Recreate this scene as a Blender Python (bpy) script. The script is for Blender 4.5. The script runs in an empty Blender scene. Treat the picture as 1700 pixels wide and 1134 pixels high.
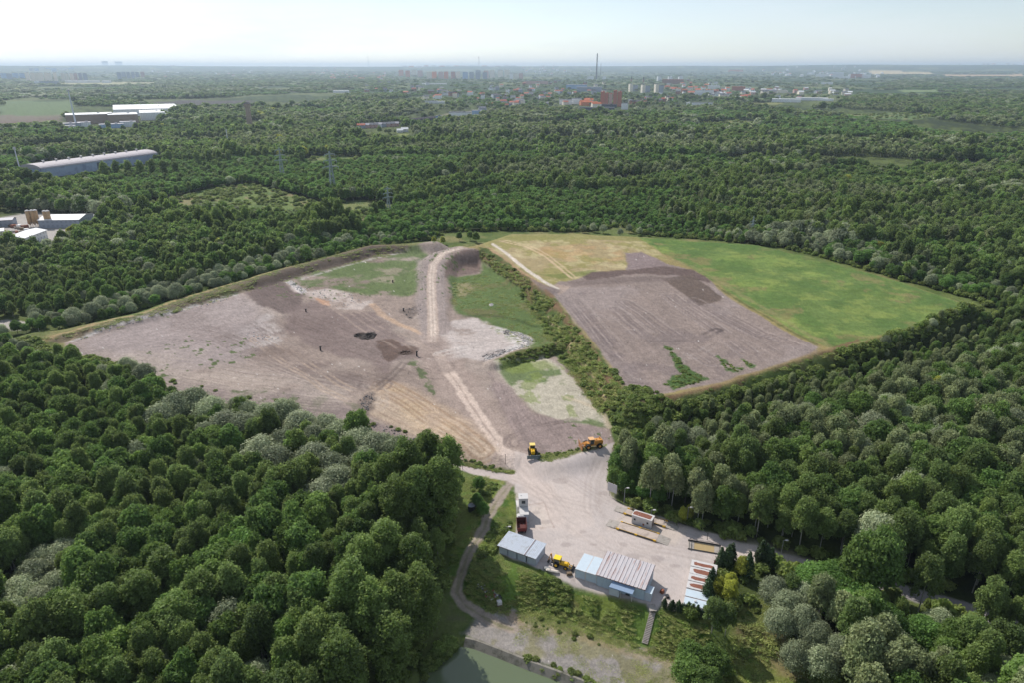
import bpy, bmesh, math, random
import numpy as np
from mathutils import Vector, Matrix

# ------------------------------------------------------------------ camera, sky, sun, exposure
H = 115.0                       # camera height above the yard
PITCH = math.radians(21.96)
FPX = 1133.3                    # focal length in photo pixels (24 mm on 36 mm, 1700 px wide)
scene = bpy.context.scene
cam_d = bpy.data.cameras.new("camera"); cam = bpy.data.objects.new("camera", cam_d)
scene.collection.objects.link(cam)
cam.location = (0, 0, H); cam.rotation_euler = (math.pi/2 - PITCH, 0, 0)
cam_d.lens = 24; cam_d.sensor_width = 36; cam_d.clip_start = 1.0; cam_d.clip_end = 80000
scene.camera = cam
SUN_EL = math.radians(43); SUN_AZ = math.radians(-37)      # azimuth from +Y, towards -X
world = bpy.data.worlds.new("World"); scene.world = world; world.use_nodes = True
wn = world.node_tree.nodes; wl = world.node_tree.links
sky = wn.new("ShaderNodeTexSky"); sky.sky_type = 'NISHITA'; sky.sun_disc = False
sky.sun_elevation = SUN_EL; sky.sun_rotation = SUN_AZ; sky.altitude = 250
sky.air_density = 1.0; sky.dust_density = 0.35; sky.ozone_density = 1.0
bg = wn["Background"]; bg.inputs[1].default_value = 0.10
pale = wn.new("ShaderNodeHueSaturation"); pale.inputs["Saturation"].default_value = 0.56; wl.new(sky.outputs[0], pale.inputs["Color"])
cool = wn.new("ShaderNodeMix"); cool.data_type = 'RGBA'; cool.blend_type = 'MULTIPLY'; cool.inputs[0].default_value = 1.0
cool.inputs[7].default_value = (0.94, 1.0, 1.08, 1); wl.new(pale.outputs[0], cool.inputs[6]); 
wtc = wn.new("ShaderNodeTexCoord"); wmp = wn.new("ShaderNodeMapping"); wmp.inputs["Scale"].default_value = (1.2, 1.2, 7.0); wl.new(wtc.outputs["Generated"], wmp.inputs[0])
cn = wn.new("ShaderNodeTexNoise"); cn.inputs["Scale"].default_value = 2.2; cn.inputs["Detail"].default_value = 7; cn.inputs["Roughness"].default_value = 0.62; wl.new(wmp.outputs[0], cn.inputs["Vector"])
cr = wn.new("ShaderNodeMapRange"); cr.inputs[1].default_value = 0.42; cr.inputs[2].default_value = 0.78; cr.inputs[3].default_value = 0.0; cr.inputs[4].default_value = 0.7; wl.new(cn.outputs[0], cr.inputs[0])
thin = wn.new("ShaderNodeMix"); thin.data_type = 'RGBA'; wl.new(cr.outputs[0], thin.inputs[0]); wl.new(cool.outputs[2], thin.inputs[6]); thin.inputs[7].default_value = (7.0, 7.6, 8.2, 1)
wl.new(thin.outputs[2], bg.inputs[0])
sun_d = bpy.data.lights.new("sun", 'SUN'); sun_d.energy = 3.8; sun_d.angle = math.radians(0.5); sun_d.color = (1.0, 0.95, 0.88)
sun = bpy.data.objects.new("sun", sun_d); scene.collection.objects.link(sun)
sd = Vector((math.sin(SUN_AZ)*math.cos(SUN_EL), math.cos(SUN_AZ)*math.cos(SUN_EL), math.sin(SUN_EL)))
sun.rotation_euler = sd.to_track_quat('Z', 'Y').to_euler(); sun.location = (0, 0, 300)
scene.view_settings.view_transform = 'Standard'; scene.view_settings.look = 'None'
scene.view_settings.exposure = 0.3; scene.view_settings.gamma = 1.0
cy = scene.cycles
cy.max_bounces = 5; cy.diffuse_bounces = 2; cy.glossy_bounces = 2; cy.transmission_bounces = 3
cy.transparent_max_bounces = 6; cy.volume_bounces = 0
cy.use_denoising = True; cy.use_adaptive_sampling = True; cy.adaptive_threshold = 0.02
cy.caustics_reflective = False; cy.caustics_refractive = False

rng = np.random.default_rng(7); random.seed(7)
COL = scene.collection
CP, SP = math.cos(PITCH), math.sin(PITCH)

# ------------------------------------------------------------------ photo pixel <-> place
def G(px, py, z=0.0):
    """the point at height z that photo pixel px, py shows"""
    u = (px-850)/FPX; v = (567-py)/FPX
    dx, dy, dz = u, CP + v*SP, -SP + v*CP
    t = (z-H)/dz
    return (t*dx, t*dy)
def proj(x, y, z):
    x = np.asarray(x, float); y = np.asarray(y, float); z = np.asarray(z, float)-H
    d = y*CP - z*SP; v = y*SP + z*CP
    d = np.maximum(d, 1e-3)
    return 850 + FPX*x/d, 567 - FPX*v/d, d
def W(pts, z=0.0):
    return np.array([G(p[0], p[1], p[2] if len(p) > 2 else z) for p in pts])

# ------------------------------------------------------------------ numpy noise and distance
def _hash(ix, iy, s):
    h = (ix.astype(np.int64)*374761393 + iy.astype(np.int64)*668265263 + s*1442695041) & 0xffffffff
    h = ((h ^ (h >> 13))*1274126177) & 0xffffffff
    h = h ^ (h >> 16)
    return (h & 0xffff)/65535.0
def vnoise(x, y, s=0):
    ix = np.floor(x); iy = np.floor(y); fx = x-ix; fy = y-iy
    fx = fx*fx*(3-2*fx); fy = fy*fy*(3-2*fy)
    a = _hash(ix, iy, s); b = _hash(ix+1, iy, s); c = _hash(ix, iy+1, s); d = _hash(ix+1, iy+1, s)
    return (a*(1-fx)+b*fx)*(1-fy) + (c*(1-fx)+d*fx)*fy
def fbm(x, y, size, octv=4, s=0, g=0.55):
    r = 0; a = 1.0; t = 0; f = 1.0/size
    for k in range(octv):
        r = r + a*vnoise(x*f, y*f, s+k*17); t += a; a *= g; f *= 2.03
    return r/t
def sst(e0, e1, x):
    t = np.clip((x-e0)/(e1-e0), 0, 1); return t*t*(3-2*t)
def sdist(P, x, y):
    """signed distance to polygon P, negative inside"""
    n = len(P); d2 = np.full(x.shape, 1e18); ins = np.zeros(x.shape, bool)
    for i in range(n):
        ax, ay = P[i]; bx, by = P[(i+1) % n]
        ex, ey = bx-ax, by-ay; wx, wy = x-ax, y-ay
        t = np.clip((wx*ex+wy*ey)/(ex*ex+ey*ey+1e-12), 0, 1)
        d2 = np.minimum(d2, (wx-ex*t)**2 + (wy-ey*t)**2)
        c = (ay > y) != (by > y)
        with np.errstate(divide='ignore', invalid='ignore'):
            ins ^= c & (x < (bx-ax)*(y-ay)/(by-ay+1e-30) + ax)
    d = np.sqrt(d2); return np.where(ins, -d, d)
def ldist(P, x, y, vals=None):
    """distance to polyline, signed side, interpolated value"""
    best = np.full(x.shape, 1e18); side = np.zeros(x.shape); val = np.zeros(x.shape)
    for i in range(len(P)-1):
        ax, ay = P[i]; bx, by = P[i+1]; ex, ey = bx-ax, by-ay; wx, wy = x-ax, y-ay
        t = np.clip((wx*ex+wy*ey)/(ex*ex+ey*ey+1e-12), 0, 1)
        d2 = (wx-ex*t)**2 + (wy-ey*t)**2
        m = d2 < best
        best = np.where(m, d2, best); side = np.where(m, np.sign(ex*wy-ey*wx), side)
        if vals is not None: val = np.where(m, vals[i]+(vals[i+1]-vals[i])*t, val)
    return np.sqrt(best), side, val

# ------------------------------------------------------------------ the lie of the land
ZL, ZR, ZG, ZP = 2.0, 9.0, -5.0, -6.1      # left fill, right plateau, gravel lot, pond surface
P_L = W([(112,568),(164,551),(225,536),(278,523),(317,509),(392,489),(471,466),(568,438),(624,423),(690,413),(716,424),
         (760,440),(870,470),(905,520),(935,560),(990,640),(1020,720),(1000,742),(960,757),(905,765),(870,752),(830,755),
         (760,735),(700,728),(600,715),(520,700),(430,690),(330,672),(240,646),(170,622),(125,600)], ZL)
P_R = W([(765,411),(797,405),(850,388),(960,387),(1060,392),(1250,406),(1400,440),(1500,470),(1610,508),(1560,527),(1500,545),
         (1390,577),(1362,581),(1290,606),(1200,636),(1120,655),(1055,666),(1030,630),(1000,590),(965,545),(930,500),(905,478),(880,462),
         (850,436),(812,412)], ZR)
P_G = W([(835,1022),(900,1030),(960,1048),(1060,1082),(1150,1110),(1190,1150),(1250,1320),(500,1320),(600,1180),(690,1090),(740,1040),(770,1020)], ZG)
P_GR = W([(775,1000),(835,1012),(905,1010),(960,1030),(1080,1078),(1160,1108),(1250,1100),(1330,1134),(1450,1320),(500,1320),(600,1180),(680,1080),(720,1000),(748,955)], -3.5)
P_POND = W([(766,1076),(785,1078),(830,1094),(900,1118),(960,1140),(1040,1170),(1000,1320),(560,1320),(660,1165),(700,1132),(745,1092)], ZP)
DIKE = [(60,556,2.5),(110,548,3.4),(170,536,4),(238,521,4),(291,500,4),(370,477,4.3),(430,459,4.8),(540,428,5),(618,408,5),(668,406,5),(720,402,6)]
DIKE_W = W(DIKE); DIKE_Z = [p[2] for p in DIKE]
RAMP = [(719,540,2),(717,500,3.2),(716,460,5.0),(719,438,6.6),(735,420,8.0),(765,411,9.0)]
RAMP_W = W(RAMP); RAMP_Z = [p[2] for p in RAMP]
BERM = W([(822,600,4),(860,586,4),(915,575,4)])     # grassy bench across the lower fill

def height(x, y):
    x = np.asarray(x, float); y = np.asarray(y, float)
    r = np.hypot(x, y); z = np.zeros(x.shape)
    n = r < 900
    if n.any():
        X = x[n]; Y = y[n]
        f = lambda d, w: sst(w, 0.0, d)
        jt = (fbm(X, Y, 14, 3, 5)-0.5)*5
        zl = ZL*f(sdist(P_L, X, Y), 9)
        zr = ZR*f(sdist(P_R, X, Y)+jt*0.35, 13)
        zz = np.maximum(zl, zr)
        d, s, v = ldist(DIKE_W, X, Y, DIKE_Z); zz = np.maximum(zz, v*f(np.maximum(d-2.0+jt*.5, 0), 13))
        d, s, v = ldist(RAMP_W, X, Y, RAMP_Z); zz = np.maximum(zz, v*f(np.maximum(d-5+jt*.5, 0), 15))
        d, s, v = ldist(BERM, X, Y, [4.2, 4.6, 5.0]); zz = np.maximum(zz, v*f(np.maximum(d-1.5, 0), 7))
        lo = -3.4*f(sdist(P_GR, X, Y), 9) + (ZG+3.4)*f(sdist(P_G, X, Y), 12)
        zz = zz + lo
        pd = sdist(P_POND, X, Y)
        zz = np.where(pd < 2.0, ZG + (-8.0-ZG)*sst(2.0, -2.0, pd), zz)
        # small relief
        on_fill = sst(0.5, 2.0, zz)
        zz = zz + on_fill*((fbm(X, Y, 30, 3, 11)-0.5)*1.3 + (fbm(X, Y, 5, 2, 12)-0.5)*0.25)
        z[n] = zz
    m = r > 2500
    if m.any():
        X = x[m]; Y = y[m]; R = r[m]; az = np.degrees(np.arctan2(X, Y))
        roll = (fbm(X, Y, 2600, 3, 31)-0.5)*26*sst(2500, 5000, R)
        prof = 128 + 26*np.exp(-((az-25)/6.0)**2) + 24*np.exp(-((az-36)/5.0)**2) + 30*np.exp(-((az+40)/10.0)**2) - 0*az
        hill = prof*sst(11000, 22500, R)*(0.8+0.4*fbm(X, Y, 5200, 3, 41))
        z[m] = roll*(1-sst(9000, 14000, R)) + hill
    return z
def gz(x, y): return float(height(np.array([x]), np.array([y]))[0])

# ------------------------------------------------------------------ material helpers
def lin(c): 
    c = np.asarray(c, float)/255.0
    return np.where(c <= 0.04045, c/12.92, ((c+0.055)/1.055)**2.4)
KL = 1.22
def alb(*c): return lin(c)/KL
MATS = {}
def mat(name, col, rough=0.7, metal=0.0, var=0.12, scale=3.0, spec=0.3, stain=None, stain_scale=0.8, stain_lo=0.5, stain_hi=0.7, bump=0.0, streak=None):
    """a surface with its own colour, slow tone changes, fine grain and optional dirt"""
    if name in MATS: return MATS[name]
    m = bpy.data.materials.new(name); m.use_nodes = True; nt = m.node_tree; N = nt.nodes; L = nt.links
    b = N["Principled BSDF"]; b.inputs["Roughness"].default_value = rough; b.inputs["Metallic"].default_value = metal
    b.inputs["Specular IOR Level"].default_value = spec
    tc = N.new("ShaderNodeTexCoord"); mp = N.new("ShaderNodeMapping"); L.new(tc.outputs["Object"], mp.inputs[0])
    if streak: mp.inputs["Scale"].default_value = streak
    no = N.new("ShaderNodeTexNoise"); no.inputs["Scale"].default_value = scale; no.inputs["Detail"].default_value = 5; no.inputs["Roughness"].default_value = 0.65
    L.new(mp.outputs[0], no.inputs["Vector"])
    mr = N.new("ShaderNodeMapRange"); mr.inputs[1].default_value = 0.25; mr.inputs[2].default_value = 0.75
    mr.inputs[3].default_value = 1-var; mr.inputs[4].default_value = 1+var; L.new(no.outputs[0], mr.inputs[0])
    hs = N.new("ShaderNodeHueSaturation"); hs.inputs["Color"].default_value = (*col, 1); L.new(mr.outputs[0], hs.inputs["Value"])
    out = hs.outputs[0]
    if stain is not None:
        n2 = N.new("ShaderNodeTexNoise"); n2.inputs["Scale"].default_value = stain_scale; n2.inputs["Detail"].default_value = 8; n2.inputs["Roughness"].default_value = 0.7
        L.new(mp.outputs[0], n2.inputs["Vector"])
        m2 = N.new("ShaderNodeMapRange"); m2.inputs[1].default_value = stain_lo; m2.inputs[2].default_value = stain_hi; L.new(n2.outputs[0], m2.inputs[0])
        mx = N.new("ShaderNodeMix"); mx.data_type = 'RGBA'; L.new(m2.outputs[0], mx.inputs[0]); L.new(out, mx.inputs[6]); mx.inputs[7].default_value = (*stain, 1)
        out = mx.outputs[2]
    L.new(out, b.inputs["Base Color"])
    if bump:
        bu = N.new("ShaderNodeBump"); bu.inputs["Strength"].default_value = bump; L.new(no.outputs[0], bu.inputs["Height"]); L.new(bu.outputs[0], b.inputs["Normal"])
    MATS[name] = m; return m

def ground_material(name, grain=0.16, rough=0.95, bump=0.5):
    m = bpy.data.materials.new(name); m.use_nodes = True; nt = m.node_tree; N = nt.nodes; L = nt.links
    b = N["Principled BSDF"]; b.inputs["Roughness"].default_value = rough; b.inputs["Specular IOR Level"].default_value = 0.10
    at = N.new("ShaderNodeAttribute"); at.attribute_name = "soil"
    tc = N.new("ShaderNodeTexCoord")
    out = at.outputs["Color"]
    for sc, am in ((0.35, grain), (1.6, grain*0.9), (0.06, grain*0.5)):
        no = N.new("ShaderNodeTexNoise"); no.inputs["Scale"].default_value = sc; no.inputs["Detail"].default_value = 4; no.inputs["Roughness"].default_value = 0.7
        L.new(tc.outputs["Object"], no.inputs["Vector"])
        mr = N.new("ShaderNodeMapRange"); mr.inputs[1].default_value = 0.3; mr.inputs[2].default_value = 0.7; mr.inputs[3].default_value = 1-am; mr.inputs[4].default_value = 1+am
        L.new(no.outputs[0], mr.inputs[0])
        hs = N.new("ShaderNodeHueSaturation"); L.new(out, hs.inputs["Color"]); L.new(mr.outputs[0], hs.inputs["Value"]); out = hs.outputs[0]
    L.new(out, b.inputs["Base Color"])
    nb = N.new("ShaderNodeTexNoise"); nb.inputs["Scale"].default_value = 1.1; nb.inputs["Detail"].default_value = 5
    L.new(tc.outputs["Object"], nb.inputs["Vector"])
    bu = N.new("ShaderNodeBump"); bu.inputs["Strength"].default_value = bump; bu.inputs["Distance"].default_value = 0.5
    L.new(nb.outputs[0], bu.inputs["Height"]); L.new(bu.outputs[0], b.inputs["Normal"])
    return m

# ------------------------------------------------------------------ ground sheet
th0 = np.radians(np.concatenate([np.linspace(72, 52, 30, endpoint=False), np.arange(52, 2.0, -0.085), np.linspace(2.0, 0.235, 60)]))
rad = H/np.tan(th0)
azs = np.radians(np.concatenate([np.linspace(-75, -43, 40, endpoint=False), np.arange(-43, 43, 0.088), np.linspace(43.05, 75, 40)]))
R_, A_ = np.meshgrid(rad, azs, indexing='ij')
GX = R_*np.sin(A_); GY = R_*np.cos(A_)
GXf = GX.ravel(); GYf = GY.ravel()
GZf = height(GXf, GYf)
NV = GXf.size
colr = np.empty((NV, 3)); zone = np.zeros(NV, np.int8)
ZONES = ['ground']
# forest floor and open country further off
n1 = fbm(GXf, GYf, 160, 4, 1); n2 = fbm(GXf, GYf, 12, 3, 2)
base = alb(52, 62, 34); base2 = alb(96, 108, 58); base3 = alb(120, 112, 80)
colr[:] = base + (base2-base)*sst(0.35, 0.7, n2*0.6+n1*0.4)[:, None]
far = sst(1500, 4000, R_.ravel())
cf = alb(62, 82, 52) + (alb(118, 126, 84)-alb(62, 82, 52))*sst(0.56, 0.66, fbm(GXf, GYf, 420, 4, 3))[:, None]
colr += (cf-colr)*(far*0.85)[:, None]

def _sel(P, pad):
    return np.nonzero((GXf > P[:, 0].min()-pad) & (GXf < P[:, 0].max()+pad) & (GYf > P[:, 1].min()-pad) & (GYf < P[:, 1].max()+pad))[0]
SEED = [100]
def paint(pts, z, c, soft=1.0, rough=0.0, rsize=6.0, k=1.0, struct=None, mot=None, streak=None):
    """colour a patch of ground; mot=(size, lo, hi) breaks it up; streak=(pixel a, pixel b, wide, amount) lays wheel and blade lines"""
    P = W(pts, z) if not isinstance(pts, np.ndarray) else pts
    I = _sel(P, soft*2+rough*2+2); 
    if not len(I): return
    x = GXf[I]; y = GYf[I]; SEED[0] += 7
    d = sdist(P, x, y)
    if rough: d = d + (fbm(x, y, rsize, 4, SEED[0])-0.5)*2*rough
    m = sst(soft/2, -soft/2, d)
    if struct is not None:
        if struct not in ZONES: ZONES.append(struct)
        zone[I[m > 0.5]] = ZONES.index(struct)
    if mot: m = m*sst(mot[1], mot[2], fbm(x, y, mot[0], 5, SEED[0]+3))
    cc = np.broadcast_to(np.asarray(c, float), (len(I), 3))
    if streak:
        a, b, wd, am = streak
        A = np.array(G(*a, z)); B = np.array(G(*b, z)); t = (B-A)/np.linalg.norm(B-A); nn = np.array([-t[1], t[0]])
        u = x*t[0]+y*t[1]; v = x*nn[0]+y*nn[1] + (fbm(x, y, 40, 2, SEED[0]+5)-0.5)*6
        q = fbm(u/18, v, wd, 3, SEED[0]+9, 0.7)
        cc = cc*(1+am*(q-0.5)*2)[:, None]
    colr[I] += (cc-colr[I])*(m*k)[:, None]
def line(pts, z, c, width, soft=0.6, rough=0.3, k=1.0, struct=None, ruts=0.0, wcol=None):
    P = W(pts, z); I = _sel(P, width*2+3)
    x = GXf[I]; y = GYf[I]; SEED[0] += 7
    wd = width if np.isscalar(width) else 1
    d, s, _ = ldist(P, x, y)
    dd = d + (fbm(x, y, 3.0, 3, SEED[0])-0.5)*2*rough
    m = sst(width/2+soft/2, width/2-soft/2, dd)
    if struct is not None:
        if struct not in ZONES: ZONES.append(struct)
        zone[I[m > 0.5]] = ZONES.index(struct)
    cc = np.broadcast_to(np.asarray(c, float), (len(I), 3))
    if ruts: cc = cc*(1+ruts*np.cos(d*s/width*6.283*1.5+0.4))[:, None]
    colr[I] += (cc-colr[I])*(m*k)[:, None]
def curves(pts, z, offs, c, w=0.35, k=0.5):
    k = k*0.95; offs = [o*(1+.25*math.sin(o*7.3+pts[0][0])) for o in offs]
    """a bundle of parallel wheel marks along one line, offsets in metres"""
    P = W(pts, z); I = _sel(P, max(abs(o) for o in offs)+3)
    x = GXf[I]; y = GYf[I]; d, s, _ = ldist(P, x, y); sd = d*s + (fbm(x, y, 15, 2, 77)-0.5)*1.2
    m = np.zeros(len(I))
    for o in offs: m = np.maximum(m, sst(w*2.2, w*0.6, np.abs(sd-o)))
    m *= 0.2+0.8*sst(0.35, 0.6, fbm(x, y, 14, 3, 78))
    colr[I] += (np.asarray(c)-colr[I])*(m*k)[:, None]
# ------------------------------------------------------------------ ground colours, near to far
SOIL = alb(154,138,128); SOIL_L = alb(180,166,156); SOIL_D = alb(122,105,97); TAN = alb(184,162,141); PALE = alb(206,198,194)
ROADC = alb(205,188,175); GRN = alb(92,114,62); GRN2 = alb(126,140,74); BANK = alb(78,94,50); DRY = alb(142,122,92); BROWN = alb(112,94,80)
LOTC = alb(154,147,143); YARD = alb(203,191,185); YARD_W = alb(214,197,187)
# open strip round the fills: weedy grass
OPEN = [(0,562,0),(100,556,0),(200,531,0),(300,499,0),(430,464,0),(540,432,0),(640,409,0),(720,398,0),(735,385,0),(850,383,0),(960,385,0),(985,383,0),(1030,375,0),(1060,389,0),(1200,400,0),
        (1300,412,0),(1400,437,0),(1500,467,0),(1620,498,0),(1650,512,3),(1560,543,3),(1480,573,3),(1400,602,3),(1340,628,3),(1260,652,3),(1170,682,3),
        (1100,695,3),(1060,715,3),(1032,735,2),(1014,762,0),(1008,800,0),(1015,828,0),(1040,845,0),(1103,864,0),(1139,876,0),(1192,892,0),(1271,912,0),(1338,935,0),(1465,967,0),(1606,1006,0),(1760,1055,0),
        (1760,1085,0),(1600,1028,0),(1470,985,0),(1330,948,0),(1272,933,0),(1225,945,0),(1196,950,0),(1178,1005,0),(1180,1030,0),(1240,1020,-1),(1285,1020,-2),(1310,1065,-3),(1345,1120,-3),(1430,1300,-3),
        (500,1300,-3),(640,1150,-3),(690,1100,-3),(712,1060,-3),(722,1010,-2),(738,960,0),(750,900,0),(760,850,0),(757,790,0),(740,722,20),
        (690,718,11),(640,705,11),(600,690,11),(560,680,10),(500,676,10),(440,662,10),(380,652,10),(320,638,10),(260,618,10),(200,600,9),(150,592,8),(120,580,7),(80,572,4),(20,566,0)]
P_OPEN = W(OPEN)
paint(P_OPEN, 0, alb(104,116,66), 4, 3, 20, struct='grass_field')
paint(P_OPEN, 0, alb(150,138,98), 3, 0, k=0.6, mot=(22, 0.48, 0.62))
paint(P_OPEN, 0, alb(76,96,46), 3, 0, k=0.6, mot=(9, 0.52, 0.62))
# far edge strip of dike: soil side towards the fill with its shade painted in, dry track on the crest
paint([(85,560,3),(170,530,6),(238,516,6),(291,495,6),(370,472,6),(430,454,6),(540,423,6),(618,403,6),(668,403,6),(690,413,3),(624,425,2),(568,440,2),(471,468,2),(392,491,2),(317,511,2),(278,525,2),(225,538,2),(164,553,2),(112,570,2)], 3,
      alb(120,108,88), 1.5, 2, 8, k=0.95)
paint([(400,466,6),(430,456,6),(540,425,6),(618,405,6),(668,405,6),(690,413,3),(624,425,2),(568,440,2),(471,468,2),(430,478,2)], 3, alb(100,88,80), 2, 1.5, 8, k=0.9)
paint([(110,556,3),(238,518,6),(370,476,6),(400,488,2),(278,525,2),(112,570,2)], 3, alb(98,108,62), 2, 2, 8, k=0.7, mot=(9, 0.46, 0.6))
line([(60,556),(110,545),(170,531),(238,517),(291,495),(370,472),(430,455),(500,435)], 5, alb(186,160,122), 1.7, 0.8, 0.8, k=0.8, struct='dirt_track')
line([(500,435),(540,424),(618,405),(668,404)], 5, alb(140,122,98), 1.3, 0.8, 0.8, k=0.7, struct='dirt_track')
for a in ([(105,565),(135,543),(160,533)], [(118,566),(150,545),(200,522)], [(160,552),(170,540),(190,530)]): line(a, 4, alb(176,150,124), 1.0, 0.7, 0.5, k=0.6)
# left fill, base soil
L_ALL = [(112,568),(164,551),(225,536),(278,523),(317,509),(392,489),(471,466),(500,459),(568,440),(624,425),(690,415),(720,408),(770,404),(800,402),(812,412),
         (800,440),(870,470),(905,520),(925,560),(985,650),(1012,715),(1020,745),(1000,752),(940,764),(905,775),(870,762),(853,786),(800,768),(757,764),(757,790,0),
         (740,735),(700,722),(640,713),(600,702),(560,692),(500,690),(430,676),(330,656),(240,630),(170,606),(125,592)]
L_BIG = [(112,568),(164,551),(225,536),(278,523),(317,509),(392,489),(471,466),(568,440),(624,425),(690,415),(720,408),(765,406),(790,430),(850,470),(905,520),(935,560),(990,640),(1015,715),(1022,745),(1000,750),(940,764),(905,773),
         (873,764),(853,788),(800,770),(755,762),(700,748),(600,733),(500,724),(420,706),(330,690),(240,662),(160,635),(105,600)]
paint(L_BIG, ZL, SOIL, 1.2, 1.2, 10, struct='landfill', streak=((120,590),(640,640),1.1,0.16))
paint(L_BIG, ZL, SOIL_L, 5, 0, k=0.55, mot=(45, 0.5, 0.66))
paint(L_BIG, ZL, SOIL_D, 4, 0, k=0.5, mot=(30, 0.53, 0.68))
# near slope of the left fill: greyer, with thin green seams
paint([(130,585),(250,620),(420,655),(560,650),(600,690),(700,740),(600,745),(420,720),(240,670),(110,610)], 1, alb(138,124,120), 5, 3, 12, k=0.85, streak=((200,610),(560,690),0.9,0.25))
paint([(200,610),(420,650),(560,655),(640,700),(600,745),(420,720),(240,670)], 1, alb(88,98,66), 3, 0, k=0.5, mot=(7, 0.62, 0.7))
paint([(380,560),(440,520),(470,545),(478,570),(440,577),(390,585)], ZL, alb(196,186,180), 7, 4, 10, k=0.85, mot=(9,.3,.6))
paint([(120,565),(400,487),(440,505),(440,560),(400,600),(300,620),(180,600)], ZL, alb(164,152,150), 14, 6, 14, k=0.7, streak=((130,570),(400,500),1.0,0.2))
line([(118,567),(164,551),(225,536),(278,523),(317,509),(392,489)], ZL, alb(200,194,190), 1.6, 1.5, 1.4, k=0.8)
# dark raked patch in the upper middle and the darker swathe across
paint([(405,487),(430,474),(471,466),(508,486),(500,510),(470,520),(430,505)], ZL, alb(112,98,94), 3, 3, 8, k=0.92, streak=((430,480),(500,520),0.9,0.25))
paint([(480,512),(520,500),(570,515),(620,520),(655,540),(690,575),(730,600),(660,602),(640,620),(620,600),(560,590),(500,570),(470,545)], ZL, alb(128,112,108), 6, 5, 14, k=0.8, streak=((480,540),(700,590),0.8,0.2))
paint([(624,566),(652,562),(668,575),(700,578),(688,590),(662,588),(655,597),(645,602),(634,592)], ZL, alb(106,88,80), 1.5, 1.5, 4, k=0.92)
paint([(586,553),(600,550),(612,552),(622,549),(623,555),(612,562),(598,562),(588,558)], ZL, alb(62,54,50), 1.0, 1.5, 3, k=0.95, mot=(3, .3, .5))
# pale spill of rubble, upper middle
paint([(470,463),(490,470),(508,482),(545,478),(580,483),(612,496),(616,506),(600,514),(560,512),(525,497),(505,488),(488,482)], ZL, alb(198,184,176), 3, 3, 8, k=0.88, mot=(10, 0.28, 0.5))
paint([(520,492),(545,500),(548,507),(530,502)], ZL, alb(196,152,120), 2, 1.5, 5, k=0.7)
paint([(471,466),(482,464),(512,482),(500,486)], ZL, PALE, 1.0, 1.2, 4, k=0.85)
# green of the upper left fill
paint([(492,460),(568,441),(624,426),(690,414),(716,422),(700,438),(700,470),(692,492),(664,492),(640,486),(612,488),(560,480),(510,474)], ZL, GRN, 5, 4, 12, k=0.85, mot=(14, 0.24, 0.46))
paint([(588,458),(640,440),(690,418),(712,430),(704,470),(650,470),(610,462)], ZL, alb(168,152,138), 6, 3, 10, k=0.55, mot=(12, 0.5, 0.62))
line([(500,463),(540,451),(600,433),(660,420)], ZL, PALE, 1.6, 1.5, 1.5, k=0.6)
# orange ruts of the crossing haul way
for o in (0, 4, 8): line([(614+o,504),(630+o,522),(655+o,536),(685+o,548),(712,562),(735,580)], ZL, alb(196,166,140), 1.4, 1.6, 0.8, k=0.6)
paint([(665,515),(690,508),(700,512),(694,522),(680,528),(668,522)], ZL, alb(118,106,100), 1.5, 2, 4, k=0.8)
paint([(690,515),(712,510),(712,530),(700,530)], ZL, alb(120,108,102), 1.5, 2, 4, k=0.6)
# haul road on the rise: grey shoulders, pale double track
paint([(692,425),(716,412),(770,405),(800,402),(812,408),(770,412),(752,420),(741,440),(740,470),(744,520),(762,560),(740,590),(700,560),(692,500)], 5, alb(158,145,140), 3, 2, 8, k=0.85, streak=((716,540),(717,430),0.9,0.22))
paint([(741,440,5),(750,424,8),(768,413,9),(796,411,9),(798,450,2),(770,455,2),(748,462,2),(738,466,3)], 5, alb(124,107,100), 1.2, 1.2, 5, k=0.95, streak=((770,412),(765,455),0.8,0.2))  # mound face: brown soil, darkened further for the side turned from the sun
P_RD = [(719,568,2),(719,540,2),(717,500,3.2),(716,460,5.0),(719,438,6.6),(735,420,8.0),(765,410,9.0),(800,404,9),(818,405,9)]
line(P_RD, 2, alb(196,176,162), 5.2, 1.0, 0.5, k=0.8, struct='dirt_road')
line(P_RD, 2, alb(222,206,192), 2.6, 1.0, 0.5, k=0.7)
line(P_RD, 2, alb(170,150,138), 0.7, 0.6, 0.2, k=0.6)
# green bowl right of the rise
paint([(750,462),(770,456),(796,452),(800,430,5),(845,455,4),(880,490),(915,540),(922,580),(905,600),(880,590),(830,548),(790,528),(760,520),(748,505)], ZL, GRN, 3, 3, 9, k=0.93)
paint([(750,462),(796,452),(845,465),(880,500),(915,560),(880,590),(790,528),(750,505)], ZL, alb(120,112,78), 3, 0, k=0.65, mot=(11, 0.5, 0.62))
paint([(758,470),(780,468),(790,480),(772,492),(758,490)], ZL, alb(168,150,120), 3, 3, 6, k=0.6)
line([(770,525),(810,522),(850,528),(890,540)], ZL, alb(60,74,40), 3.0, 2, 1.2, k=0.6)
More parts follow.
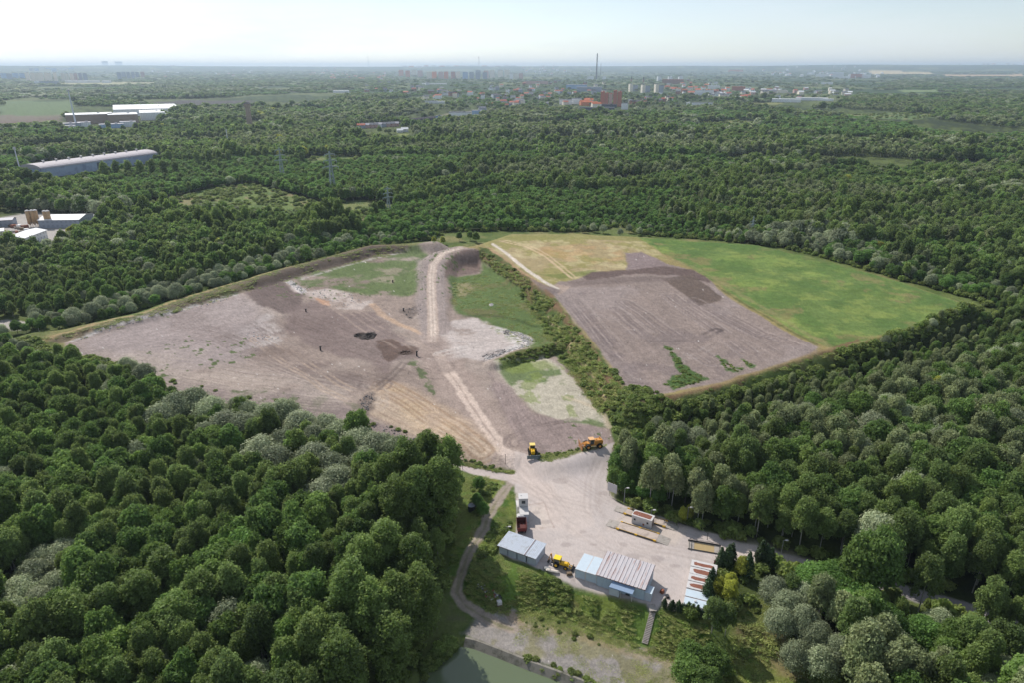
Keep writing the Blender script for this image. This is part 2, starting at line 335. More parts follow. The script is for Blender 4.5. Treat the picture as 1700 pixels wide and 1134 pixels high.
# white rubble tongue
paint([(735,560),(752,532),(790,528),(820,540),(862,550),(885,562),(878,576),(850,590),(812,600),(770,596),(735,600)], ZL, alb(196,184,178), 2.5, 3, 8, k=0.92, mot=(14, 0.22, 0.4), streak=((740,580),(880,565),0.9,0.16))
paint([(800,540),(840,543),(885,562),(878,578),(850,588),(815,598),(800,590),(830,580),(850,568),(835,552)], ZL, alb(214,208,204), 2, 2.5, 4, k=0.85, mot=(5, 0.35, 0.55))
paint([(832,545),(850,548),(846,556),(834,553)], ZL, alb(120,116,116), 1.2, 1.5, 3, k=0.7, mot=(2.5, .4, .55))
paint([(798,590),(835,580),(850,580),(830,592),(804,600)], ZL, alb(128,120,116), 1.2, 1.5, 3, k=0.75, mot=(3, .35, .5))
# bench with weeds
paint([(820,598),(860,585),(918,572),(928,582),(905,592),(860,600),(826,606)], 4, alb(98,102,56), 1.4, 1.5, 4, k=0.95, struct='grass_field')
# pale sandy plot with weeds
PLOT = [(822,607),(860,602),(905,594),(935,610),(965,650),(1005,690),(1010,712),(980,706),(930,700),(880,680),(845,640)]
paint(PLOT, ZL, alb(186,178,160), 2, 2, 8, k=0.95, struct='gravel_plot')
paint(PLOT, ZL, GRN, 2, 0, k=0.85, mot=(13, 0.50, 0.58))
paint(PLOT, ZL, GRN2, 2, 0, k=0.6, mot=(7, 0.56, 0.62))
paint([(826,608),(905,598),(925,612),(880,618),(850,622)], ZL, GRN2, 3, 2, 6, k=0.7)
paint([(850,650),(885,685),(950,703),(1008,712),(1020,742),(990,748),(940,756),(905,762),(872,752),(845,715),(820,660),(812,620)], ZL, alb(150,134,129), 3, 2, 8, k=0.9, streak=((830,640),(880,720),0.9,0.25))
paint([(975,696),(1004,705),(1000,712),(980,708)], ZL, GRN, 1.5, 1, 4, k=0.8)
# main dirt road down to the yard
MAIN = [(719,568),(728,592),(745,618),(765,645),(785,678),(805,708),(822,732),(840,752),(858,772)]
line(MAIN, ZL, alb(172,154,144), 15, 5, 2, k=0.65, struct='dirt_road')
line(MAIN[1:], ZL, alb(212,192,178), 4.6, 1.2, 0.8, k=0.85)
line([(745,618),(765,645),(785,678),(805,708),(822,732)], ZL, alb(150,132,122), 0.8, 0.8, 0.6, k=0.6)
line([(722,575),(730,600),(740,612)], ZL, alb(150,134,126), 9, 5, 2, k=0.6)
for off in range(0, 60, 9):
    curves([(150,592+off*.3),(260,585+off*.55),(360,588+off*.8),(470,606+off*.8),(570,632+off*.55),(640,650+off*.2)], ZL, [-3,-1.6,0,1.1,2.9,4.2,5.5], alb(172,158,150), 0.3, 0.4)
    curves([(300,515+off*.8),(360,520+off*.8),(430,545+off*.9),(500,590+off*.6),(580,632+off*.3)], ZL, [-4,-2.2,-.6,1.3,3.1,5], alb(126,111,105), 0.3, 0.4)
# tan sweep
SW = [(596,668),(612,642),(640,634),(680,642),(730,668),(775,700),(805,728),(822,748),(800,762),(750,752),(700,728),(650,708),(610,692)]
paint(SW, ZL, TAN, 5, 3, 10, k=0.85, streak=((610,650),(800,745),0.8,0.3))
paint([(625,640),(670,645),(720,680),(790,735),(760,740),(690,705),(640,670)], ZL, alb(198,173,142), 5, 4, 8, k=0.6, mot=(9, .35, .6))
curves([(600,670),(650,690),(720,722),(800,755)], ZL, [-6,-4,-2,0,2,4.5,7], alb(208,190,168), 0.4, 0.35)
curves([(640,640),(690,668),(740,700),(800,748)], ZL, [-5,-3,-1,1,3,5], alb(150,122,96), 0.35, 0.5)
# long parallel marks sweeping over the left fill
for k_, off in ((0, 0), (1, 14), (2, 30)):
    curves([(180,588+off*.6),(300,606+off),(420,628+off),(520,640+off),(620,655+off*.7)], ZL, [-4,-2.6,0,1.4,4], alb(178,164,152), 0.5, 0.45)
curves([(420,520),(452,545),(470,575),(520,610),(620,640)], ZL, [-5,-3,0,2,5,7], alb(112,98,94), 0.4, 0.5)
curves([(440,560),(500,600),(560,640),(600,660)], ZL, [-6,-4,0,2], alb(190,168,148), 0.4, 0.5)
curves([(500,530),(580,560),(660,590),(730,612)], ZL, [-8,-6,-3,-1,2,5], alb(112,98,92), 0.35, 0.5)
curves([(560,500),(620,540),(690,580),(745,610)], ZL, [-8,-5,-2,2,5], alb(184,164,150), 0.45, 0.4)
curves([(760,560),(800,570),(850,572)], ZL, [-6,-4,-1,1,4,6], alb(176,160,150), 0.4, 0.5)
curves([(730,590),(790,575),(850,566)], ZL, [-5,-2,1,3], alb(222,212,205), 0.4, 0.5)
curves([(600,640),(612,655),(650,625),(675,600)], ZL, [-1.2,1.2], alb(104,92,88), 0.5, 0.6)
curves([(870,735),(900,722),(950,712),(1000,722)], ZL, [-4,-2.5,0,1.5,4,6,8], alb(116,102,98), 0.3, 0.6)
curves([(880,690),(860,705),(900,740)], ZL, [-2,0,2], alb(112,98,94), 0.3, 0.5)
paint([(600,660),(618,652),(626,664),(612,690),(596,700)], ZL, alb(118,106,100), 2, 2, 4, k=0.8)
paint([(678,592),(690,600),(710,625),(722,655),(712,650),(695,622),(680,605)], ZL, alb(84,102,60), 1, 2, 3, k=0.8, mot=(4, .4, .55))
paint([(370,650),(470,656),(520,672),(440,676)], 1, alb(84,100,60), 1, 2, 3, k=0.7, mot=(4, .55, .62))
# verge by the machines
VERGE = [(868,763),(890,760),(930,758),(970,752),(1003,744),(1020,742),(1006,748),(970,760),(934,768),(905,774),(888,770)]
paint(VERGE, 1, alb(92,100,52), 0.8, 0.8, 3, k=0.95, struct='grass_field')
paint(VERGE, 1, alb(126,110,74), 0.8, 0, k=0.6, mot=(3, .5, .6))

# right plateau
R_SOIL = [(905,480),(930,466),(958,462),(985,452),(1040,449),(1044,430),(1038,420),(1065,418),(1110,438),(1150,448),(1180,466),(1200,486),(1240,512),(1300,548),(1358,576),(1345,586),(1290,606),(1200,634),(1120,652),(1055,664),
          (1030,628),(1000,588),(965,543),(930,500)]
paint([(765,409),(797,403),(850,386),(960,385),(1060,390),(1250,404),(1400,438),(1500,468),(1612,508),(1560,529),(1500,547),(1395,580),(1362,586),(1200,640),(1120,660),(1055,670),(1026,632),(996,590),(960,545),(926,500),(880,464),(812,414)], ZR, alb(150,136,92), 2, 1, 6, struct='dry_field')
DRYF = [(800,404),(820,392),(860,387),(960,387),(1040,392),(1075,402),(1110,432),(1060,420),(1036,424),(1044,448),(985,456),(930,468),(905,476),(850,436)]
paint(DRYF, ZR, alb(168,151,114), 3, 2, 9, k=0.9)
paint(DRYF, ZR, alb(146,142,84), 3, 0, k=0.7, mot=(14, .48, .6))
paint(DRYF, ZR, alb(196,182,142), 3, 0, k=0.6, mot=(9, .52, .64))
paint([(905,410),(960,405),(1030,412),(1035,430),(990,440),(930,430),(890,418)], ZR, alb(188,150,108), 4, 4, 9, k=0.5, mot=(14, .4, .6))
paint([(820,388),(960,385),(1060,390),(1075,400),(960,396),(850,400)], ZR, alb(138,136,80), 3, 2, 9, k=0.75)
paint([(892,455),(930,462),(958,458),(1000,456),(990,447),(930,453)], ZR, alb(108,120,62), 3, 2, 6, k=0.7)
GR_R = [(1060,392),(1250,405),(1400,439),(1500,469),(1610,508),(1560,528),(1500,546),(1400,574),(1380,578),(1330,556),(1290,530),(1235,500),(1190,470),(1150,445),(1100,420)]
paint(GR_R, ZR, alb(107,129,70), 3, 2, 9, k=0.97, struct='meadow')
paint(GR_R, ZR, alb(128,148,76), 2, 0, k=0.55, mot=(26, .42, .66))
paint(GR_R, ZR, alb(148,158,84), 2, 0, k=0.4, mot=(8, .48, .62))
paint(GR_R, ZR, alb(84,112,58), 2, 0, k=0.65, mot=(12, .46, .62))
paint(GR_R, ZR, alb(140,126,88), 2, 0, k=0.6, mot=(16, .62, .68))
paint(GR_R, ZR, alb(90,112,60), 1, 0, k=0.5, mot=(3.2, .5, .64))
paint([(1060,392),(1250,405),(1400,439),(1500,469),(1610,508),(1570,503),(1480,470),(1390,447),(1250,414),(1100,404)], ZR, alb(88,116,58), 4, 3, 9, k=0.55)
line([(1046,400),(1100,425),(1150,442),(1200,470),(1250,500),(1300,530),(1350,560),(1385,578)], ZR, alb(150,140,98), 2.6, 2.5, 1.8, k=0.5, struct='dry_field')
line([(1190,474),(1240,506),(1300,542),(1355,572)], ZR, alb(92,98,56), 1.6, 1.5, 1.2, k=0.8)
paint(R_SOIL, ZR, alb(147,132,125), 1.0, 1.2, 6, k=0.98, struct='capped_landfill', streak=((960,470),(1180,640),1.2,0.13))
paint(R_SOIL, ZR, alb(160,147,143), 4, 0, k=0.5, mot=(40, .48, .62))
paint(R_SOIL, ZR, alb(120,108,108), 4, 0, k=0.4, mot=(18, .54, .66))
paint([(905,480),(930,500),(1000,588),(1055,664),(1100,655),(1040,600),(980,540),(930,480)], ZR, alb(132,120,118), 6, 3, 9, k=0.5)
paint([(1044,447),(1038,420),(1065,418),(1112,440),(1080,446)], ZR, alb(140,124,122), 1.5, 1.5, 5, k=0.9, streak=((1040,420),(1110,440),1,0.15))
paint([(958,460),(985,451),(1050,447),(1100,440),(1150,448),(1180,464),(1178,469),(1120,456),(1060,454),(1000,462),(960,467)], ZR, alb(100,84,80), 1.4, 2, 6, k=0.85, mot=(12, .25, .45))
paint([(1100,462),(1150,455),(1198,492),(1196,497),(1168,506),(1160,505)], ZR, alb(106,92,84), 1.2, 1, 5, k=0.92, streak=((1100,460),(1180,505),0.8,0.12))
paint([(940,466),(1000,462),(1080,458),(1150,462),(1100,466),(1000,470),(950,474)], ZR, alb(116,102,98), 3, 2, 7, k=0.6)
paint([(905,478),(925,470),(950,474),(930,490)], ZR, alb(186,164,146), 2, 2, 5, k=0.5)
for ln in ([(955,500),(1000,570),(1060,610),(1075,622)], [(950,492),(990,540),(1040,600)], [(1020,512),(1060,545),(1120,600)], [(1035,500),(1090,540),(1180,600)], [(1110,490),(1180,540),(1240,585)], [(1150,500),(1230,545),(1300,585)], [(1180,510),(1260,555),(1330,580)]):
    curves(ln, ZR, [-3,-1.8,0,1.2,3], alb(112,100,100), 0.3, 0.5)
    curves(ln, ZR, [-5,-0.8,4.6], alb(172,158,152), 0.35, 0.4)
curves([(1085,569),(1130,566),(1165,560),(1190,548)], ZR, [-1.3,1.3], alb(84,74,74), 0.7, 0.8)
curves([(1040,640),(1080,645),(1110,642)], ZR, [-3,-1,1,3], alb(110,98,98), 0.3, 0.6)
curves([(1100,560),(1135,575),(1128,590),(1150,592),(1185,570)], ZR, [-1.5,1.5], alb(168,156,150), 0.4, 0.5)
paint([(1100,572),(1118,580),(1135,604),(1165,622),(1185,630),(1120,648),(1100,640),(1128,620),(1120,600)], ZR, alb(72,98,48), 1, 2.5, 4, k=0.95, mot=(6, .2, .35))
paint([(1190,590),(1215,606),(1235,612),(1225,620),(1205,616)], ZR, alb(72,98,48), 1, 2, 4, k=0.9, mot=(5, .3, .42))
paint([(1225,592),(1245,603),(1256,607),(1248,612),(1238,606)], ZR, alb(72,98,48), 1, 2, 4, k=0.9, mot=(5, .3, .42))
# tracks of the plateau top
line([(818,404),(840,419),(860,436),(880,452),(905,468),(925,478)], ZR, alb(216,204,190), 2.6, 0.8, 0.4, k=0.95, struct='dirt_road')
line([(812,412),(832,428),(858,448),(885,466),(905,476)], ZR, alb(176,146,116), 4.5, 1.5, 0.8, k=0.85, struct='dirt_road')
line([(830,399),(870,408),(905,425),(930,445),(950,461)], ZR, alb(208,182,150), 1.5, 1.0, 0.4, k=0.8, struct='dirt_track')
line([(838,398),(878,407),(912,424),(938,444),(956,459)], ZR, alb(208,182,150), 1.2, 1.0, 0.4, k=0.7, struct='dirt_track')
paint([(880,462),(905,472),(935,480),(915,492),(895,478)], ZR, alb(122,110,108), 3, 2, 5, k=0.8)
# banks
paint([(797,410,9),(812,412,9),(850,440,9),(880,464,9),(926,500,9),(960,545,9),(996,590,9),(1026,632,9),(1055,668,9),(1050,700,0),(1020,715,2),(1000,690,2),(965,645,2),(930,600,2),(905,540,2),(870,490,2),(835,455,2),(800,425,6)], 5,
      BANK, 1.5, 2, 6, k=0.95, struct='grass_field')
paint([(797,410,9),(850,440,9),(926,500,9),(996,590,9),(1055,668,9),(1050,700,0),(1000,690,2),(930,600,2),(870,490,2),(800,425,6)], 5, alb(122,100,76), 1.5, 0, k=0.75, mot=(12, .5, .6))
line([(905,482),(930,512),(955,548),(985,590),(1010,625),(1045,668)], 8.5, alb(126,100,78), 2.5, 1.5, 1.2, k=0.8)
line([(908,520),(935,552),(960,592),(990,630),(1005,660)], 5, alb(196,172,140), 1.3, 0.8, 0.8, k=0.75)
line([(940,660),(975,672),(1003,690),(1010,710)], 2, alb(196,180,156), 1.6, 1, 0.8, k=0.6)
paint([(1055,668,9),(1120,660,9),(1200,640,9),(1290,612,9),(1362,584,9),(1395,580,9),(1420,588,2),(1300,640,1),(1200,672,1),(1130,688,1),(1070,700,1)], 5, alb(122,98,74), 1.5, 2, 6, k=0.95, struct='grass_field')
paint([(1055,668,9),(1200,640,9),(1362,584,9),(1420,588,2),(1300,640,1),(1200,672,1),(1070,700,1)], 5, alb(80,92,50), 1.5, 0, k=0.8, mot=(6, .5, .6))
line([(1120,658),(1200,637),(1290,609),(1362,582),(1385,578)], ZR, alb(150,126,98), 1.8, 1.2, 1.4, k=0.5, struct='dirt_track')
paint([(1395,580,9),(1500,549,9),(1612,510,9),(1640,515,1),(1520,565,1),(1410,602,1)], 5, alb(84,96,50), 1.5, 2, 6, k=0.9, struct='grass_field')
paint([(1395,580,9),(1470,560,9),(1480,572,3),(1410,602,1)], 5, alb(116,92,66), 1.5, 2, 6, k=0.7, mot=(6, .4, .55))

# yard, approach road, lot
LAWN = [(757,800,0),(790,790,0),(830,795,0),(855,815,0),(862,850,0),(845,905,0),(828,922,0),(900,950,0),(955,972,0),(1075,1008,0),(1100,1010,0),(1175,1010,0),(1185,1040,-2),(1160,1108,-4),(1060,1085,-5),(940,1050,-5),(850,1030,-5),(770,1010,-4),(745,960,-1),(755,880,0)]
paint(LAWN, 0, alb(98,122,56), 1.2, 1.5, 6, k=0.97, struct='lawn')
paint(LAWN, 0, alb(72,98,42), 1, 0, k=0.8, mot=(7, .48, .58))
paint(LAWN, 0, alb(126,134,66), 1, 0, k=0.6, mot=(4, .52, .62))
paint(LAWN, 0, alb(130,116,82), 1, 0, k=0.45, mot=(5, .6, .68))
paint([(757,795,0),(800,795,0),(835,800,0),(820,830,0),(790,870,0),(760,880,0)], 0, alb(136,140,70), 2, 2, 4, k=0.7, mot=(5, .4, .55))
GAP = [(1225,1000,-1),(1285,1010,-2),(1310,1065,-3),(1345,1130,-3),(1400,1280,-3),(1180,1280,-3),(1190,1130,-3),(1215,1060,-3)]
paint(GAP, -2, alb(116,124,62), 3, 2, 8, k=0.9, struct='lawn')
paint(GAP, -2, alb(142,124,96), 2, 0, k=0.65, mot=(9, .47, .6))
LOT = [(832,1012,-4.5),(880,1018,-4.8),(960,1044,-5),(1060,1074,-5),(1150,1102,-5),(1180,1150,-5),(1200,1280,-5),(1050,1280,-5),(985,1132,-5),(930,1118,-5),(862,1092,-5),(800,1068,-5),(770,1052,-5),(790,1030,-4.5)]
paint(LOT, -5, LOTC, 1.5, 2.0, 5, k=0.95, struct='gravel_lot')
paint(LOT, -5, alb(132,128,92), 1.5, 0, k=0.75, mot=(9, .47, .57))
paint([(832,1012,-4.5),(880,1018,-5),(960,1044,-5),(1060,1074,-5),(1150,1102,-5),(1140,1112,-5),(1040,1086,-5),(940,1062,-5),(860,1040,-5)], -5, alb(150,136,104), 1.5, 2, 4, k=0.65)
paint([(838,1012,-4.5),(870,1020,-5),(872,1036,-5),(848,1034,-5)], -5, alb(170,150,128), 2, 1.5, 4, k=0.7)
paint([(1135,1105,-5),(1170,1110,-5),(1180,1140,-5),(1150,1140,-5)], -5, alb(186,162,136), 2, 1.5, 4, k=0.7)
PATH = [(850,803,0),(842,811,0),(824,834,0),(809,863,0),(803,880,0),(790,900,0),(776,918,0),(762,945,0),(758,967,-1),(768,993,-3),(793,1014,-4),(821,1034,-4.7),(850,1046,-5)]
line(PATH, 0, alb(168,154,142), 3.0, 0.8, 0.7, k=0.95, struct='gravel_path')
line(PATH, 0, alb(122,122,80), 0.7, 0.6, 0.5, k=0.55)
paint([(750,990,-3),(790,1020,-4),(830,1040,-5),(800,1066,-5),(765,1050,-5),(735,1075,-5),(715,1100,-5),(722,1040,-4)], -4, alb(110,108,84), 3, 3, 6, k=0.8, mot=(6, .3, .55))
LROAD = [(700,752,0),(757,768,0),(791,776,0),(825,784,0),(853,790,0),(862,803,0),(852,806,0),(842,800,0),(815,796,0),(790,789,0),(757,780,0),(700,766,0)]
BANKV = [(755,760,1),(790,768,1),(825,778,.5),(856,782,0),(853,788,0),(825,785,0),(791,777,0),(757,770,0),(745,765,0)]
paint(BANKV, 0, alb(108,112,68), 0.8, 0.8, 3, k=0.9, struct='grass_field')
YARD_P = [(853,787),(856,760),(871,763),(892,773),(909,775.5),(934,770.5),(969,762),(1005,750),(1019,744),(1016,758),(1008,775),(1007,800),(1013,822),(1024,834.5),(1040,842),(1103,861),(1139,873.5),(1192,889),(1227,900),(1271,911),
          (1277,931),(1240,933),(1210,938),(1193,926),(1190,950),(1180,1000),(1120,1014),(1100,1004),(1090,1012),(1080,1012),(1074,1001),(955,972),(915,952),(905,948),(828,920),(845,905),(857,890),(860,850),(855,815)]
paint(YARD_P, 0, YARD, 0.7, 0.5, 3, k=1.0, struct='yard_pavement')
paint(YARD_P, 0, alb(192,182,178), 2, 0, k=0.5, mot=(30, .48, .62))
paint(YARD_P, 0, alb(216,200,190), 2, 0, k=0.5, mot=(14, .5, .65))
paint(YARD_P, 0, alb(176,164,158), 1, 0, k=0.3, mot=(2.5, .58, .68))
paint(LROAD, 0, alb(198,184,178), 0.6, 0.5, 3, k=1.0, struct='road')
paint([(840,752,1),(858,762,0),(871,764,0),(890,772,0),(910,800,0),(925,835,0),(930,870,0),(905,860,0),(880,820,0),(862,800,0),(853,787,0)], 0, YARD_W, 6, 3, 8, k=0.75)
paint([(930,770),(1000,752),(1012,760),(1006,800),(980,830),(950,800)], 0, alb(194,184,182), 8, 3, 8, k=0.6)
for P_ in ([(875,905),(960,920),(1040,945),(1100,960)], [(900,850),(960,885),(1040,915),(1110,930)], [(930,840),(1000,870),(1100,900),(1190,925)], [(1010,780),(990,840),(1010,880),(1060,900)]):
    curves(P_, 0, [-6,-4.5,-3,-1.4,0.2,1.8,3.3,5], alb(186,174,168), 0.3, 0.14); curves(P_, 0, [-5.2,-2.2,1.0,4.1], alb(216,202,193), 0.4, 0.12)
for P_ in ([(870,840),(902,836)], [(876,880),(895,877),(920,876)], [(905,838),(912,860),(920,876)], [(892,880),(902,878)]): line(P_, 0, alb(170,150,138), 0.35, 0.4, 0.2, k=0.6)
paint([(880,840),(900,838),(916,874),(884,879),(876,860)], 0, alb(220,205,190), 2, 1, 4, k=0.4)
for sx_, sy_, sr_ in ((905,868,1.0),(890,852,.9),(968,884,.7),(1050,925,1.4),(985,905,.6),(1092,928,1.2),(1035,905,.8),(940,905,1.0),(1120,940,.9),(1000,820,1.1),(930,800,1.6),(897,845,.5)):
    cx0, cy0 = G(sx_, sy_); a0 = np.linspace(0, 2*math.pi, 9)[:-1]; paint(np.stack([cx0+sr_*np.cos(a0)*1.5, cy0+sr_*np.sin(a0)], 1), 0, alb(158,146,142), .5, .5, 1.5, k=0.45)
for a_, b_ in (((862,832),(1010,790)),((880,905),(1130,850)),((905,780),(960,960)),((960,768),(1060,985)),((1000,905),(1180,960))): line([a_, b_], 0, alb(182,169,162), 0.16, 0.2, 0.08, k=0.4)
for P_ in ([(868,775),(905,815),(945,860),(1010,905),(1080,935),(1130,975)], [(1005,762),(985,800),(985,845),(1040,895),(1180,925)], [(850,800),(905,830),(990,850),(1080,905)], [(1230,915),(1150,885),(1060,862),(1000,830),(935,790),(900,775)]):
    curves(P_, 0, [-2.6,-.9,.9,2.4], alb(172,158,150), 0.28, 0.30)
# concrete slabs round the scales, the dark asphalt way out
SC = [(1040,845),(1105,863),(1145,876),(1120,905),(1075,893),(1010,878)]
paint(SC, 0, alb(206,192,180), 2, 1, 4, k=0.7)
for a, b in (((1060,843),(1010,876)), ((1120,866),(1085,900)), ((1140,872),(1118,880)), ((1010,876),(1118,907))): line([a, b], 0, alb(150,138,130), 0.18, 0.3, 0.1, k=0.6)
ROADL = [(1271,910),(1338,930),(1465,963),(1532,981),(1606,1002),(1700,1032),(1800,1066),(1800,1100),(1690,1052),(1592,1022),(1500,994),(1440,975),(1330,945),(1277,932)]
paint(ROADL, 0, alb(150,144,144), 0.6, 0.5, 3, k=1, struct='road')
paint([(1227,899),(1271,910),(1338,930),(1340,946),(1277,932),(1225,915)], 0, alb(206,192,182), 8, 2, 6, k=0.9)
paint([(1464,963),(1482,967),(1485,975),(1468,975)], 0, alb(206,194,184), 2, 1.5, 3, k=0.8)
for a, b in (((1575,1003),(1582,1006)),): line([a, b], 0, alb(220,216,214), 0.5, 0.2, 0.1, k=0.9)
line([(1150,905),(1192,905),(1200,916),(1196,924),(1190,950)], 0, alb(130,118,110), 0.25, 0.3, 0.1, k=0.5)
paint([(1105,985),(1118,988),(1110,1002),(1100,1000)], 0, alb(150,128,110), 1.5, 1, 2, k=0.5, mot=(2,.4,.55))
paint([(925,935),(950,945),(955,965),(918,950)], 0, alb(160,148,140), 1.5, 1, 2, k=0.7)
# side road at the far left
paint([(-60,532),(20,530),(46,534),(44,548),(10,548),(-60,546)], 0, alb(186,178,172), 1.2, 1, 4, k=0.95, struct='road')
# country beyond
def meadow(pts, c, soft=8, k=0.9, struct=None, mot=None): paint(pts, 0, c, soft, soft*0.7, 40, k=k, struct=struct, mot=mot)
OPEN2 = [(190,366),(230,340),(300,325),(350,312),(420,305),(470,318),(540,338),(600,345),(640,350),(600,376),(480,374),(400,364),(300,362),(240,374)]
meadow(OPEN2, alb(112,128,72), 6, 0.95, 'grass_field'); meadow(OPEN2, alb(150,134,104), 5, 0.7, mot=(24, .5, .6)); meadow(OPEN2, alb(76,98,50), 5, 0.7, mot=(14, .5, .6))
meadow([(120,360),(180,345),(240,350),(300,356),(290,364),(220,368),(150,370)], alb(168,160,148), 5, 0.85, mot=(12,.35,.5))
meadow([(-60,372),(60,350),(150,362),(140,400),(0,410),(-60,410)], alb(188,180,176), 5, 0.85, 'yard_pavement')
meadow([(-60,285),(60,278),(40,300),(-60,312)], alb(120,96,90), 6, 0.8)
meadow([(0,167),(120,167),(122,190),(60,196),(0,200)], alb(108,126,88), 20, 0.95, 'meadow')
meadow([(0,190),(60,192),(105,190),(95,203),(20,206),(-40,206)], alb(128,112,104), 20, 0.8)
meadow([(250,170),(300,166),(420,166),(420,175),(330,181),(250,178)], alb(84,78,84), 25, 0.85)
meadow([(345,144),(430,146),(510,148),(520,152),(400,152)], alb(110,92,96), 30, 0.5)
meadow([(70,136),(260,134),(262,139),(120,141)], alb(172,168,128), 40, 0.95)
meadow([(742,240),(760,236),(785,236),(784,243),(760,246)], alb(196,176,162), 5, 0.9)
for q in ([(780,232),(900,228),(1010,222),(1100,232),(1180,232),(1160,245),(1080,240),(1000,248),(960,262),(900,252),(820,246)],): meadow(q, alb(112,124,78), 12, 0.85, 'meadow'); meadow(q, alb(146,134,92), 10, 0.7, mot=(40,.5,.6))
meadow([(955,254),(985,254),(980,263),(955,264)], alb(164,156,90), 8, 0.9); meadow([(1000,246),(1030,248),(1020,254),(1000,252)], alb(178,152,116), 8, 0.8)
meadow([(470,205),(560,185),(620,190),(560,205),(500,212)], alb(112,126,66), 14, 0.7, mot=(60,.4,.6))
meadow([(465,232),(482,232),(482,240),(462,240)], alb(122,144,74), 6, 0.9); meadow([(660,222),(678,222),(674,240),(658,240)], alb(140,148,84), 6, 0.9)
meadow([(740,188),(840,178),(838,182),(760,194),(720,197)], alb(140,134,112), 12, 0.8)
meadow([(1440,121),(1540,122),(1560,125),(1450,125)], alb(206,186,140), 60, 0.95); meadow([(1560,124),(1700,124),(1700,128),(1580,128)], alb(196,166,124), 60, 0.95)
meadow([(1490,146),(1560,146),(1560,150),(1500,151)], alb(126,144,96), 30, 0.9); meadow([(1230,168),(1300,170),(1290,173),(1235,172)], alb(150,150,96), 25, 0.8)
MIDS = [([(545,338),(600,332),(655,340),(650,352),(600,358),(560,352)], (128,134,84)), ([(690,300),(760,292),(840,296),(830,306),(760,308),(700,310)], (110,128,72)), ([(480,268),(540,258),(600,262),(590,272),(520,276)], (104,124,70)),
        ([(270,235),(340,230),(400,233),(390,241),(320,243)], (112,126,76)), ([(560,230),(620,222),(690,226),(680,236),(610,240)], (110,128,74)), ([(40,245),(110,238),(150,242),(100,252),(40,254)], (112,124,78)),
        ([(1180,262),(1260,256),(1330,262),(1290,272),(1200,272)], (106,126,72)), ([(1350,232),(1440,226),(1520,230),(1470,240),(1380,241)], (108,128,76)), ([(1120,205),(1220,200),(1290,204),(1240,212),(1150,212)], (116,132,82)),
        ([(330,205),(390,200),(450,203),(430,210),(360,212)], (122,132,84)), ([(860,205),(960,200),(1010,204),(960,212),(880,212)], (114,130,80)), ([(1000,300),(1060,292),(1120,297),(1090,306),(1020,308)], (112,132,70)),
        ([(620,165),(720,160),(780,164),(720,171),(640,172)], (112,130,82)), ([(1400,190),(1500,186),(1600,190),(1520,197),(1430,197)], (110,130,82)), ([(120,222),(200,216),(260,219),(220,227),(140,229)], (120,130,84))]
for q_, c_q in MIDS: meadow(q_, alb(*c_q), 8, .9, 'meadow'); meadow(q_, alb(78,98,54), 8, .7, mot=(14, .46, .58)); meadow(q_, alb(150,142,100), 8, .6, mot=(20, .5, .62))
# grit, litter and clods: single pale and dark specks in the worked soil
zi_ = {n_: k_ for k_, n_ in enumerate(ZONES)}
soilz = np.isin(zone, [zi_[n_] for n_ in ('landfill', 'capped_landfill', 'dirt_road', 'gravel_plot', 'gravel_lot')])
g_ = rng.normal(size=NV)*0.07; colr *= (1+np.where(soilz, g_, g_*.6))[:, None]
sp_ = soilz & (rng.uniform(size=NV) < 0.0009*sst(.35, .65, fbm(GXf, GYf, 25, 3, 201))*2); u_ = rng.uniform(.15, .9, int(sp_.sum()))[:, None]; colr[sp_] += (alb(222,216,210)-colr[sp_])*u_
sp_ = soilz & (rng.uniform(size=NV) < 0.003); colr[sp_] *= 0.6
wd_ = (zone == zi_['landfill']) & (fbm(GXf, GYf, 2.6, 3, 203) > .70) & (fbm(GXf, GYf, 45, 3, 204) > .56); colr[wd_] = alb(92,104,66)
colr = np.clip(colr, 0.004, 0.9)

# build the ground sheet, cut along the patches so that each is an object of its own
nr, na = R_.shape
idx = np.arange(nr*na).reshape(nr, na)
F = np.stack([idx[:-1, :-1], idx[:-1, 1:], idx[1:, 1:], idx[1:, :-1]], -1).reshape(-1, 4)[:, ::-1]
fz = zone[F[:, 0]]
def mesh_from(name, V, Fq, mats_, smooth=False, attr=None, midx=None, attr_name="soil"):
    me = bpy.data.meshes.new(name)
    k = Fq.shape[1]
    me.vertices.add(len(V)); me.vertices.foreach_set("co", np.ascontiguousarray(V, np.float32).ravel())
    me.loops.add(len(Fq)*k); me.loops.foreach_set("vertex_index", np.ascontiguousarray(Fq, np.int32).ravel())
    me.polygons.add(len(Fq)); me.polygons.foreach_set("loop_start", np.arange(0, len(Fq)*k, k, dtype=np.int32))
    me.polygons.foreach_set("use_smooth", np.full(len(Fq), smooth))
    if midx is not None: me.polygons.foreach_set("material_index", np.asarray(midx, np.int32))
    me.update(calc_edges=True)
    if attr is not None:
        a = me.color_attributes.new(attr_name, 'FLOAT_COLOR', 'POINT')
        a.data.foreach_set("color", np.concatenate([attr, np.ones((len(attr), 1))], 1).astype(np.float32).ravel())
    for m_ in mats_: me.materials.append(m_)
    return me
def link(name, me, parent=None, **pr):
    o = bpy.data.objects.new(name, me); COL.objects.link(o)
    if parent is not None: o.parent = parent
    for k, v in pr.items(): o[k] = v
    return o
V3 = np.stack([GXf, GYf, GZf], 1)
GM = ground_material("ground"); YM = ground_material("concrete_ground", 0.04, 0.85, 0.08)
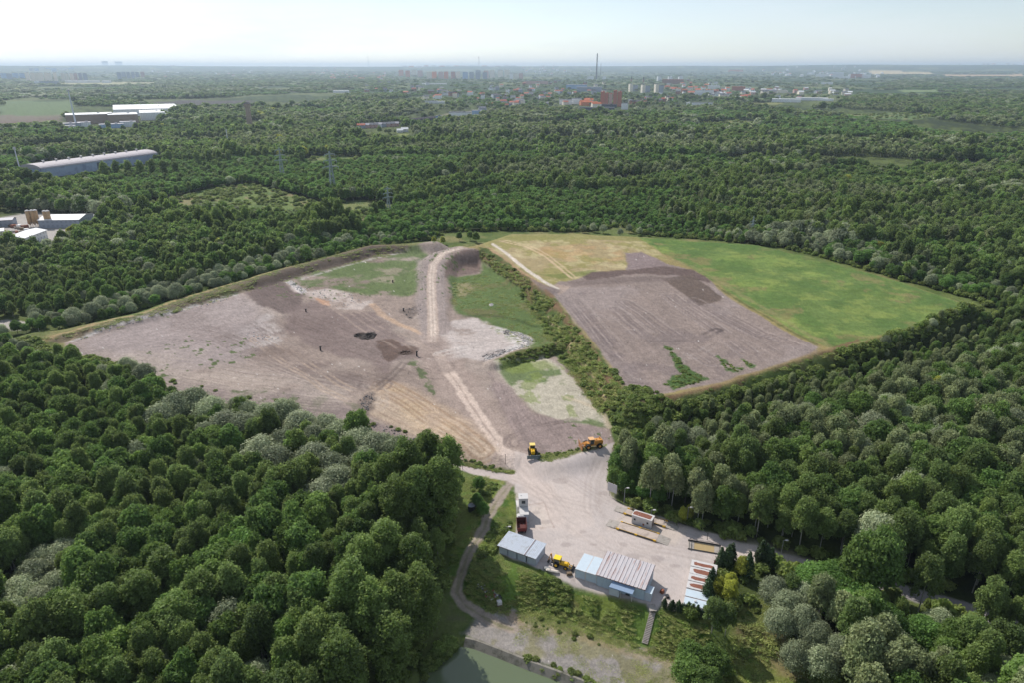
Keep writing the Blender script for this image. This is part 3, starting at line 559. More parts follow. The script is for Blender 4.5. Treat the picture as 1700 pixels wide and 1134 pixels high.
ZLAB = {'ground': 'dark ground under the woods and out to the wooded hills on the horizon', 'grass_field': 'weedy grass strips and banks round the two landfill fields', 'dirt_track': 'narrow dry tracks along the embankment crests',
        'landfill': 'grey brown raked soil of the lower landfill field', 'dirt_road': 'pale dirt haul road climbing from the yard over the landfill', 'gravel_plot': 'pale sandy plot with weeds below the grey plateau',
        'dry_field': 'straw coloured dry grass field at the top of the plateau', 'meadow': 'bright green meadow beside the grey plateau', 'capped_landfill': 'flat grey soil plateau with wheel marks',
        'lawn': 'green grass slope below the yard buildings', 'gravel_lot': 'grey gravel lot between the slope and the pond', 'gravel_path': 'pale two rut path curving down from the yard',
        'yard_pavement': 'pale concrete yard between the containers and the scales', 'road': 'asphalt road leaving the yard between the trees'}
for zi, zn in enumerate(ZONES):
    Fi = F[fz == zi]
    if not len(Fi): continue
    u, inv = np.unique(Fi, return_inverse=True)
    me = mesh_from(zn, V3[u], inv.reshape(-1, 4), [YM if zn in ('yard_pavement', 'road') else GM], True, colr[u])
    link(zn, me, kind='structure', label=ZLAB.get(zn, zn))
# pond
pm = bpy.data.materials.new("pond_water"); pm.use_nodes = True; pb = pm.node_tree.nodes["Principled BSDF"]
pb.inputs["Base Color"].default_value = (*alb(106,118,88), 1); pb.inputs["Roughness"].default_value = 0.12; pb.inputs["Specular IOR Level"].default_value = 0.5
no = pm.node_tree.nodes.new("ShaderNodeTexNoise"); no.inputs["Scale"].default_value = 0.8; bu = pm.node_tree.nodes.new("ShaderNodeBump"); bu.inputs["Strength"].default_value = 0.08
pm.node_tree.links.new(no.outputs[0], bu.inputs["Height"]); pm.node_tree.links.new(bu.outputs[0], pb.inputs["Normal"])
c_ = P_POND.mean(0); Pp = c_ + (P_POND-c_)*1.02
me = bpy.data.meshes.new("pond_water"); me.from_pydata([(p[0], p[1], ZP) for p in Pp], [], [tuple(range(len(Pp)))]); me.materials.append(pm); me.update()
if me.polygons[0].normal.z < 0: me.flip_normals()
link("pond_water", me, kind='structure', label='murky green pond behind the concrete embankment')
# ------------------------------------------------------------------ trees
def leaf_material(name, c, c2, trans=0.3, rough=0.55):
    m = bpy.data.materials.new(name); m.use_nodes = True; nt = m.node_tree; N = nt.nodes; L = nt.links
    b = N["Principled BSDF"]; out = N["Material Output"]; b.inputs["Roughness"].default_value = rough; b.inputs["Specular IOR Level"].default_value = 0.2
    oi = N.new("ShaderNodeObjectInfo"); at = N.new("ShaderNodeAttribute"); at.attribute_name = "tone"
    mx = N.new("ShaderNodeMix"); mx.data_type = 'RGBA'; L.new(oi.outputs["Random"], mx.inputs[0]); mx.inputs[6].default_value = (*c, 1); mx.inputs[7].default_value = (*c2, 1)
    hs = N.new("ShaderNodeHueSaturation"); L.new(mx.outputs[2], hs.inputs["Color"])
    # per tree brightness from a scrambled random, per leaf cluster tone
    m1 = N.new("ShaderNodeMath"); m1.operation = 'MULTIPLY'; m1.inputs[1].default_value = 17.31; L.new(oi.outputs["Random"], m1.inputs[0])
    m2 = N.new("ShaderNodeMath"); m2.operation = 'FRACT'; L.new(m1.outputs[0], m2.inputs[0])
    m3 = N.new("ShaderNodeMapRange"); m3.inputs[3].default_value = 0.72; m3.inputs[4].default_value = 1.32; L.new(m2.outputs[0], m3.inputs[0])
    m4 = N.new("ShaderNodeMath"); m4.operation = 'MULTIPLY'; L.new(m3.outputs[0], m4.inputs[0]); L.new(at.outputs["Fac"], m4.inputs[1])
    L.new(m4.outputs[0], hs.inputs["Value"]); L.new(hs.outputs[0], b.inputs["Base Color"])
    tr = N.new("ShaderNodeBsdfTranslucent"); h2 = N.new("ShaderNodeHueSaturation"); h2.inputs["Hue"].default_value = 0.49; h2.inputs["Value"].default_value = 1.3
    L.new(hs.outputs[0], h2.inputs["Color"]); L.new(h2.outputs[0], tr.inputs[0])
    ms = N.new("ShaderNodeMixShader"); ms.inputs[0].default_value = trans
    L.new(b.outputs[0], ms.inputs[1]); L.new(tr.outputs[0], ms.inputs[2]); L.new(ms.outputs[0], out.inputs[0])
    return m
BARK = mat("bark", (0.16,0.13,0.10), 0.9, var=0.3, scale=2)
BARKW = mat("pale_bark", (0.42,0.40,0.36), 0.8, var=0.3, scale=3, stain=(0.08,0.07,0.06), stain_scale=3)
SPEC = {
 'broadleaf': leaf_material("broadleaf_leaves", (0.116,0.202,0.053), (0.169,0.257,0.066), 0.48),
 'birch': leaf_material("birch_leaves", (0.195,0.263,0.078), (0.151,0.220,0.070), 0.48),
 'willow': leaf_material("willow_leaves", (0.275,0.320,0.185), (0.360,0.400,0.250), 0.35),
 'poplar': leaf_material("poplar_leaves", (0.154,0.228,0.063), (0.195,0.272,0.076), 0.48),
 'locust': leaf_material("locust_leaves", (0.158,0.276,0.069), (0.127,0.232,0.060), 0.48),
 'aspen': leaf_material("aspen_leaves", (0.217,0.264,0.120), (0.273,0.311,0.150), 0.35),
 'thuja': leaf_material("thuja_leaves", (0.034,0.065,0.024), (0.045,0.075,0.027), 0.1),
 'yellow': leaf_material("lime_leaves", (0.407,0.436,0.076), (0.364,0.397,0.081), 0.48),
 'shrub': leaf_material("shrub_leaves", (0.167,0.240,0.061), (0.236,0.287,0.087), 0.48),
}
def unit(n, r):
    v = r.normal(size=(n, 3)); return v/np.linalg.norm(v, axis=1)[:, None]
def leaf_cards(lobes, n, size, r, up=0.0, flat=0.0, jit=0.8, shell=(0.80, 1.20)):
    """small leaf sprays over the outside of a set of rounded limbs"""
    C = np.array([l[0] for l in lobes]); Rr = np.array([l[1] for l in lobes])         # radii per axis
    area = (Rr[:, 0]*Rr[:, 2]); k = r.choice(len(lobes), size=int(n*1.9), p=area/area.sum())
    d = unit(len(k), r); d[:, 2] = np.where(d[:, 2] < -0.35, -d[:, 2], d[:, 2])
    sc = r.uniform(shell[0], shell[1], len(k)); sc = np.where(r.uniform(size=len(k)) < .24, r.uniform(1.1, 1.5, len(k)), sc)
    p = C[k] + d*Rr[k]*sc[:, None]
    ins = np.zeros(len(k), bool)
    for j in range(len(lobes)):
        q = (p-C[j])/Rr[j]; ins |= (np.einsum('ij,ij->i', q, q) < 0.62) & (k != j)
    p = p[~ins][:n]; d = d[~ins][:n]; k = k[~ins][:n]; m = len(p)
    nrm = d + unit(m, r)*jit; nrm[:, 2] += up; nrm /= np.linalg.norm(nrm, axis=1)[:, None]
    a = np.cross(nrm, unit(m, r)); a /= np.linalg.norm(a, axis=1)[:, None]; b = np.cross(nrm, a)
    s = size*r.uniform(0.55, 1.35, m)[:, None]
    asp = r.uniform(0.55, 1.0, m)[:, None]
    q = [p-a*s-b*s*asp*0.2, p+b*s*asp*-0.9 + nrm*s*0.15, p+a*s+b*s*asp*0.25, p+b*s*asp*0.9 + nrm*s*0.1]
    V = np.stack(q, 1).reshape(-1, 3); Fq = np.arange(m*4).reshape(m, 4)
    lobe_t = r.uniform(0.86, 1.14, len(lobes))[k]
    tone = np.repeat(r.uniform(0.72, 1.28, m)*lobe_t, 4)
    return V, Fq, tone
_ico = {}
def ico(sub):
    if sub not in _ico:
        bm = bmesh.new(); bmesh.ops.create_icosphere(bm, subdivisions=sub, radius=1)
        _ico[sub] = (np.array([v.co[:] for v in bm.verts]), np.array([[v.index for v in f.verts] for f in bm.faces])); bm.free()
    return _ico[sub]
def cores(lobes, r, k=0.80, sub=2):
    iv, fi = ico(sub); VV = []; FF = []; o = 0
    for c, R in lobes:
        w = 1 + (r.uniform(-0.12, 0.12, len(iv)))
        VV.append(np.array(c) + iv*np.array(R)*k*w[:, None]); FF.append(fi+o); o += len(iv)
    return np.concatenate(VV), np.concatenate(FF)
def limb(p0, p1, r0, r1, n=6):
    p0 = np.array(p0, float); p1 = np.array(p1, float); t = p1-p0; t /= np.linalg.norm(t)
    a = np.cross(t, [0.3, 0.9, 0.1]); a /= np.linalg.norm(a); b = np.cross(t, a)
    an = np.arange(n)*2*math.pi/n; ring = np.cos(an)[:, None]*a + np.sin(an)[:, None]*b
    V = np.concatenate([p0+ring*r0, p1+ring*r1]); i = np.arange(n); j = (i+1) % n
    return V, np.stack([i, j, j+n, i+n], 1)
def trunk_mesh(name, h, rad0, lobes, m, r):
    Vs = []; Fs = []; o = 0
    segs = [((0, 0, -0.4), (0.05*h*r.normal()*0.3, 0, h*0.45), rad0, rad0*0.7)]
    segs.append((segs[0][1], (r.normal()*0.02*h, r.normal()*0.02*h, h*0.85), rad0*0.7, rad0*0.2))
    for c, R in lobes[:6]:
        z0 = min(c[2]*0.7, h*0.6); segs.append(((0, 0, z0), (c[0], c[1], c[2]), rad0*0.45, rad0*0.1))
    for s in segs:
        V, Fq = limb(*s); Vs.append(V); Fs.append(Fq+o); o += len(V)
    return mesh_from(name, np.concatenate(Vs), np.concatenate(Fs), [m], True)
def lobes_for(kind, r):
    """unit tree: height 1, crown width about 1 at scale of its own; returns lobes with (centre, radii), h, w"""
    L = []
    if kind in ('broadleaf', 'yellow'):
        h, w = 12.0, 8.0; n = 30
        for i in range(n):
            a = i*2.4+r.uniform(0, .6); t = (i+0.5)/n; rr = w*0.5*math.sqrt(t)*0.72
            z = h*(0.80-0.36*t*t) + r.uniform(-1.1, .9); s = r.uniform(0.6, 1.35)
            L.append(((rr*math.cos(a), rr*math.sin(a), z), (s, s, s*0.95)))
        L.append(((0, 0, h*.56), (w*.33, w*.33, h*.22)))
        for i in range(5):
            a = i*1.26+r.uniform(0, .5); L.append(((w*.30*math.cos(a), w*.30*math.sin(a), h*0.40), (1.6, 1.6, 2.2)))
    elif kind in ('birch', 'aspen'):
        h, w = 11.8, 5.7; n = 28
        for i in range(n):
            a = i*2.4+r.uniform(0, .6); t = (i+0.5)/n; rr = w*0.5*math.sin(min(1, .22+t*.95)*1.5)*0.70
            z = h*(0.85-0.46*t**1.5) + r.uniform(-.7, .7); s = r.uniform(0.5, 1.05)
            L.append(((rr*math.cos(a), rr*math.sin(a), z), (s, s, s*1.25)))
        L.append(((0, 0, h*.62), (w*.28, w*.28, h*.28)))
    elif kind == 'willow':
        h, w = 10.0, 9.8; n = 24
        for i in range(n):
            a = i*2.4+r.uniform(0, .6); t = (i+0.5)/n; rr = w*0.5*math.sqrt(t)*0.70
            z = h*(0.78-0.38*t) + r.uniform(-.6, .6); s = r.uniform(0.9, 1.8)
            L.append(((rr*math.cos(a), rr*math.sin(a), z), (s, s, s*0.92)))
        L.append(((0, 0, h*.42), (w*.36, w*.36, h*.34)))
    elif kind == 'poplar':
        h, w = 21.0, 9.6; n = 52
        for i in range(n):
            a = i*2.4+r.uniform(0, .6); t = (i+0.5)/n; rr = w*0.5*min(1, math.sqrt(t*3.6+.05))*r.uniform(.35, .82)
            z = h*(0.91-0.70*t**1.35) + r.uniform(-1.1, 1.1); s = r.uniform(0.75, 1.55)
            L.append(((rr*math.cos(a), rr*math.sin(a), z), (s, s, s*1.35)))
        L.append(((0, 0, h*.55), (w*.27, w*.27, h*.36)))
    elif kind == 'locust':
        h, w = 10.5, 8.6; n = 26
        for i in range(n):
            a = i*2.4+r.uniform(0, .6); t = (i+0.5)/n; rr = w*0.5*math.sqrt(t)*0.78
            z = h*(0.84-0.26*t) + r.uniform(-1.1, .7); s = r.uniform(0.65, 1.45)
            L.append(((rr*math.cos(a), rr*math.sin(a), z), (s*1.2, s*1.2, s*0.7)))
        for i in range(4):
            a = i*1.57; L.append(((w*.24*math.cos(a), w*.24*math.sin(a), h*0.42), (2.0, 2.0, 2.2)))
    elif kind == 'thuja':
        h, w = 4.2, 1.9
        for z, s in ((.8, .9), (1.7, .92), (2.5, .78), (3.2, .55), (3.75, .3)): L.append(((r.normal()*.05, r.normal()*.05, z), (s, s, .95)))
    elif kind == 'shrub':
        h, w = 3.0, 3.6
        for i in range(8):
            a = i*2.4; t = (i+.5)/8; rr = 1.25*math.sqrt(t); s = r.uniform(.7, 1.1)
            L.append(((rr*math.cos(a), rr*math.sin(a), 1.9-1.0*t+r.uniform(-.2, .2)), (s, s, s*.9)))
        L.append(((0, 0, .9), (1.4, 1.4, 1.0)))
    return L, h, w
CARDS = {'broadleaf': (5200, .27, .80), 'yellow': (5400, .23, .8), 'birch': (4600, .21, .95), 'aspen': (4600, .22, 1.0), 'willow': (8200, .20, .7), 'poplar': (10000, .27, .9),
         'locust': (5200, .27, .8), 'thuja': (1100, .16, .7), 'shrub': (900, .22, .8)}
HW = {}
def make_template(kind, v, lod):
    r = np.random.default_rng(hash((len(kind)*131+ord(kind[0])*7+ord(kind[-1]), v)) % 99991)
    L, h, w = lobes_for(kind, r); HW[kind] = (h, w)
    n, s, j = CARDS[kind]
    if lod == 1: n, s = int(n*.22), s*1.95
    if lod == 2: n, s = int(n*.045), s*4.2
    V, Fq, tone = leaf_cards(L, n, s, r, jit=j)
    # quads to triangles plus an opaque, lumpy inside of the same leaves, toned down as inner crown shade
    T = np.concatenate([Fq[:, [0, 1, 2]], Fq[:, [0, 2, 3]]])
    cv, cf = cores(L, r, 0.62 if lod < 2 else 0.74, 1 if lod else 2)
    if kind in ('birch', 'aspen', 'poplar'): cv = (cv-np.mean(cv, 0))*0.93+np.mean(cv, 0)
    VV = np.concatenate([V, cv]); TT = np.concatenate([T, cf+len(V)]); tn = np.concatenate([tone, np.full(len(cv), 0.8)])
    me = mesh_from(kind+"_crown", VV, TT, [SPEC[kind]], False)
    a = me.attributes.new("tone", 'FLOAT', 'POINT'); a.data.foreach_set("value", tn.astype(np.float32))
    tm = trunk_mesh(kind+"_trunk", h, {'poplar': .38, 'willow': .3, 'shrub': .08, 'thuja': .1, 'birch': .14, 'aspen': .15}.get(kind, .22), L, BARKW if kind in ('birch', 'aspen') else BARK, r)
    return me, tm
TPL = {}
KINDS_ = ['broadleaf', 'birch', 'willow', 'poplar', 'locust', 'aspen', 'yellow', 'thuja', 'shrub']
NVAR = {'broadleaf': 5, 'birch': 4, 'willow': 4, 'poplar': 3, 'locust': 3, 'aspen': 3, 'yellow': 2, 'thuja': 2, 'shrub': 3}
for kd in KINDS_:
    for v in range(NVAR[kd]):
        for lod in ((0,) if kd == 'thuja' else (0, 1, 2)): TPL[kd, v, lod] = make_template(kd, v, lod)

# where trees stand --------------------------------------------------------------
P_BARE = [P_OPEN, W(ROADL), W([(1185,935),(1278,930),(1288,1010),(1250,1035),(1180,1040)])]
NO_TREES = [W(q) for q in ([q_[0] for q_ in MIDS] + [[(595,224),(665,221),(665,206),(595,208)],[(680,212),(735,208),(735,196),(680,200)],[(740,202),(805,198),(805,182),(740,186)],[(655,230),(680,230),(680,212),(655,212)],[(925,181),(970,181),(970,168),(925,168)],[(945,192),(1045,190),(1045,174),(945,176)],
            [(1280,174),(1390,172),(1390,162),(1280,164)],[(1140,179),(1190,179),(1190,169),(1140,169)],[(700,177),(740,177),(740,166),(700,166)],[(745,168),(765,168),(765,159),(745,159)],[(550,158),(580,158),(580,149),(550,149)],[(405,222),(425,222),(425,205),(405,205)],[(318,368),(360,366),(360,353),(318,355)],[(695,146),(745,146),(745,138),(695,138)]])] + [W(q) for q in (OPEN2, [(-20,350),(60,352),(150,360),(190,362),(170,384),(130,400),(90,424),(30,424),(-20,410)], [(0,167),(120,167),(122,190),(100,204),(0,204)], [(98,220),(225,217),(278,208),(278,178),(130,176)],
            [(250,172),(300,167),(420,167),(420,173),(330,179),(250,176)], [(70,137),(260,135),(262,138),(120,140)], [(742,240),(760,237),(785,237),(784,242),(760,245)],
            [(1440,121),(1540,122),(1560,124),(1450,124)], [(1560,124),(1700,124),(1700,127),(1580,127)], [(-20,532),(46,532),(44,548),(-20,548)],
            [(60,322),(120,312),(168,300),(270,272),(270,250),(62,268)], [(1490,147),(1560,147),(1560,149),(1500,150)], [(0,283),(50,285),(45,297),(0,300)])]
SCRUB = [W(q) for q in ([(780,232),(900,228),(1010,222),(1100,232),(1180,232),(1160,245),(1080,240),(1000,248),(960,262),(900,252),(820,246)], [(190,360),(230,340),(300,325),(350,312),(420,305),(470,318),(540,338),(600,345),(640,350),(600,382),(480,380),(400,368),(300,362),(240,374)])]
TOWN = [W(q) for q in ([(560,210),(700,200),(880,180),(1100,190),(1200,165),(1400,168),(1500,130),(1300,120),(900,112),(660,112),(640,150),(720,160),(700,185)], [(0,132),(200,140),(260,118),(0,118)])]
trees = []     # x, y, kind, scale, zscale, rot, var
def too_close(x, y, lst, f):
    return any((x-a)**2+(y-b)**2 < (f*c)**2 for a, b, c in lst)
KEY = []
def key(kind, tops, h, wd=1.0):
    for p in tops:
        hh = h*random.uniform(.92, 1.08); x, y = G(p[0], p[1], hh*0.93)
        z = gz(x, y)
        h0, w0 = HW[kind]; s = hh/h0
        KEY.append((x, y, w0*s*wd*0.5)); trees.append((x, y, kind, s*wd*random.uniform(.95, 1.1), s, random.uniform(0, 6.28), random.randrange(NVAR[kind]), 1))
key('poplar', [(640,768),(676,742),(713,728),(742,738),(728,775),(690,792),(655,806)], 21, 1.0)
key('poplar', [(600,905),(640,882),(682,888),(575,950),(612,962),(655,940),(692,925),(560,1035),(640,1000)], 20, 1.1)
key('poplar', [(265,925),(230,960),(170,985),(330,960),(290,1000),(110,1000)], 16, 1.25)
key('willow', [(262,672),(290,655),(318,648),(347,662),(372,685),(400,688),(442,672),(470,668),(498,686),(428,728),(470,716),(540,690),(562,702),(592,714),(622,722),(520,738),(548,756),(602,745),(652,728),(560,780),(528,800),(455,742)], 12.5, 1.05)
key('willow', [(0,836),(22,862),(100,900),(62,912),(48,935),(28,962),(60,980),(88,955),(6,1000),(420,1105),(570,1108),(640,1120),(10,1115),(210,600),(235,612)], 9.5)
key('willow', [(1128,702),(1158,712),(1200,722),(1186,748),(1222,742),(1112,742),(1152,745)], 9.5, .9)
key('willow', [(1290,962),(1312,985),(1335,972),(1300,1008),(1342,1008),(1362,1030),(1330,1048),(1372,1060),(1400,1055),(1500,1058),(1440,1050),(1566,1015),(1680,1048),(1672,1095),(1650,1125)], 9, .78)
key('willow', [(118,511),(150,501),(165,491),(205,491),(232,479),(262,473),(290,475),(318,445),(342,453),(362,437),(398,437),(412,425),(442,421),(470,415),(505,405),(530,411),(560,393),(540,385),(575,387)], 9)
key('willow', [(968,372),(985,370),(1002,372),(1045,372),(1062,376),(1030,378)], 7, .8)
key('yellow', [(1236,925),(1195,960),(1215,965),(1216,952),(720,395),(735,392)], 6.5, .8)
key('yellow', [(1135,842),(1146,838)], 6, .6)
key('broadleaf', [(1155,1040),(1195,1048),(1150,1062),(1180,1080)], 8.5, 1.1)
key('birch', [(1190,990),(1212,1000),(1318,958)], 9.5)
key('locust', [(1362,940),(1390,936),(1412,952),(1435,966),(1375,960),(1400,985),(1480,1010),(1540,1030)], 9.5, 1.1)
key('locust', [(795,792),(792,820),(802,835)], 5.5, .75)
key('broadleaf', [(1038,745),(1060,735),(1026,752),(1024,772),(1036,785),(1055,775)], 8.5, .9)
key('locust', [(1046,797),(1070,800),(1094,806)], 6.5, .8)
key('shrub', [(840,880),(835,892),(1150,1005)], 3)
key('broadleaf', [(1210,385),(1232,388),(762,383),(780,382),(790,384)], 8, .9)
key('poplar', [(170,270),(190,268),(210,268),(230,268),(250,266),(270,268),(290,270),(325,252),(345,250),(362,250),(378,252),(60,306),(85,302),(110,300),(135,298),(155,304),(40,312)], 19)

cand = []
rings = [(88, 330, 4.3, .82), (330, 750, 4.9, .90), (750, 1150, 6.6, 1.12), (1150, 1600, 8.6, 1.36), (1600, 3200, 14.0, 2.0), (3200, 7000, 27.0, 3.3), (7000, 14500, 62, 6.5)]
for r0, r1, sp, sc in rings:
    xm = r1*math.sin(math.radians(51 if r1 < 4000 else 46)); 
    gx, gy = np.meshgrid(np.arange(-xm, xm, sp), np.arange(r0*0.7, r1, sp*0.9)); gx = gx.ravel(); gy = gy.ravel()
    gx = gx + rng.uniform(-.48, .48, gx.size)*sp; gy = gy + rng.uniform(-.48, .48, gx.size)*sp
    rr = np.hypot(gx, gy); az = np.abs(np.arctan2(gx, gy))
    m = (rr >= r0) & (rr < r1) & (az < math.radians(50 if r1 < 4000 else 45)); gx = gx[m]; gy = gy[m]
    keep = np.ones(gx.size, bool)
    if r0 < 900:
        for P in P_BARE:
            d = sdist(P, gx, gy); keep &= d > 2.6
    for P in NO_TREES:
        if r1 > 300:
            sz_ = min(np.ptp(P[:, 0]), np.ptp(P[:, 1])); nz_ = (fbm(gx, gy, max(sz_*.3, 10), 3, 91)-.5)*min(sz_*.55, 120) if sz_ > 30 and P[:, 1].mean() > 650 else 0
            keep &= sdist(P, gx, gy)+nz_ > sc*2
    for P in SCRUB: keep &= ~((sdist(P, gx, gy) < 0) & (rng.uniform(size=gx.size) < (0.88 if P is SCRUB[1] else .85)))
    if r0 > 1000:
        for P in TOWN: keep &= ~((sdist(P, gx, gy) < 0) & (rng.uniform(size=gx.size) < 0.88))
    # clearings and thin places further off
    if r0 > 700: keep &= ~((fbm(gx, gy, 300, 4, 61) > 0.615))
    if r0 > 1500: keep &= ~((fbm(gx, gy, 900, 3, 64) > 0.70))
    if r0 > 3000: keep &= rng.uniform(size=gx.size) < 0.8
    cand.append((gx[keep], gy[keep], np.full(keep.sum(), sc)))
CX = np.concatenate([c[0] for c in cand]); CY = np.concatenate([c[1] for c in cand]); CS = np.concatenate([c[2] for c in cand])
CR = np.hypot(CX, CY)
kp = np.ones(CX.size, bool)
for a, b, c in KEY: kp &= (CX-a)**2+(CY-b)**2 > (c*0.85)**2
CX, CY, CS, CR = CX[kp], CY[kp], CS[kp], CR[kp]
sp1 = fbm(CX, CY, 45, 3, 71); sp2 = fbm(CX, CY, 22, 3, 72); sp3 = fbm(CX, CY, 90, 3, 73); sp4 = fbm(CX, CY, 260, 3, 75)
U = rng.uniform(size=CX.size); U2 = rng.uniform(size=CX.size)
KI = np.zeros(CX.size, int)     # broadleaf
left = CX < -10 - 0*CY
right = CX > 30
v = U*0.55+sp2*0.9-0.2
KI[:] = 0
KI[v > 0.52] = 1
KI[(v < 0.12)] = 4
ma = right & (sp1 > 0.54) & (U2 < .6); KI[ma] = 5
mb = right & (CR < 700) & (sp1 <= 0.54) & (U2 < .6); KI[mb] = 1
mw = (sp3 > 0.60) & (U2 > .45) & (CR > 300); KI[mw] = 2
KI[(U2 > .965)] = 2
KI[(U2 < .0018)] = 6
mp_ = (CR > 500) & (sp1 > .62) & (U2 > .4) & (U2 < .8); KI[mp_] = 3
dop = sdist(P_OPEN, CX, CY); st1 = (dop < 26) & (CX < 10) & (CY > 255); KI[st1 & (U2 < .62)] = 2; KI[st1 & (U2 >= .62) & (U2 < .85)] = 4
st2 = (dop < 30) & (CX >= 10) & (CY > 330) & (CY < 600); KI[st2 & (U2 < .3)] = 2; KI[st2 & (U2 > .7)] = 4
sg = (CR > 450) & (sp4 > .56) & (U < .75); KI[sg] = 4; HF_low = sg
sg = (CR > 450) & (sp4 < .40) & (U < .6); KI[sg] = 5
dark_l = (CX < -60) & (CR < 420) & (CR > 250) & (CY > 0) & (sdist(P_L, CX, CY) > 60); KI[dark_l & (KI == 2) & ~st1] = 0
HF = rng.triangular(.66, 1.0, 1.45, CX.size)*(0.42+0.75*sp3+0.5*sp4)
HF[KI == 3] *= 0.72; HF[(CR > 420) & (sp4 > .56)] *= .68;  HF[st1] *= .74; HF[st2] *= .66
pR = np.degrees(np.arctan2(CX, CY))
# low scrub against the foot of the plateau
ds = sdist(P_R, CX, CY); low = ds < 34; HF[low] *= sst(4, 40, ds[low])*0.55+0.38
# keep the road and the grassy opening below the container row in sight
hcan = 11.5*HF*CS**.38; bpx, bpy_, _d = proj(CX, CY, 0*CX); tpx, tpy, _d = proj(CX, CY, hcan)
rdy = np.interp(bpx, [1271,1338,1465,1606,1760], [921,938,968,1012,1066]); seen = ((bpx > 1266) & (bpx < 1335)) | ((bpx > 1445) & (bpx < 1500)) | ((bpx > 1530) & (bpx < 1625))
hit = seen & (bpy_ > rdy) & (tpy < rdy+18) & (CR < 330); fr_ = np.clip((bpy_-rdy-22)/np.maximum(bpy_-tpy, 1), .12, 1); HF = np.where(hit, HF*fr_, HF)
for i in range(CX.size):
    kd = KINDS_[KI[i]]; s = CS[i]*HF[i]; zs = HF[i]*((1.0 if CS[i] < .95 else CS[i]**0.38) if CS[i] < 1.9 else (1.05 if CS[i] < 3 else .85 if CS[i] < 5 else 1.0))
    trees.append((CX[i], CY[i], kd, s, zs, U[i]*628.0 % 6.283, int(U2[i]*997) % NVAR[kd], 0))
print("trees", len(trees))

# undergrowth bushes on banks, slopes and strips
def scatter_in(P, n, seed, dmax=-0.5):
    r = np.random.default_rng(seed); x = r.uniform(P[:, 0].min(), P[:, 0].max(), n*4); y = r.uniform(P[:, 1].min(), P[:, 1].max(), n*4)
    m = sdist(P, x, y) < dmax; return x[m][:n], y[m][:n]
bushes = []
KEEP_CLEAR = [(W(PATH), 2.4), (W([(1084,1012,0),(1070,1072,-5)]), 1.8)]
def clear(x, y):
    m = sdist(W(YARD_P), x, y) > .3
    for P_, w_ in KEEP_CLEAR: m &= ldist(P_, x, y)[0] > w_
    return m
def bush(pts, z, n, s0, s1, seed, clump=0.45, flat=0.8):
    P = W(pts, z) if not isinstance(pts, np.ndarray) else pts; x, y = scatter_in(P, n, seed)
    m = (fbm(x, y, 8, 3, seed) > clump) & clear(x, y); x = x[m]; y = y[m]; r = np.random.default_rng(seed+1)
    for a, b in zip(x, y): bushes.append((a, b, r.uniform(s0, s1), r.uniform(.6, 1.0)*flat, r.uniform(0, 6.28), r.integers(3)))
bush([(797,412,9),(812,414,9),(850,442,9),(880,466,9),(930,510,9),(965,555,8),(1000,600,7),(1035,645,6),(1050,672,4),(1050,710,1),(1022,712,2),(1000,680,2),(965,640,2),(935,605,2),(910,560,2),(885,520,2),(850,480,2),(815,440,4)], 5, 620, .22, .85, 1, .46)
bush([(820,600),(860,588),(918,574),(926,582),(900,592),(850,600)], 4, 90, .25, .5, 2, .2)
bush([(1060,690,5),(1200,668,4),(1362,612,4),(1430,600,2),(1320,660,0),(1200,700,0),(1060,725,0)], 4, 900, .3, 1.1, 3, .40)
bush([(1060,672,8),(1200,645,8),(1362,592,8),(1362,612,4),(1200,668,4),(1060,690,5)], 6, 260, .2, .5, 33, .5)
bush([(1400,585,8),(1500,552,8),(1612,514,8),(1660,520,0),(1530,580,0),(1420,620,0)], 4, 900, .35, 1.1, 4, .36)
bush([(1100,572),(1118,580),(1135,604),(1165,622),(1185,630),(1120,648),(1100,640),(1128,620),(1120,600)], ZR, 110, .18, .4, 5, .35, .6)
bush([(1190,590),(1215,606),(1235,612),(1225,620),(1205,616)], ZR, 20, .2, .4, 6, .2, .6)
bush([(1225,592),(1245,603),(1256,607),(1248,612),(1238,606)], ZR, 14, .2, .4, 7, .2, .6)
bush([(100,545),(238,512),(370,468),(430,450),(540,418),(668,398),(735,392),(735,385),(640,392),(540,412),(430,442),(300,478),(180,512),(90,540)], 0, 330, .4, 1.1, 8, .3)
bush([(1060,392),(1250,402),(1400,434),(1500,464),(1630,500),(1650,495),(1500,456),(1400,427),(1250,396),(1060,384)], 0, 300, .4, 1.1, 9, .25)
bush([(830,920),(900,950),(955,972),(1075,1008),(1170,1015),(1150,1100),(1060,1078),(940,1045),(850,1015),(800,985),(790,930)], -2, 110, .12, .38, 10, .5)
bush([(880,965),(920,965),(965,985),(1000,1005),(1000,1020),(960,1018),(900,1000)], -2, 110, .2, .45, 11, .25)
bush([(862,1086),(900,1096),(950,1110),(985,1128),(1010,1150),(960,1140),(900,1112),(860,1096)], -5, 60, .25, .55, 12, .1)
bush([(757,800),(830,800),(815,840),(780,880),(760,900)], 0, 60, .2, .6, 13, .5)
bush([(803,880),(850,858),(848,900),(830,920),(800,930),(790,915)], 0, 70, .25, .6, 14, .35)
bush([(740,1050,-4),(766,1070,-5),(745,1090,-5),(700,1130,-5),(690,1110,-4)], -5, 50, .3, .7, 15, .3)
bush([(755,762),(790,768),(825,778),(850,784),(825,784),(791,777)], 0, 60, .15, .4, 16, .2)
bush([(872,764),(900,760),(960,754),(1010,746),(970,758),(905,772)], 0, 50, .12, .28, 17, .2)
bush([(0,558),(60,560),(80,575),(130,592),(200,602),(260,622),(200,640),(100,620),(0,600)], 2, 260, .5, 1.2, 18, .2)
bush([(160,592),(250,618),(330,640),(430,664),(560,682),(620,702),(700,722),(700,735),(560,700),(430,684),(250,640)], 1, 150, .2, .6, 19, .5)
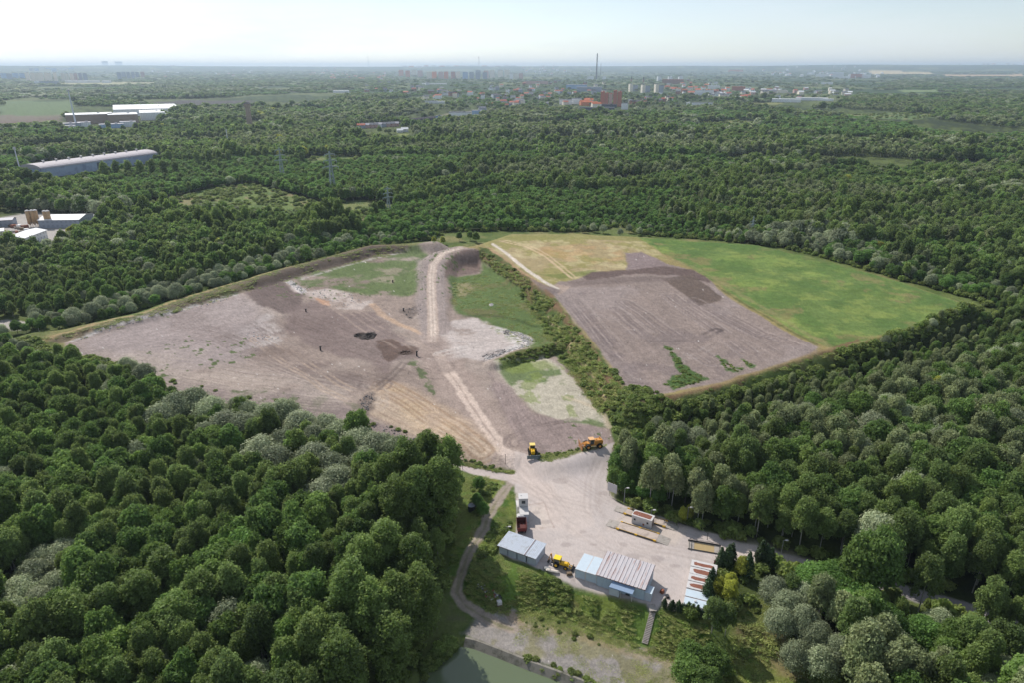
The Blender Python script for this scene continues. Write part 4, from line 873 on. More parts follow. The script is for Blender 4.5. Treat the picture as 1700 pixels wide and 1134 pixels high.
bush([(1225,1000),(1290,1012),(1340,1110),(1380,1200),(1200,1200),(1190,1100),(1215,1050)], -2, 60, .2, .6, 20, .55)
bush([(1003,690),(1060,678),(1110,700),(1065,745),(1028,742)], 0, 200, .3, .8, 31, .25)
bush([(100,552),(200,528),(300,496),(430,461),(540,429),(640,407),(640,400),(540,420),(430,452),(300,486),(200,518),(100,544)], 0, 400, .6, 1.4, 32, .3)
ex_, ey_ = scatter_in(W([(500,330),(1700,400),(1900,1300),(200,1300)]), 26000, 51, 0)
de_ = np.minimum(np.abs(sdist(P_OPEN, ex_, ey_)+.0), 99); do_ = sdist(P_OPEN, ex_, ey_); dr_ = sdist(W(ROADL), ex_, ey_)
me_ = (((do_ > .4) & (do_ < 4.5)) | ((dr_ > .6) & (dr_ < 3.5) & (do_ > 0))) & (dr_ > .5) & (np.hypot(ex_-G(1016,826)[0], ey_-G(1016,826)[1]) > 4.5); r_e = np.random.default_rng(52)
for a_e, b_e in zip(ex_[me_], ey_[me_]): bushes.append((a_e, b_e, r_e.uniform(.5, 1.25), r_e.uniform(.8, 1.2), r_e.uniform(0, 6.28), r_e.integers(3)))
print('edge bushes', int(me_.sum()))
for q, s in ((SCRUB[1], 21), (SCRUB[0], 22)): bush(q, 0, 1500 if s == 21 else 2400, .5, 1.6, s, .45)

# individuals: the largest in the picture, kind by kind ----------------------------
T = trees; tx = np.array([t[0] for t in T]); ty = np.array([t[1] for t in T]); tzs = np.array([t[4] for t in T]); ts = np.array([t[3] for t in T])
hh = np.array([HW[t[2]][0] for t in T])*tzs; ww = np.array([HW[t[2]][1] for t in T])*ts
TZ = height(tx, ty)
ppx, ppy, pd = proj(tx, ty, TZ+hh*.75)
size = hh*ww/pd**2; inview = (ppx > -15) & (ppx < 1715) & (ppy > 60) & (ppy < 1150)
LIM = {'shrub': 20, 'broadleaf': 290, 'birch': 230, 'willow': 120, 'poplar': 70, 'locust': 170, 'aspen': 130, 'yellow': 20}
NAME = {'broadleaf': 'broadleaf_tree', 'birch': 'birch_tree', 'willow': 'willow_tree', 'poplar': 'poplar_tree', 'locust': 'locust_tree', 'aspen': 'aspen_tree', 'yellow': 'yellow_green_tree', 'thuja': 'conifer_shrub', 'shrub': 'shrub'}
LOOK = {'broadleaf': 'dark round broadleaf tree', 'birch': 'slim olive green birch', 'willow': 'silvery grey green willow', 'poplar': 'tall upright green poplar', 'locust': 'bright green spreading locust',
        'aspen': 'grey green feathery aspen', 'yellow': 'yellow green leafy tree', 'thuja': 'dark conifer shrub', 'shrub': 'low green shrub'}
def where(x, y, px, py):
    if py < 560 and px < 740: return 'behind the lower fill', 'woods behind the landfill'
    if py < 480: return 'behind the meadow', 'woods behind the landfill'
    if px < 770: return 'in the wood by the path', 'wood beside the gravel path'
    if px < 1300 and py > 880: return 'beside the rusty containers', 'trees beside the container row'
    return 'in the wood by the scales', 'wood beyond the weighbridges'
rest = []
chosen = np.zeros(len(T), bool)
for kd in LIM:
    I = np.array([i for i in range(len(T)) if T[i][2] == kd and inview[i] and (size[i] > 0)])
    if len(I): chosen[I[np.argsort(-(size[I]+1*np.array([T[i][7] for i in I])))[:LIM[kd]]]] = True
used_lab = set()
for i in np.nonzero(chosen)[0]:
    x, y, kd, s, zs, ro, v_, _k = T[i]
    lod = 0 if pd[i] < 420 else 1
    cm, tm = TPL[kd, v_, lod]
    root = bpy.data.objects.new(NAME[kd], None); COL.objects.link(root); root.empty_display_size = 0.5
    root.location = (x, y, TZ[i]-0.1); root.scale = (s, s, zs); root.rotation_euler = (0, 0, ro)
    wh, gr = where(x, y, ppx[i], ppy[i])
    cx_, cy_ = max(0, min(100, ppx[i]/17)), max(0, min(100, ppy[i]/11.34))
    lb = "%s %s, %.0f%% across, %.0f%% down" % (LOOK[kd], wh, cx_, cy_)
    if lb in used_lab: lb = "%s %s, %.1f%% across, %.1f%% down" % (LOOK[kd], wh, cx_, cy_)
    used_lab.add(lb)
    root['label'] = lb; root['category'] = 'tree'; root['group'] = LOOK[kd].split()[-1]+'s in the '+gr if kd != 'poplar' else 'poplars in the '+gr
    link('crown', cm, root); link('trunk', tm, root)

# the rest of the woods as one mass ------------------------------------------------
def instancer(name, rows, templates, **pr):
    """rows: x,y,z,sx,sy,sz,rot,index ; one object that grows copies of the templates"""
    A = np.array(rows, float); me = bpy.data.meshes.new(name); me.vertices.add(len(A)); me.vertices.foreach_set("co", A[:, :3].astype(np.float32).ravel())
    a = me.attributes.new("grow", 'FLOAT_VECTOR', 'POINT'); a.data.foreach_set("vector", A[:, 3:6].astype(np.float32).ravel())
    a = me.attributes.new("turn", 'FLOAT_VECTOR', 'POINT'); a.data.foreach_set("vector", np.stack([A[:, 6]*0, A[:, 6]*0, A[:, 6]], 1).astype(np.float32).ravel())
    a = me.attributes.new("sort", 'INT', 'POINT'); a.data.foreach_set("value", A[:, 7].astype(np.int32))
    c = bpy.data.collections.new(name+"_sorts")
    for k, parts in enumerate(templates):
        # one joined mesh per sort: crown and trunk
        vs = []; fs = []; tn = []; mi = []; o = 0; ms = []
        for q, pm_ in enumerate(parts):
            nv = len(pm_.vertices); co = np.empty(nv*3, np.float32); pm_.vertices.foreach_get("co", co); vs.append(co.reshape(-1, 3))
            pm_.calc_loop_triangles(); tr = np.empty(len(pm_.loop_triangles)*3, np.int32); pm_.loop_triangles.foreach_get("vertices", tr); fs.append(tr.reshape(-1, 3)+o); o += nv
            t_ = np.ones(nv, np.float32)
            if "tone" in pm_.attributes: pm_.attributes["tone"].data.foreach_get("value", t_)
            tn.append(t_); mi.append(np.full(len(tr)//3, q)); ms.append(pm_.materials[0])
        mm = mesh_from("%s_%03d" % (name, k), np.concatenate(vs), np.concatenate(fs), ms, False, midx=np.concatenate(mi))
        at_ = mm.attributes.new("tone", 'FLOAT', 'POINT'); at_.data.foreach_set("value", np.concatenate(tn))
        ob = bpy.data.objects.new("%s_%03d" % (name, k), mm); c.objects.link(ob)
    o = link(name, me, **pr)
    ng = bpy.data.node_groups.new(name, 'GeometryNodeTree'); ng.interface.new_socket("Geometry", in_out='INPUT', socket_type='NodeSocketGeometry'); ng.interface.new_socket("Geometry", in_out='OUTPUT', socket_type='NodeSocketGeometry')
    N = ng.nodes; L = ng.links; gi = N.new("NodeGroupInput"); go = N.new("NodeGroupOutput"); ip = N.new("GeometryNodeInstanceOnPoints"); ci = N.new("GeometryNodeCollectionInfo")
    ci.inputs["Collection"].default_value = c; ci.inputs["Separate Children"].default_value = True; ci.inputs["Reset Children"].default_value = True
    def attr(n, t):
        q = N.new("GeometryNodeInputNamedAttribute"); q.data_type = t; q.inputs["Name"].default_value = n; return [s for s in q.outputs if s.enabled and s.name == "Attribute"][0]
    mtp = N.new("GeometryNodeMeshToPoints")
    L.new(gi.outputs[0], ip.inputs["Points"]); L.new(ci.outputs[0], ip.inputs["Instance"]); ip.inputs["Pick Instance"].default_value = True
    L.new(attr("sort", 'INT'), ip.inputs["Instance Index"]); L.new(attr("turn", 'FLOAT_VECTOR'), ip.inputs["Rotation"]); L.new(attr("grow", 'FLOAT_VECTOR'), ip.inputs["Scale"])
    N.remove(mtp); L.new(ip.outputs[0], go.inputs[0])
    md = o.modifiers.new("grow", 'NODES'); md.node_group = ng
    return o
order = {}; tpl_list = []
for kd in ('broadleaf', 'birch', 'willow', 'poplar', 'locust', 'aspen', 'yellow', 'shrub'):
    for lod in (0, 1, 2):
        for v_ in range(NVAR[kd]): order[kd, v_, lod] = len(tpl_list); tpl_list.append(TPL[kd, v_, lod])
rows = []
for i in np.nonzero(~chosen)[0]:
    x, y, kd, s, zs, ro, v_, _k = T[i]; lod = 0 if pd[i] < 380 else (1 if pd[i] < 900 else 2)
    rows.append((x, y, TZ[i]-0.1, s, s, zs, ro, order[kd, v_, lod]))
instancer('forest', rows, tpl_list, kind='stuff', label='mixed woods running from the landfill out to the town and the hills')
for qi, (q_, c_q) in enumerate(MIDS):
    P_ = W(q_); bush(P_, 0, int(min(900, np.ptp(P_[:, 0])*np.ptp(P_[:, 1])/260)), .8, 2.4, 200+qi*3, .48)
bx = np.array([b[0] for b in bushes]); by = np.array([b[1] for b in bushes]); bz = height(bx, by)
rows = [(b[0], b[1], bz[i]-.1, b[2], b[2], b[2]*b[3], b[4], int(b[5])) for i, b in enumerate(bushes)]
instancer('undergrowth', rows, [(TPL['shrub', v_, 1][0],) for v_ in range(3)], kind='stuff', label='low scrub and weeds on the banks and slopes')
# ------------------------------------------------------------------ builders for made things
class MB:
    """collects boxes, prisms, tubes and sheets into one mesh"""
    def __init__(s): s.v = []; s.f = []; s.m = []
    def add(s, V, Fc, mi=0):
        o = len(s.v); s.v += [tuple(p) for p in V]; s.f += [tuple(i+o for i in f) for f in Fc]; s.m += [mi]*len(Fc); return s
    def box(s, c, d, rz=0, mi=0, ry=0, rx=0, taper=1.0, bev=0.0):
        x, y, z = d[0]/2, d[1]/2, d[2]/2
        M = Matrix.Translation(c) @ Matrix.Rotation(rz, 4, 'Z') @ Matrix.Rotation(ry, 4, 'Y') @ Matrix.Rotation(rx, 4, 'X')
        if bev:
            b = min(bev, x*.9, y*.9, z*.9)
            ring = lambda X, Y, Z: [(-X+b, -Y, Z), (X-b, -Y, Z), (X, -Y+b, Z), (X, Y-b, Z), (X-b, Y, Z), (-X+b, Y, Z), (-X, Y-b, Z), (-X, -Y+b, Z)]
            V = ring(x-b, y-b, -z) + ring(x, y, -z+b) + ring(x*taper, y*taper, z-b) + ring(x*taper-b, y*taper-b, z)
            Fc = [tuple(range(7, -1, -1)), tuple(range(24, 32))]
            for k in range(3):
                for i in range(8): j = (i+1) % 8; Fc.append((k*8+i, k*8+j, k*8+8+j, k*8+8+i))
        else:
            V = [(-x, -y, -z), (x, -y, -z), (x, y, -z), (-x, y, -z), (-x*taper, -y*taper, z), (x*taper, -y*taper, z), (x*taper, y*taper, z), (-x*taper, y*taper, z)]
            Fc = [(3, 2, 1, 0), (4, 5, 6, 7), (0, 1, 5, 4), (1, 2, 6, 5), (2, 3, 7, 6), (3, 0, 4, 7)]
        return s.add([M @ Vector(p) for p in V], Fc, mi)
    def tube(s, p0, p1, r0, r1=None, n=8, mi=0, cap=True):
        r1 = r0 if r1 is None else r1; p0 = Vector(p0); p1 = Vector(p1); t = (p1-p0).normalized()
        a = t.orthogonal().normalized(); b = t.cross(a)
        V = [p0+(a*math.cos(2*math.pi*i/n)+b*math.sin(2*math.pi*i/n))*r0 for i in range(n)] + [p1+(a*math.cos(2*math.pi*i/n)+b*math.sin(2*math.pi*i/n))*r1 for i in range(n)]
        Fc = [(i, (i+1) % n, n+(i+1) % n, n+i) for i in range(n)]
        if cap: Fc += [tuple(range(n-1, -1, -1)), tuple(range(n, 2*n))]
        return s.add(V, Fc, mi)
    def prism(s, prof, x0, x1, mi=0):
        """profile in y,z pulled along x"""
        n = len(prof); V = [(x0, p[0], p[1]) for p in prof] + [(x1, p[0], p[1]) for p in prof]
        return s.add(V, [(i, (i+1) % n, n+(i+1) % n, n+i) for i in range(n)] + [tuple(range(n-1, -1, -1)), tuple(range(n, 2*n))], mi)
    def build(s, name, mats_, parent=None, smooth=False):
        me = bpy.data.meshes.new(name); me.from_pydata(s.v, [], s.f)
        for m_ in (mats_ if isinstance(mats_, (list, tuple)) else [mats_]): me.materials.append(m_)
        me.polygons.foreach_set("material_index", s.m); me.update()
        bm = bmesh.new(); bm.from_mesh(me); bmesh.ops.recalc_face_normals(bm, faces=bm.faces); bm.to_mesh(me); bm.free()
        if smooth: me.polygons.foreach_set("use_smooth", [True]*len(me.polygons))
        return link(name, me, parent)
def thing(name, label, cat, loc, rz=0, group=None):
    o = bpy.data.objects.new(name, None); COL.objects.link(o); o.location = loc; o.rotation_euler = (0, 0, rz); o.empty_display_size = 1
    o['label'] = label; o['category'] = cat
    if group: o['group'] = group
    return o
def tag(o, label, cat, group=None):
    o['label'] = label; o['category'] = cat
    if group: o['group'] = group
    return o
def copy_tree(o, parent=None):
    c = o.copy(); COL.objects.link(c)
    if parent is not None: c.parent = parent
    for ch in list(o.children): copy_tree(ch, c)
    return c
def frame(fl, fr, z=0):
    """place and heading from the pixels of the near edge ends"""
    a = Vector(G(*fl, z)); b = Vector(G(*fr, z)); d = b-a; return a, math.atan2(d.y, d.x), d.length

WHITE = mat("white_steel", alb(216,212,210), .5, var=.07, scale=1.5, stain=(.30,.20,.14), stain_scale=1.2, stain_lo=.62, stain_hi=.8)
WALLW = mat("dull_white_panel", alb(200,206,216), .6, var=.06, scale=2, stain=(.34,.32,.30), stain_scale=.7, stain_lo=.55, stain_hi=.85, streak=(3,3,.4))
ZINC = mat("galvanised_sheet", alb(188,196,208), .55, .1, var=.08, scale=1.0, stain=alb(150,150,152), stain_scale=.9, stain_lo=.5, stain_hi=.75)
BLUEW = mat("pale_blue_sheet", alb(208,222,232), .45, var=.06, scale=1)
RUST = mat("rust", (.26,.10,.06), .9, var=.35, scale=3, stain=(.42,.33,.30), stain_scale=1.4, stain_lo=.58, stain_hi=.66)
RUSTR = mat("rust_streaked_sheet", alb(206,200,202), .5, .1, var=.08, scale=.8, stain=(.30,.13,.08), stain_scale=.55, stain_lo=.53, stain_hi=.68, streak=(3.2,.35,1))
DARK = mat("dark_steel", (.035,.035,.038), .6, var=.2, scale=3)
BLACK = mat("black_rubber", (.018,.018,.018), .8, var=.2, scale=4)
GLASS = mat("dark_window_glass", (.03,.04,.05), .12, var=.05, spec=.6)
YEL = mat("yellow_paint", (.72,.42,.02), .4, var=.1, scale=3, stain=(.3,.2,.08), stain_scale=2, stain_lo=.62, stain_hi=.75)
ORG = mat("orange_paint", (.62,.28,.06), .5, var=.12, scale=3, stain=(.25,.14,.07), stain_scale=2, stain_lo=.58, stain_hi=.72)
REDP = mat("dark_red_paint", (.10,.022,.02), .6, var=.2, scale=2, stain=(.06,.045,.035), stain_scale=1.3, stain_lo=.5, stain_hi=.7)
CONC = mat("concrete", alb(176,168,160), .9, var=.1, scale=1.5, stain=alb(120,112,104), stain_scale=.8, stain_lo=.5, stain_hi=.7, bump=.2)
CONCW = mat("old_concrete", alb(150,144,134), .95, var=.14, scale=1, stain=alb(92,92,78), stain_scale=.5, stain_lo=.48, stain_hi=.66, bump=.3)
POLEM = mat("grey_pole", alb(150,150,150), .6, var=.1, scale=2)
WOOD = mat("weathered_wood", alb(130,112,92), .9, var=.2, scale=4)
MUD = mat("muddy_water", alb(186,164,124), .18, var=.06, scale=.8)

def corrugated(mb, x0, x1, y, z0, z1, along='x', pitch=.3, dep=.04, mi=0, sgn=-1):
    """a ribbed steel wall sheet, ribs upright"""
    n = max(2, int((x1-x0)/pitch*2)); V = []
    for i in range(n+1):
        t = x0+(x1-x0)*i/n; o = sgn*dep*(i % 2)
        for z in (z0, z1): V.append((t, y+o, z) if along == 'x' else (y+o, t, z))
    mb.add(V, [(2*i, 2*i+2, 2*i+3, 2*i+1) for i in range(n)], mi)
def container(name, label, loc, rz, L=6.06, Wd=2.44, Hh=2.6, body=WALLW, roof=WHITE, rust=None, group=None, window=None, door=True, seed=0):
    """long axis along local y, its door end facing -y"""
    t = thing(name, label, 'container', loc, rz, group)
    b = MB(); b.box((0, 0, Hh/2), (Wd-.08, L-.08, Hh-.1))
    for s in (-1, 1): corrugated(b, -L/2+.12, L/2-.12, s*(Wd/2-.03), .15, Hh-.15, 'y', .28, .04, 0, s)
    b.build('body', body, t)
    f = MB()
    for sx in (-1, 1):
        for sy in (-1, 1): f.box((sx*(Wd/2-.04), sy*(L/2-.04), Hh/2), (.14, .14, Hh))
        f.box((sx*(Wd/2-.03), 0, .09), (.12, L-.2, .16)); f.box((sx*(Wd/2-.03), 0, Hh-.06), (.12, L-.2, .14))
    for sy in (-1, 1): f.box((0, sy*(L/2-.03), .09), (Wd-.2, .12, .16)); f.box((0, sy*(L/2-.03), Hh-.06), (Wd-.2, .12, .14))
    f.build('frame', WHITE if roof is not ZINC else ZINC, t)
    r = MB(); r.box((0, 0, Hh-.01), (Wd-.14, L-.14, .06)); rf = r.build('roof', roof, t)
    if rust:
        q = MB(); rr = random.Random(seed); pts = []
        n = 22
        for i in range(n):
            a = 2*math.pi*i/n; ex = (Wd*.36)*(abs(math.cos(a))**.35)*math.copysign(1, math.cos(a))*rr.uniform(.6, 1.12); ey = (L*.43)*(abs(math.sin(a))**.35)*math.copysign(1, math.sin(a))*rr.uniform(.8, 1.05)
            pts.append((ex*.86-.06, ey, Hh+.028))
        q.add(pts, [tuple(range(n))]); q.build('rust_patch', rust, rf)
    if door:
        d = MB()
        for sx in (-1, 1): d.box((sx*(Wd/4-.04), -L/2+.01, Hh/2), (Wd/2-.16, .06, Hh-.36))
        for sx in (-.7, -.25, .25, .7): d.tube((sx, -L/2-.04, .2), (sx, -L/2-.04, Hh-.2), .025, n=5)
        d.build('door', body, t)
    if window:
        for (wx, wz, ww_, wh_, sidey) in window:
            w = MB(); w.box((wx, sidey*(L/2+.005), wz), (ww_, .05, wh_)); wi = w.build('window', WHITE, t)
            g_ = MB(); g_.box((wx, sidey*(L/2+.03), wz), (ww_-.14, .03, wh_-.14)); g_.build('pane', GLASS, wi)
    return t

# office stack at the edge of the lawn
a, ang, wl_ = frame((862,869), (877,868.5)); cx, cyy = G(869.5, 868.5)
ang = math.radians(3)
container('office_container', 'grey white container under the small cabin, beside the lawn', (cx, cyy+3.0, 0.02), ang, body=WALLW, roof=WHITE, seed=1)
t = thing('site_cabin', 'small white cabin with one window standing on the grey white container', 'cabin', (cx-.1, cyy+4.78, 2.64), ang)
b = MB(); b.box((0, 0, 1.28), (2.5, 2.45, 2.5), bev=.03); b.build('body', WHITE, t)
r = MB(); r.box((0, 0, 2.58), (2.66, 2.62, .1)); r.box((-.6, .3, 2.68), (.3, .3, .16)); r.build('roof', WHITE, t)
w = MB(); w.box((0, -1.24, 1.45), (1.0, .06, .95)); wi = w.build('window', DARK, t); g_ = MB(); g_.box((0, -1.275, 1.45), (.8, .03, .75)); g_.build('pane', GLASS, wi)
for sx in (-1, 1):
    pass
t = thing('stair', 'white steel stair and rail along the container stack by the lawn', 'stair', (cx-1.6, cyy+3.1, 0), ang)
b = MB()
for i in range(12): b.box((0, -2.6+i*.28, .22+i*.215), (.7, .27, .04))
b.build('tread', WHITE, t)
b = MB()
for sx in (-.36, .36):
    b.tube((sx, -2.8, .05), (sx, .65, 2.62), .04, n=5); b.tube((sx, -2.8, 1.0), (sx, .65, 3.6), .03, n=5)
    for i in range(6): y_ = -2.7+i*.66; z_ = .1+i*.505; b.tube((sx, y_, z_), (sx, y_, z_+1.0), .025, n=5)
b.build('rail', WHITE, t)
b = MB(); b.box((0, 2.0, 2.66), (.75, 2.5, .06))
for y_ in (.8, 3.2):
    for sx in (-.33, .33): b.tube((sx, y_, 0), (sx, y_, 2.65), .04, n=5)
b.build('landing', WHITE, t)

# red tipping trailer with the cab of its lorry
tx0, ty0 = G(866, 889)
t = thing('tipper_lorry', 'dark red open tipper lorry with white cab, parked by the container stack', 'lorry', (tx0, ty0+2.3, 0), math.radians(2))
b = MB(); b.box((0, .6, .85), (.9, 6.0, .22)); 
for y_ in (-1.2, 1.6): b.box((0, y_, .62), (2.1, .16, .16))
b.build('chassis', DARK, t)
b = MB()
prof = [(-2.15, 1.15), (1.65, 1.15), (1.75, 2.35), (-2.55, 2.35)]
def slab(mb, P, th, mi=0):
    """a thin plate through four corners"""
    P = [Vector(p) for p in P]; n = (P[1]-P[0]).cross(P[2]-P[0]).normalized()*th
    mb.add(P+[p+n for p in P], [(0,1,2,3), (7,6,5,4), (0,4,5,1), (1,5,6,2), (2,6,7,3), (3,7,4,0)], mi)
slab(b, [(-1.1,-2.15,1.15),(1.1,-2.15,1.15),(1.1,1.65,1.15),(-1.1,1.65,1.15)], .08)
for sx in (-1, 1): slab(b, [(sx*1.1,-2.15,1.15),(sx*1.1,1.65,1.15),(sx*1.27,1.75,2.45),(sx*1.27,-2.5,2.45)], .07*sx)
slab(b, [(-1.1,1.65,1.15),(1.1,1.65,1.15),(1.27,1.75,2.6),(-1.27,1.75,2.6)], -.07)
for sx in (-1.3, 1.3): b.box((sx, -.35, 2.45), (.12, 4.3, .12))
for i in range(5):
    for sx in (-1, 1): b.box((sx*1.24, -1.9+i*.85, 1.8), (.08, .1, 1.2))
b.build('tipper_body', REDP, t)
b = MB(); slab(b, [(-1.15,-2.2,1.1),(1.15,-2.2,1.1),(1.3,-2.62,2.45),(-1.3,-2.62,2.45)], .07); b.build('tailgate', mat("worn_red_paint", (.17,.03,.025), .6, var=.2, scale=2), t)
b = MB(); b.box((-.1, 3.0, 1.5), (2.1, 1.7, 1.7), bev=.15); b.box((-.1, 3.0, 2.42), (1.7, 1.3, .18), bev=.08); cb = b.build('cab', WHITE, t)
b = MB(); b.box((-.1, 3.88, 1.85), (1.8, .05, .7)); b.build('windscreen', GLASS, cb)
for sx in (-.98, .98):
    for y_ in (-1.2, -0.1, 3.1):
        b = MB(); b.tube((sx-.15, y_, .5), (sx+.15, y_, .5), .5, n=16); wh_ = b.build('wheel', BLACK, t)
        b = MB(); b.tube((sx-.17, y_, .5), (sx+.17, y_, .5), .24, n=12); b.build('rim', POLEM, wh_)

# four containers under one sheet roof
a, ang, L_ = frame((828,919), (889,941), 0.0)
ux = Vector((math.cos(ang), math.sin(ang))); uy = Vector((-ux.y, ux.x)); step = L_/4
labs = ['first container from the lorry under the shared white sheet roof', 'second container from the lorry under the shared white sheet roof', 'third container from the lorry under the shared white sheet roof', 'container nearest the yellow backhoe under the shared white sheet roof']
for i in range(4):
    p = a+ux*(step*(i+.5)+(.12 if i == 3 else 0))+uy*2.75
    container('storage_container', labs[i], (p.x, p.y, .02), ang, L=5.4, Wd=2.3, Hh=2.35, body=WALLW, roof=ZINC, group='containers under the shared roof', seed=i+3)
c = a+ux*(L_/2)+uy*2.75
t = thing('sheet_roof', 'pale ribbed sheet metal roof laid over four storage containers', 'roof', (c.x, c.y, 2.45), ang)
b = MB(); n = int(L_/.42); V = []
for i in range(2*n+1):
    x_ = -L_/2-.25+(L_+.5)*i/(2*n)
    for y_, z_ in ((-3.1, .05), (3.1, .38)): V.append((x_, y_, z_+(.045 if i % 2 else 0)))
b.add(V, [(2*i, 2*i+2, 2*i+3, 2*i+1) for i in range(2*n)])
b.build('sheeting', ZINC, t)
b = MB(); b.box((0, -3.08, .0), (L_+.4, .06, .12)); b.box((0, 3.05, .25), (L_+.4, .06, .14)); b.box((L_*.22, 0, .3), (.12, 6.2, .06), rx=.053)
for y_ in (-2.4, 0, 2.4): b.box((0, y_, .02+.05*(y_+3.1)-.03), (L_+.3, .1, .08))
b.build('purlin', mat("rusty_edge", (.25,.15,.12), .9, var=.2), t)

# workshop hall with porch and side lobby, and two small units beside it
a, ang, L_ = frame((990,972.5), (1063,996), 0.0)
ux = Vector((math.cos(ang), math.sin(ang))); uy = Vector((-ux.y, ux.x)); D_ = 8.0; L_ = 11.6
c = a+ux*(L_/2)+uy*(D_/2)
t = thing('workshop_hall', 'white metal hall with a rust streaked ribbed roof above the steps', 'hall', (c.x, c.y, 0), ang)
b = MB(); b.prism([(-D_/2, 0), (D_/2, 0), (D_/2, 3.9), (-D_/2, 3.3)], -L_/2, L_/2)
corrugated(b, -L_/2+.1, L_/2-.1, -D_/2-.01, .1, 3.2, 'x', .5, .05, 0, -1); b.build('wall', mat("blue_white_wall", alb(190,206,220), .6, var=.05, scale=1.2, stain=alb(160,168,176), stain_scale=.6, stain_lo=.5, stain_hi=.8, streak=(2,2,.3)), t)
b = MB(); n = 13; V = []
xs = []
for i in range(n):
    x0_ = -L_/2-.2+(L_+.4)*i/n; w_ = (L_+.4)/n; xs += [(x0_, 0), (x0_+w_*.72, 0), (x0_+w_*.80, .10), (x0_+w_*.92, .10)]
xs.append((L_/2+.2, 0))
for x_, dz_ in xs:
    for y_, z_ in ((-D_/2-.3, 3.36), (D_/2+.3, 4.02)): V.append((x_, y_, z_+dz_))
b.add(V, [(2*i, 2*i+2, 2*i+3, 2*i+1) for i in range(len(xs)-1)])
rf = b.build('roof', RUSTR, t)
b = MB(); b.box((0, -D_/2-.3, 3.28), (L_+.4, .08, .16)); b.box((L_/2+.2, 0, 3.62), (.08, D_+.6, .14), rx=math.atan(.66/8.6)); b.box((-L_/2-.2, 0, 3.62), (.08, D_+.6, .14), rx=math.atan(.66/8.6)); b.build('gutter', mat("rusty_edge2", (.20,.10,.09), .9, var=.2), rf)
b = MB(); slab(b, [(-2.2,-D_/2-1.7,2.25),(3.4,-D_/2-1.7,2.25),(3.6,-D_/2-.06,2.75),(-1.9,-D_/2-.06,2.75)], .09); b.box((.6, -D_/2-1.72, 2.2), (5.7, .08, .22)); pc = b.build('porch_roof', mat("blue_grey_sheet", alb(150,172,200), .5, var=.06), t)
b = MB(); b.box((-1.0, -D_/2-.85, 1.05), (2.4, 1.5, 2.1)); b.build('porch_wall', WALLW, t)
b = MB()
for x_ in (.6, 3.3): b.tube((x_, -D_/2-1.6, 0), (x_, -D_/2-1.6, 2.2), .05, n=6)
b.build('porch_post', WHITE, t)
b = MB(); b.box((1.9, -D_/2-.05, 1.05), (1.0, .08, 2.1)); dr = b.build('door', DARK, t)
b = MB(); b.box((L_/2+.75, -D_/2+1.4, 1.15), (1.5, 2.4, 2.3)); sl = b.build('lobby', WALLW, t); b = MB(); b.box((L_/2+.78, -D_/2+1.4, 2.36), (1.7, 2.6, .1)); b.build('lobby_roof', BLUEW, sl)
p0_ = a
for i, (off, w_, d_, h_, lab) in enumerate(((-5.6, 2.6, 6.3, 2.55, 'white unit at the end of the hall, nearest the backhoe'), (-2.9, 2.75, 6.3, 2.6, 'white unit squeezed between its twin and the hall'))):
    p = a+ux*(off+w_/2)+uy*(d_/2+.35)
    container('storage_unit', lab, (p.x, p.y, .02), ang, L=d_, Wd=w_, Hh=h_, body=BLUEW, roof=BLUEW, group='white units beside the hall', seed=20+i)
# stack of planks, dark post
# row of six containers behind the hedge
pA = Vector(G(1170,933.5, 2.6)); pB = Vector(G(1157,1009, 2.6)); ddir = (pA-pB); Ltot = ddir.length; ang = math.atan2(ddir.y, ddir.x); ux = ddir.normalized(); uy = Vector((-ux.y, ux.x))
TRUST = mat("rusty_roof_sheet", (.22,.088,.058), .9, var=.4, scale=2.5, stain=(.55,.50,.47), stain_scale=1.1, stain_lo=.62, stain_hi=.7)
labs = ['pale blue roofed container nearest the hedge, with a roof vent', 'pale blue roofed container, second from the hedge', 'rusty roofed container next to the pale blue pair', 'rusty roofed container, third from the wheel wash basin', 'rusty roofed container, second from the wheel wash basin', 'rusty roofed container nearest the wheel wash basin']
for i in range(6):
    p = pB+ux*((i+.5)*Ltot/6)
    blue = i < 2
    t = container('rusty_container' if not blue else 'blue_container', labs[i], (p.x, p.y, .02+(.12 if i in (2, 3) else 0)), ang-math.pi/2+math.pi/2+0, L=6.0, Wd=2.38, Hh=2.55, body=WHITE, roof=WHITE if not blue else BLUEW, rust=None if blue else TRUST, group='containers in the row behind the hedge', seed=40+i*3)
    if i == 0:
        b = MB(); b.box((.2, .5, 2.75), (.5, .5, .4), bev=.05); b.build('vent', WHITE, t)
# hedge of dark conifers below the row and pair above
hz_l = [(1103,1003),(1116,1008),(1126,1010),(1134,1011),(1142,1013),(1150,1015),(1158,1017),(1166,1018)]
for i, (px_, py_) in enumerate(hz_l+[(1196,940),(1212,936),(1207,942),(1262,932),(1270,934),(1278,938),(1240,955),(1174,996),(1180,980)]):
    x, y = G(px_, py_, 1.0); root = bpy.data.objects.new('conifer_shrub', None); COL.objects.link(root)
    s = (.72 if i < 8 else 1.35)*random.uniform(.9, 1.1); root.location = (x, y, gz(x, y)); root.scale = (s*(1.3 if 2 < i < 8 else 1), s*(1.1 if i < 8 else 1), s*(.85 if i < 8 else 1.05)); root.rotation_euler = (0, 0, random.uniform(0, 6))
    root['label'] = ('dark clipped conifer in the hedge under the container row, %d%% across' if i < 8 else 'dark columnar conifer among the yellow green trees, %d%% across and %d%% down') % ((round(px_/17, 1),) if i < 8 else (px_/17, py_/11.34))
    if i < 8: root['label'] = 'dark conifer in the hedge below the container row, %.1f%% across' % (px_/17)
    root['category'] = 'conifer'; root['group'] = 'dark conifers round the container row'
    cm, tm = TPL['thuja', i % 2, 0]; link('crown', cm, root); link('trunk', tm, root)

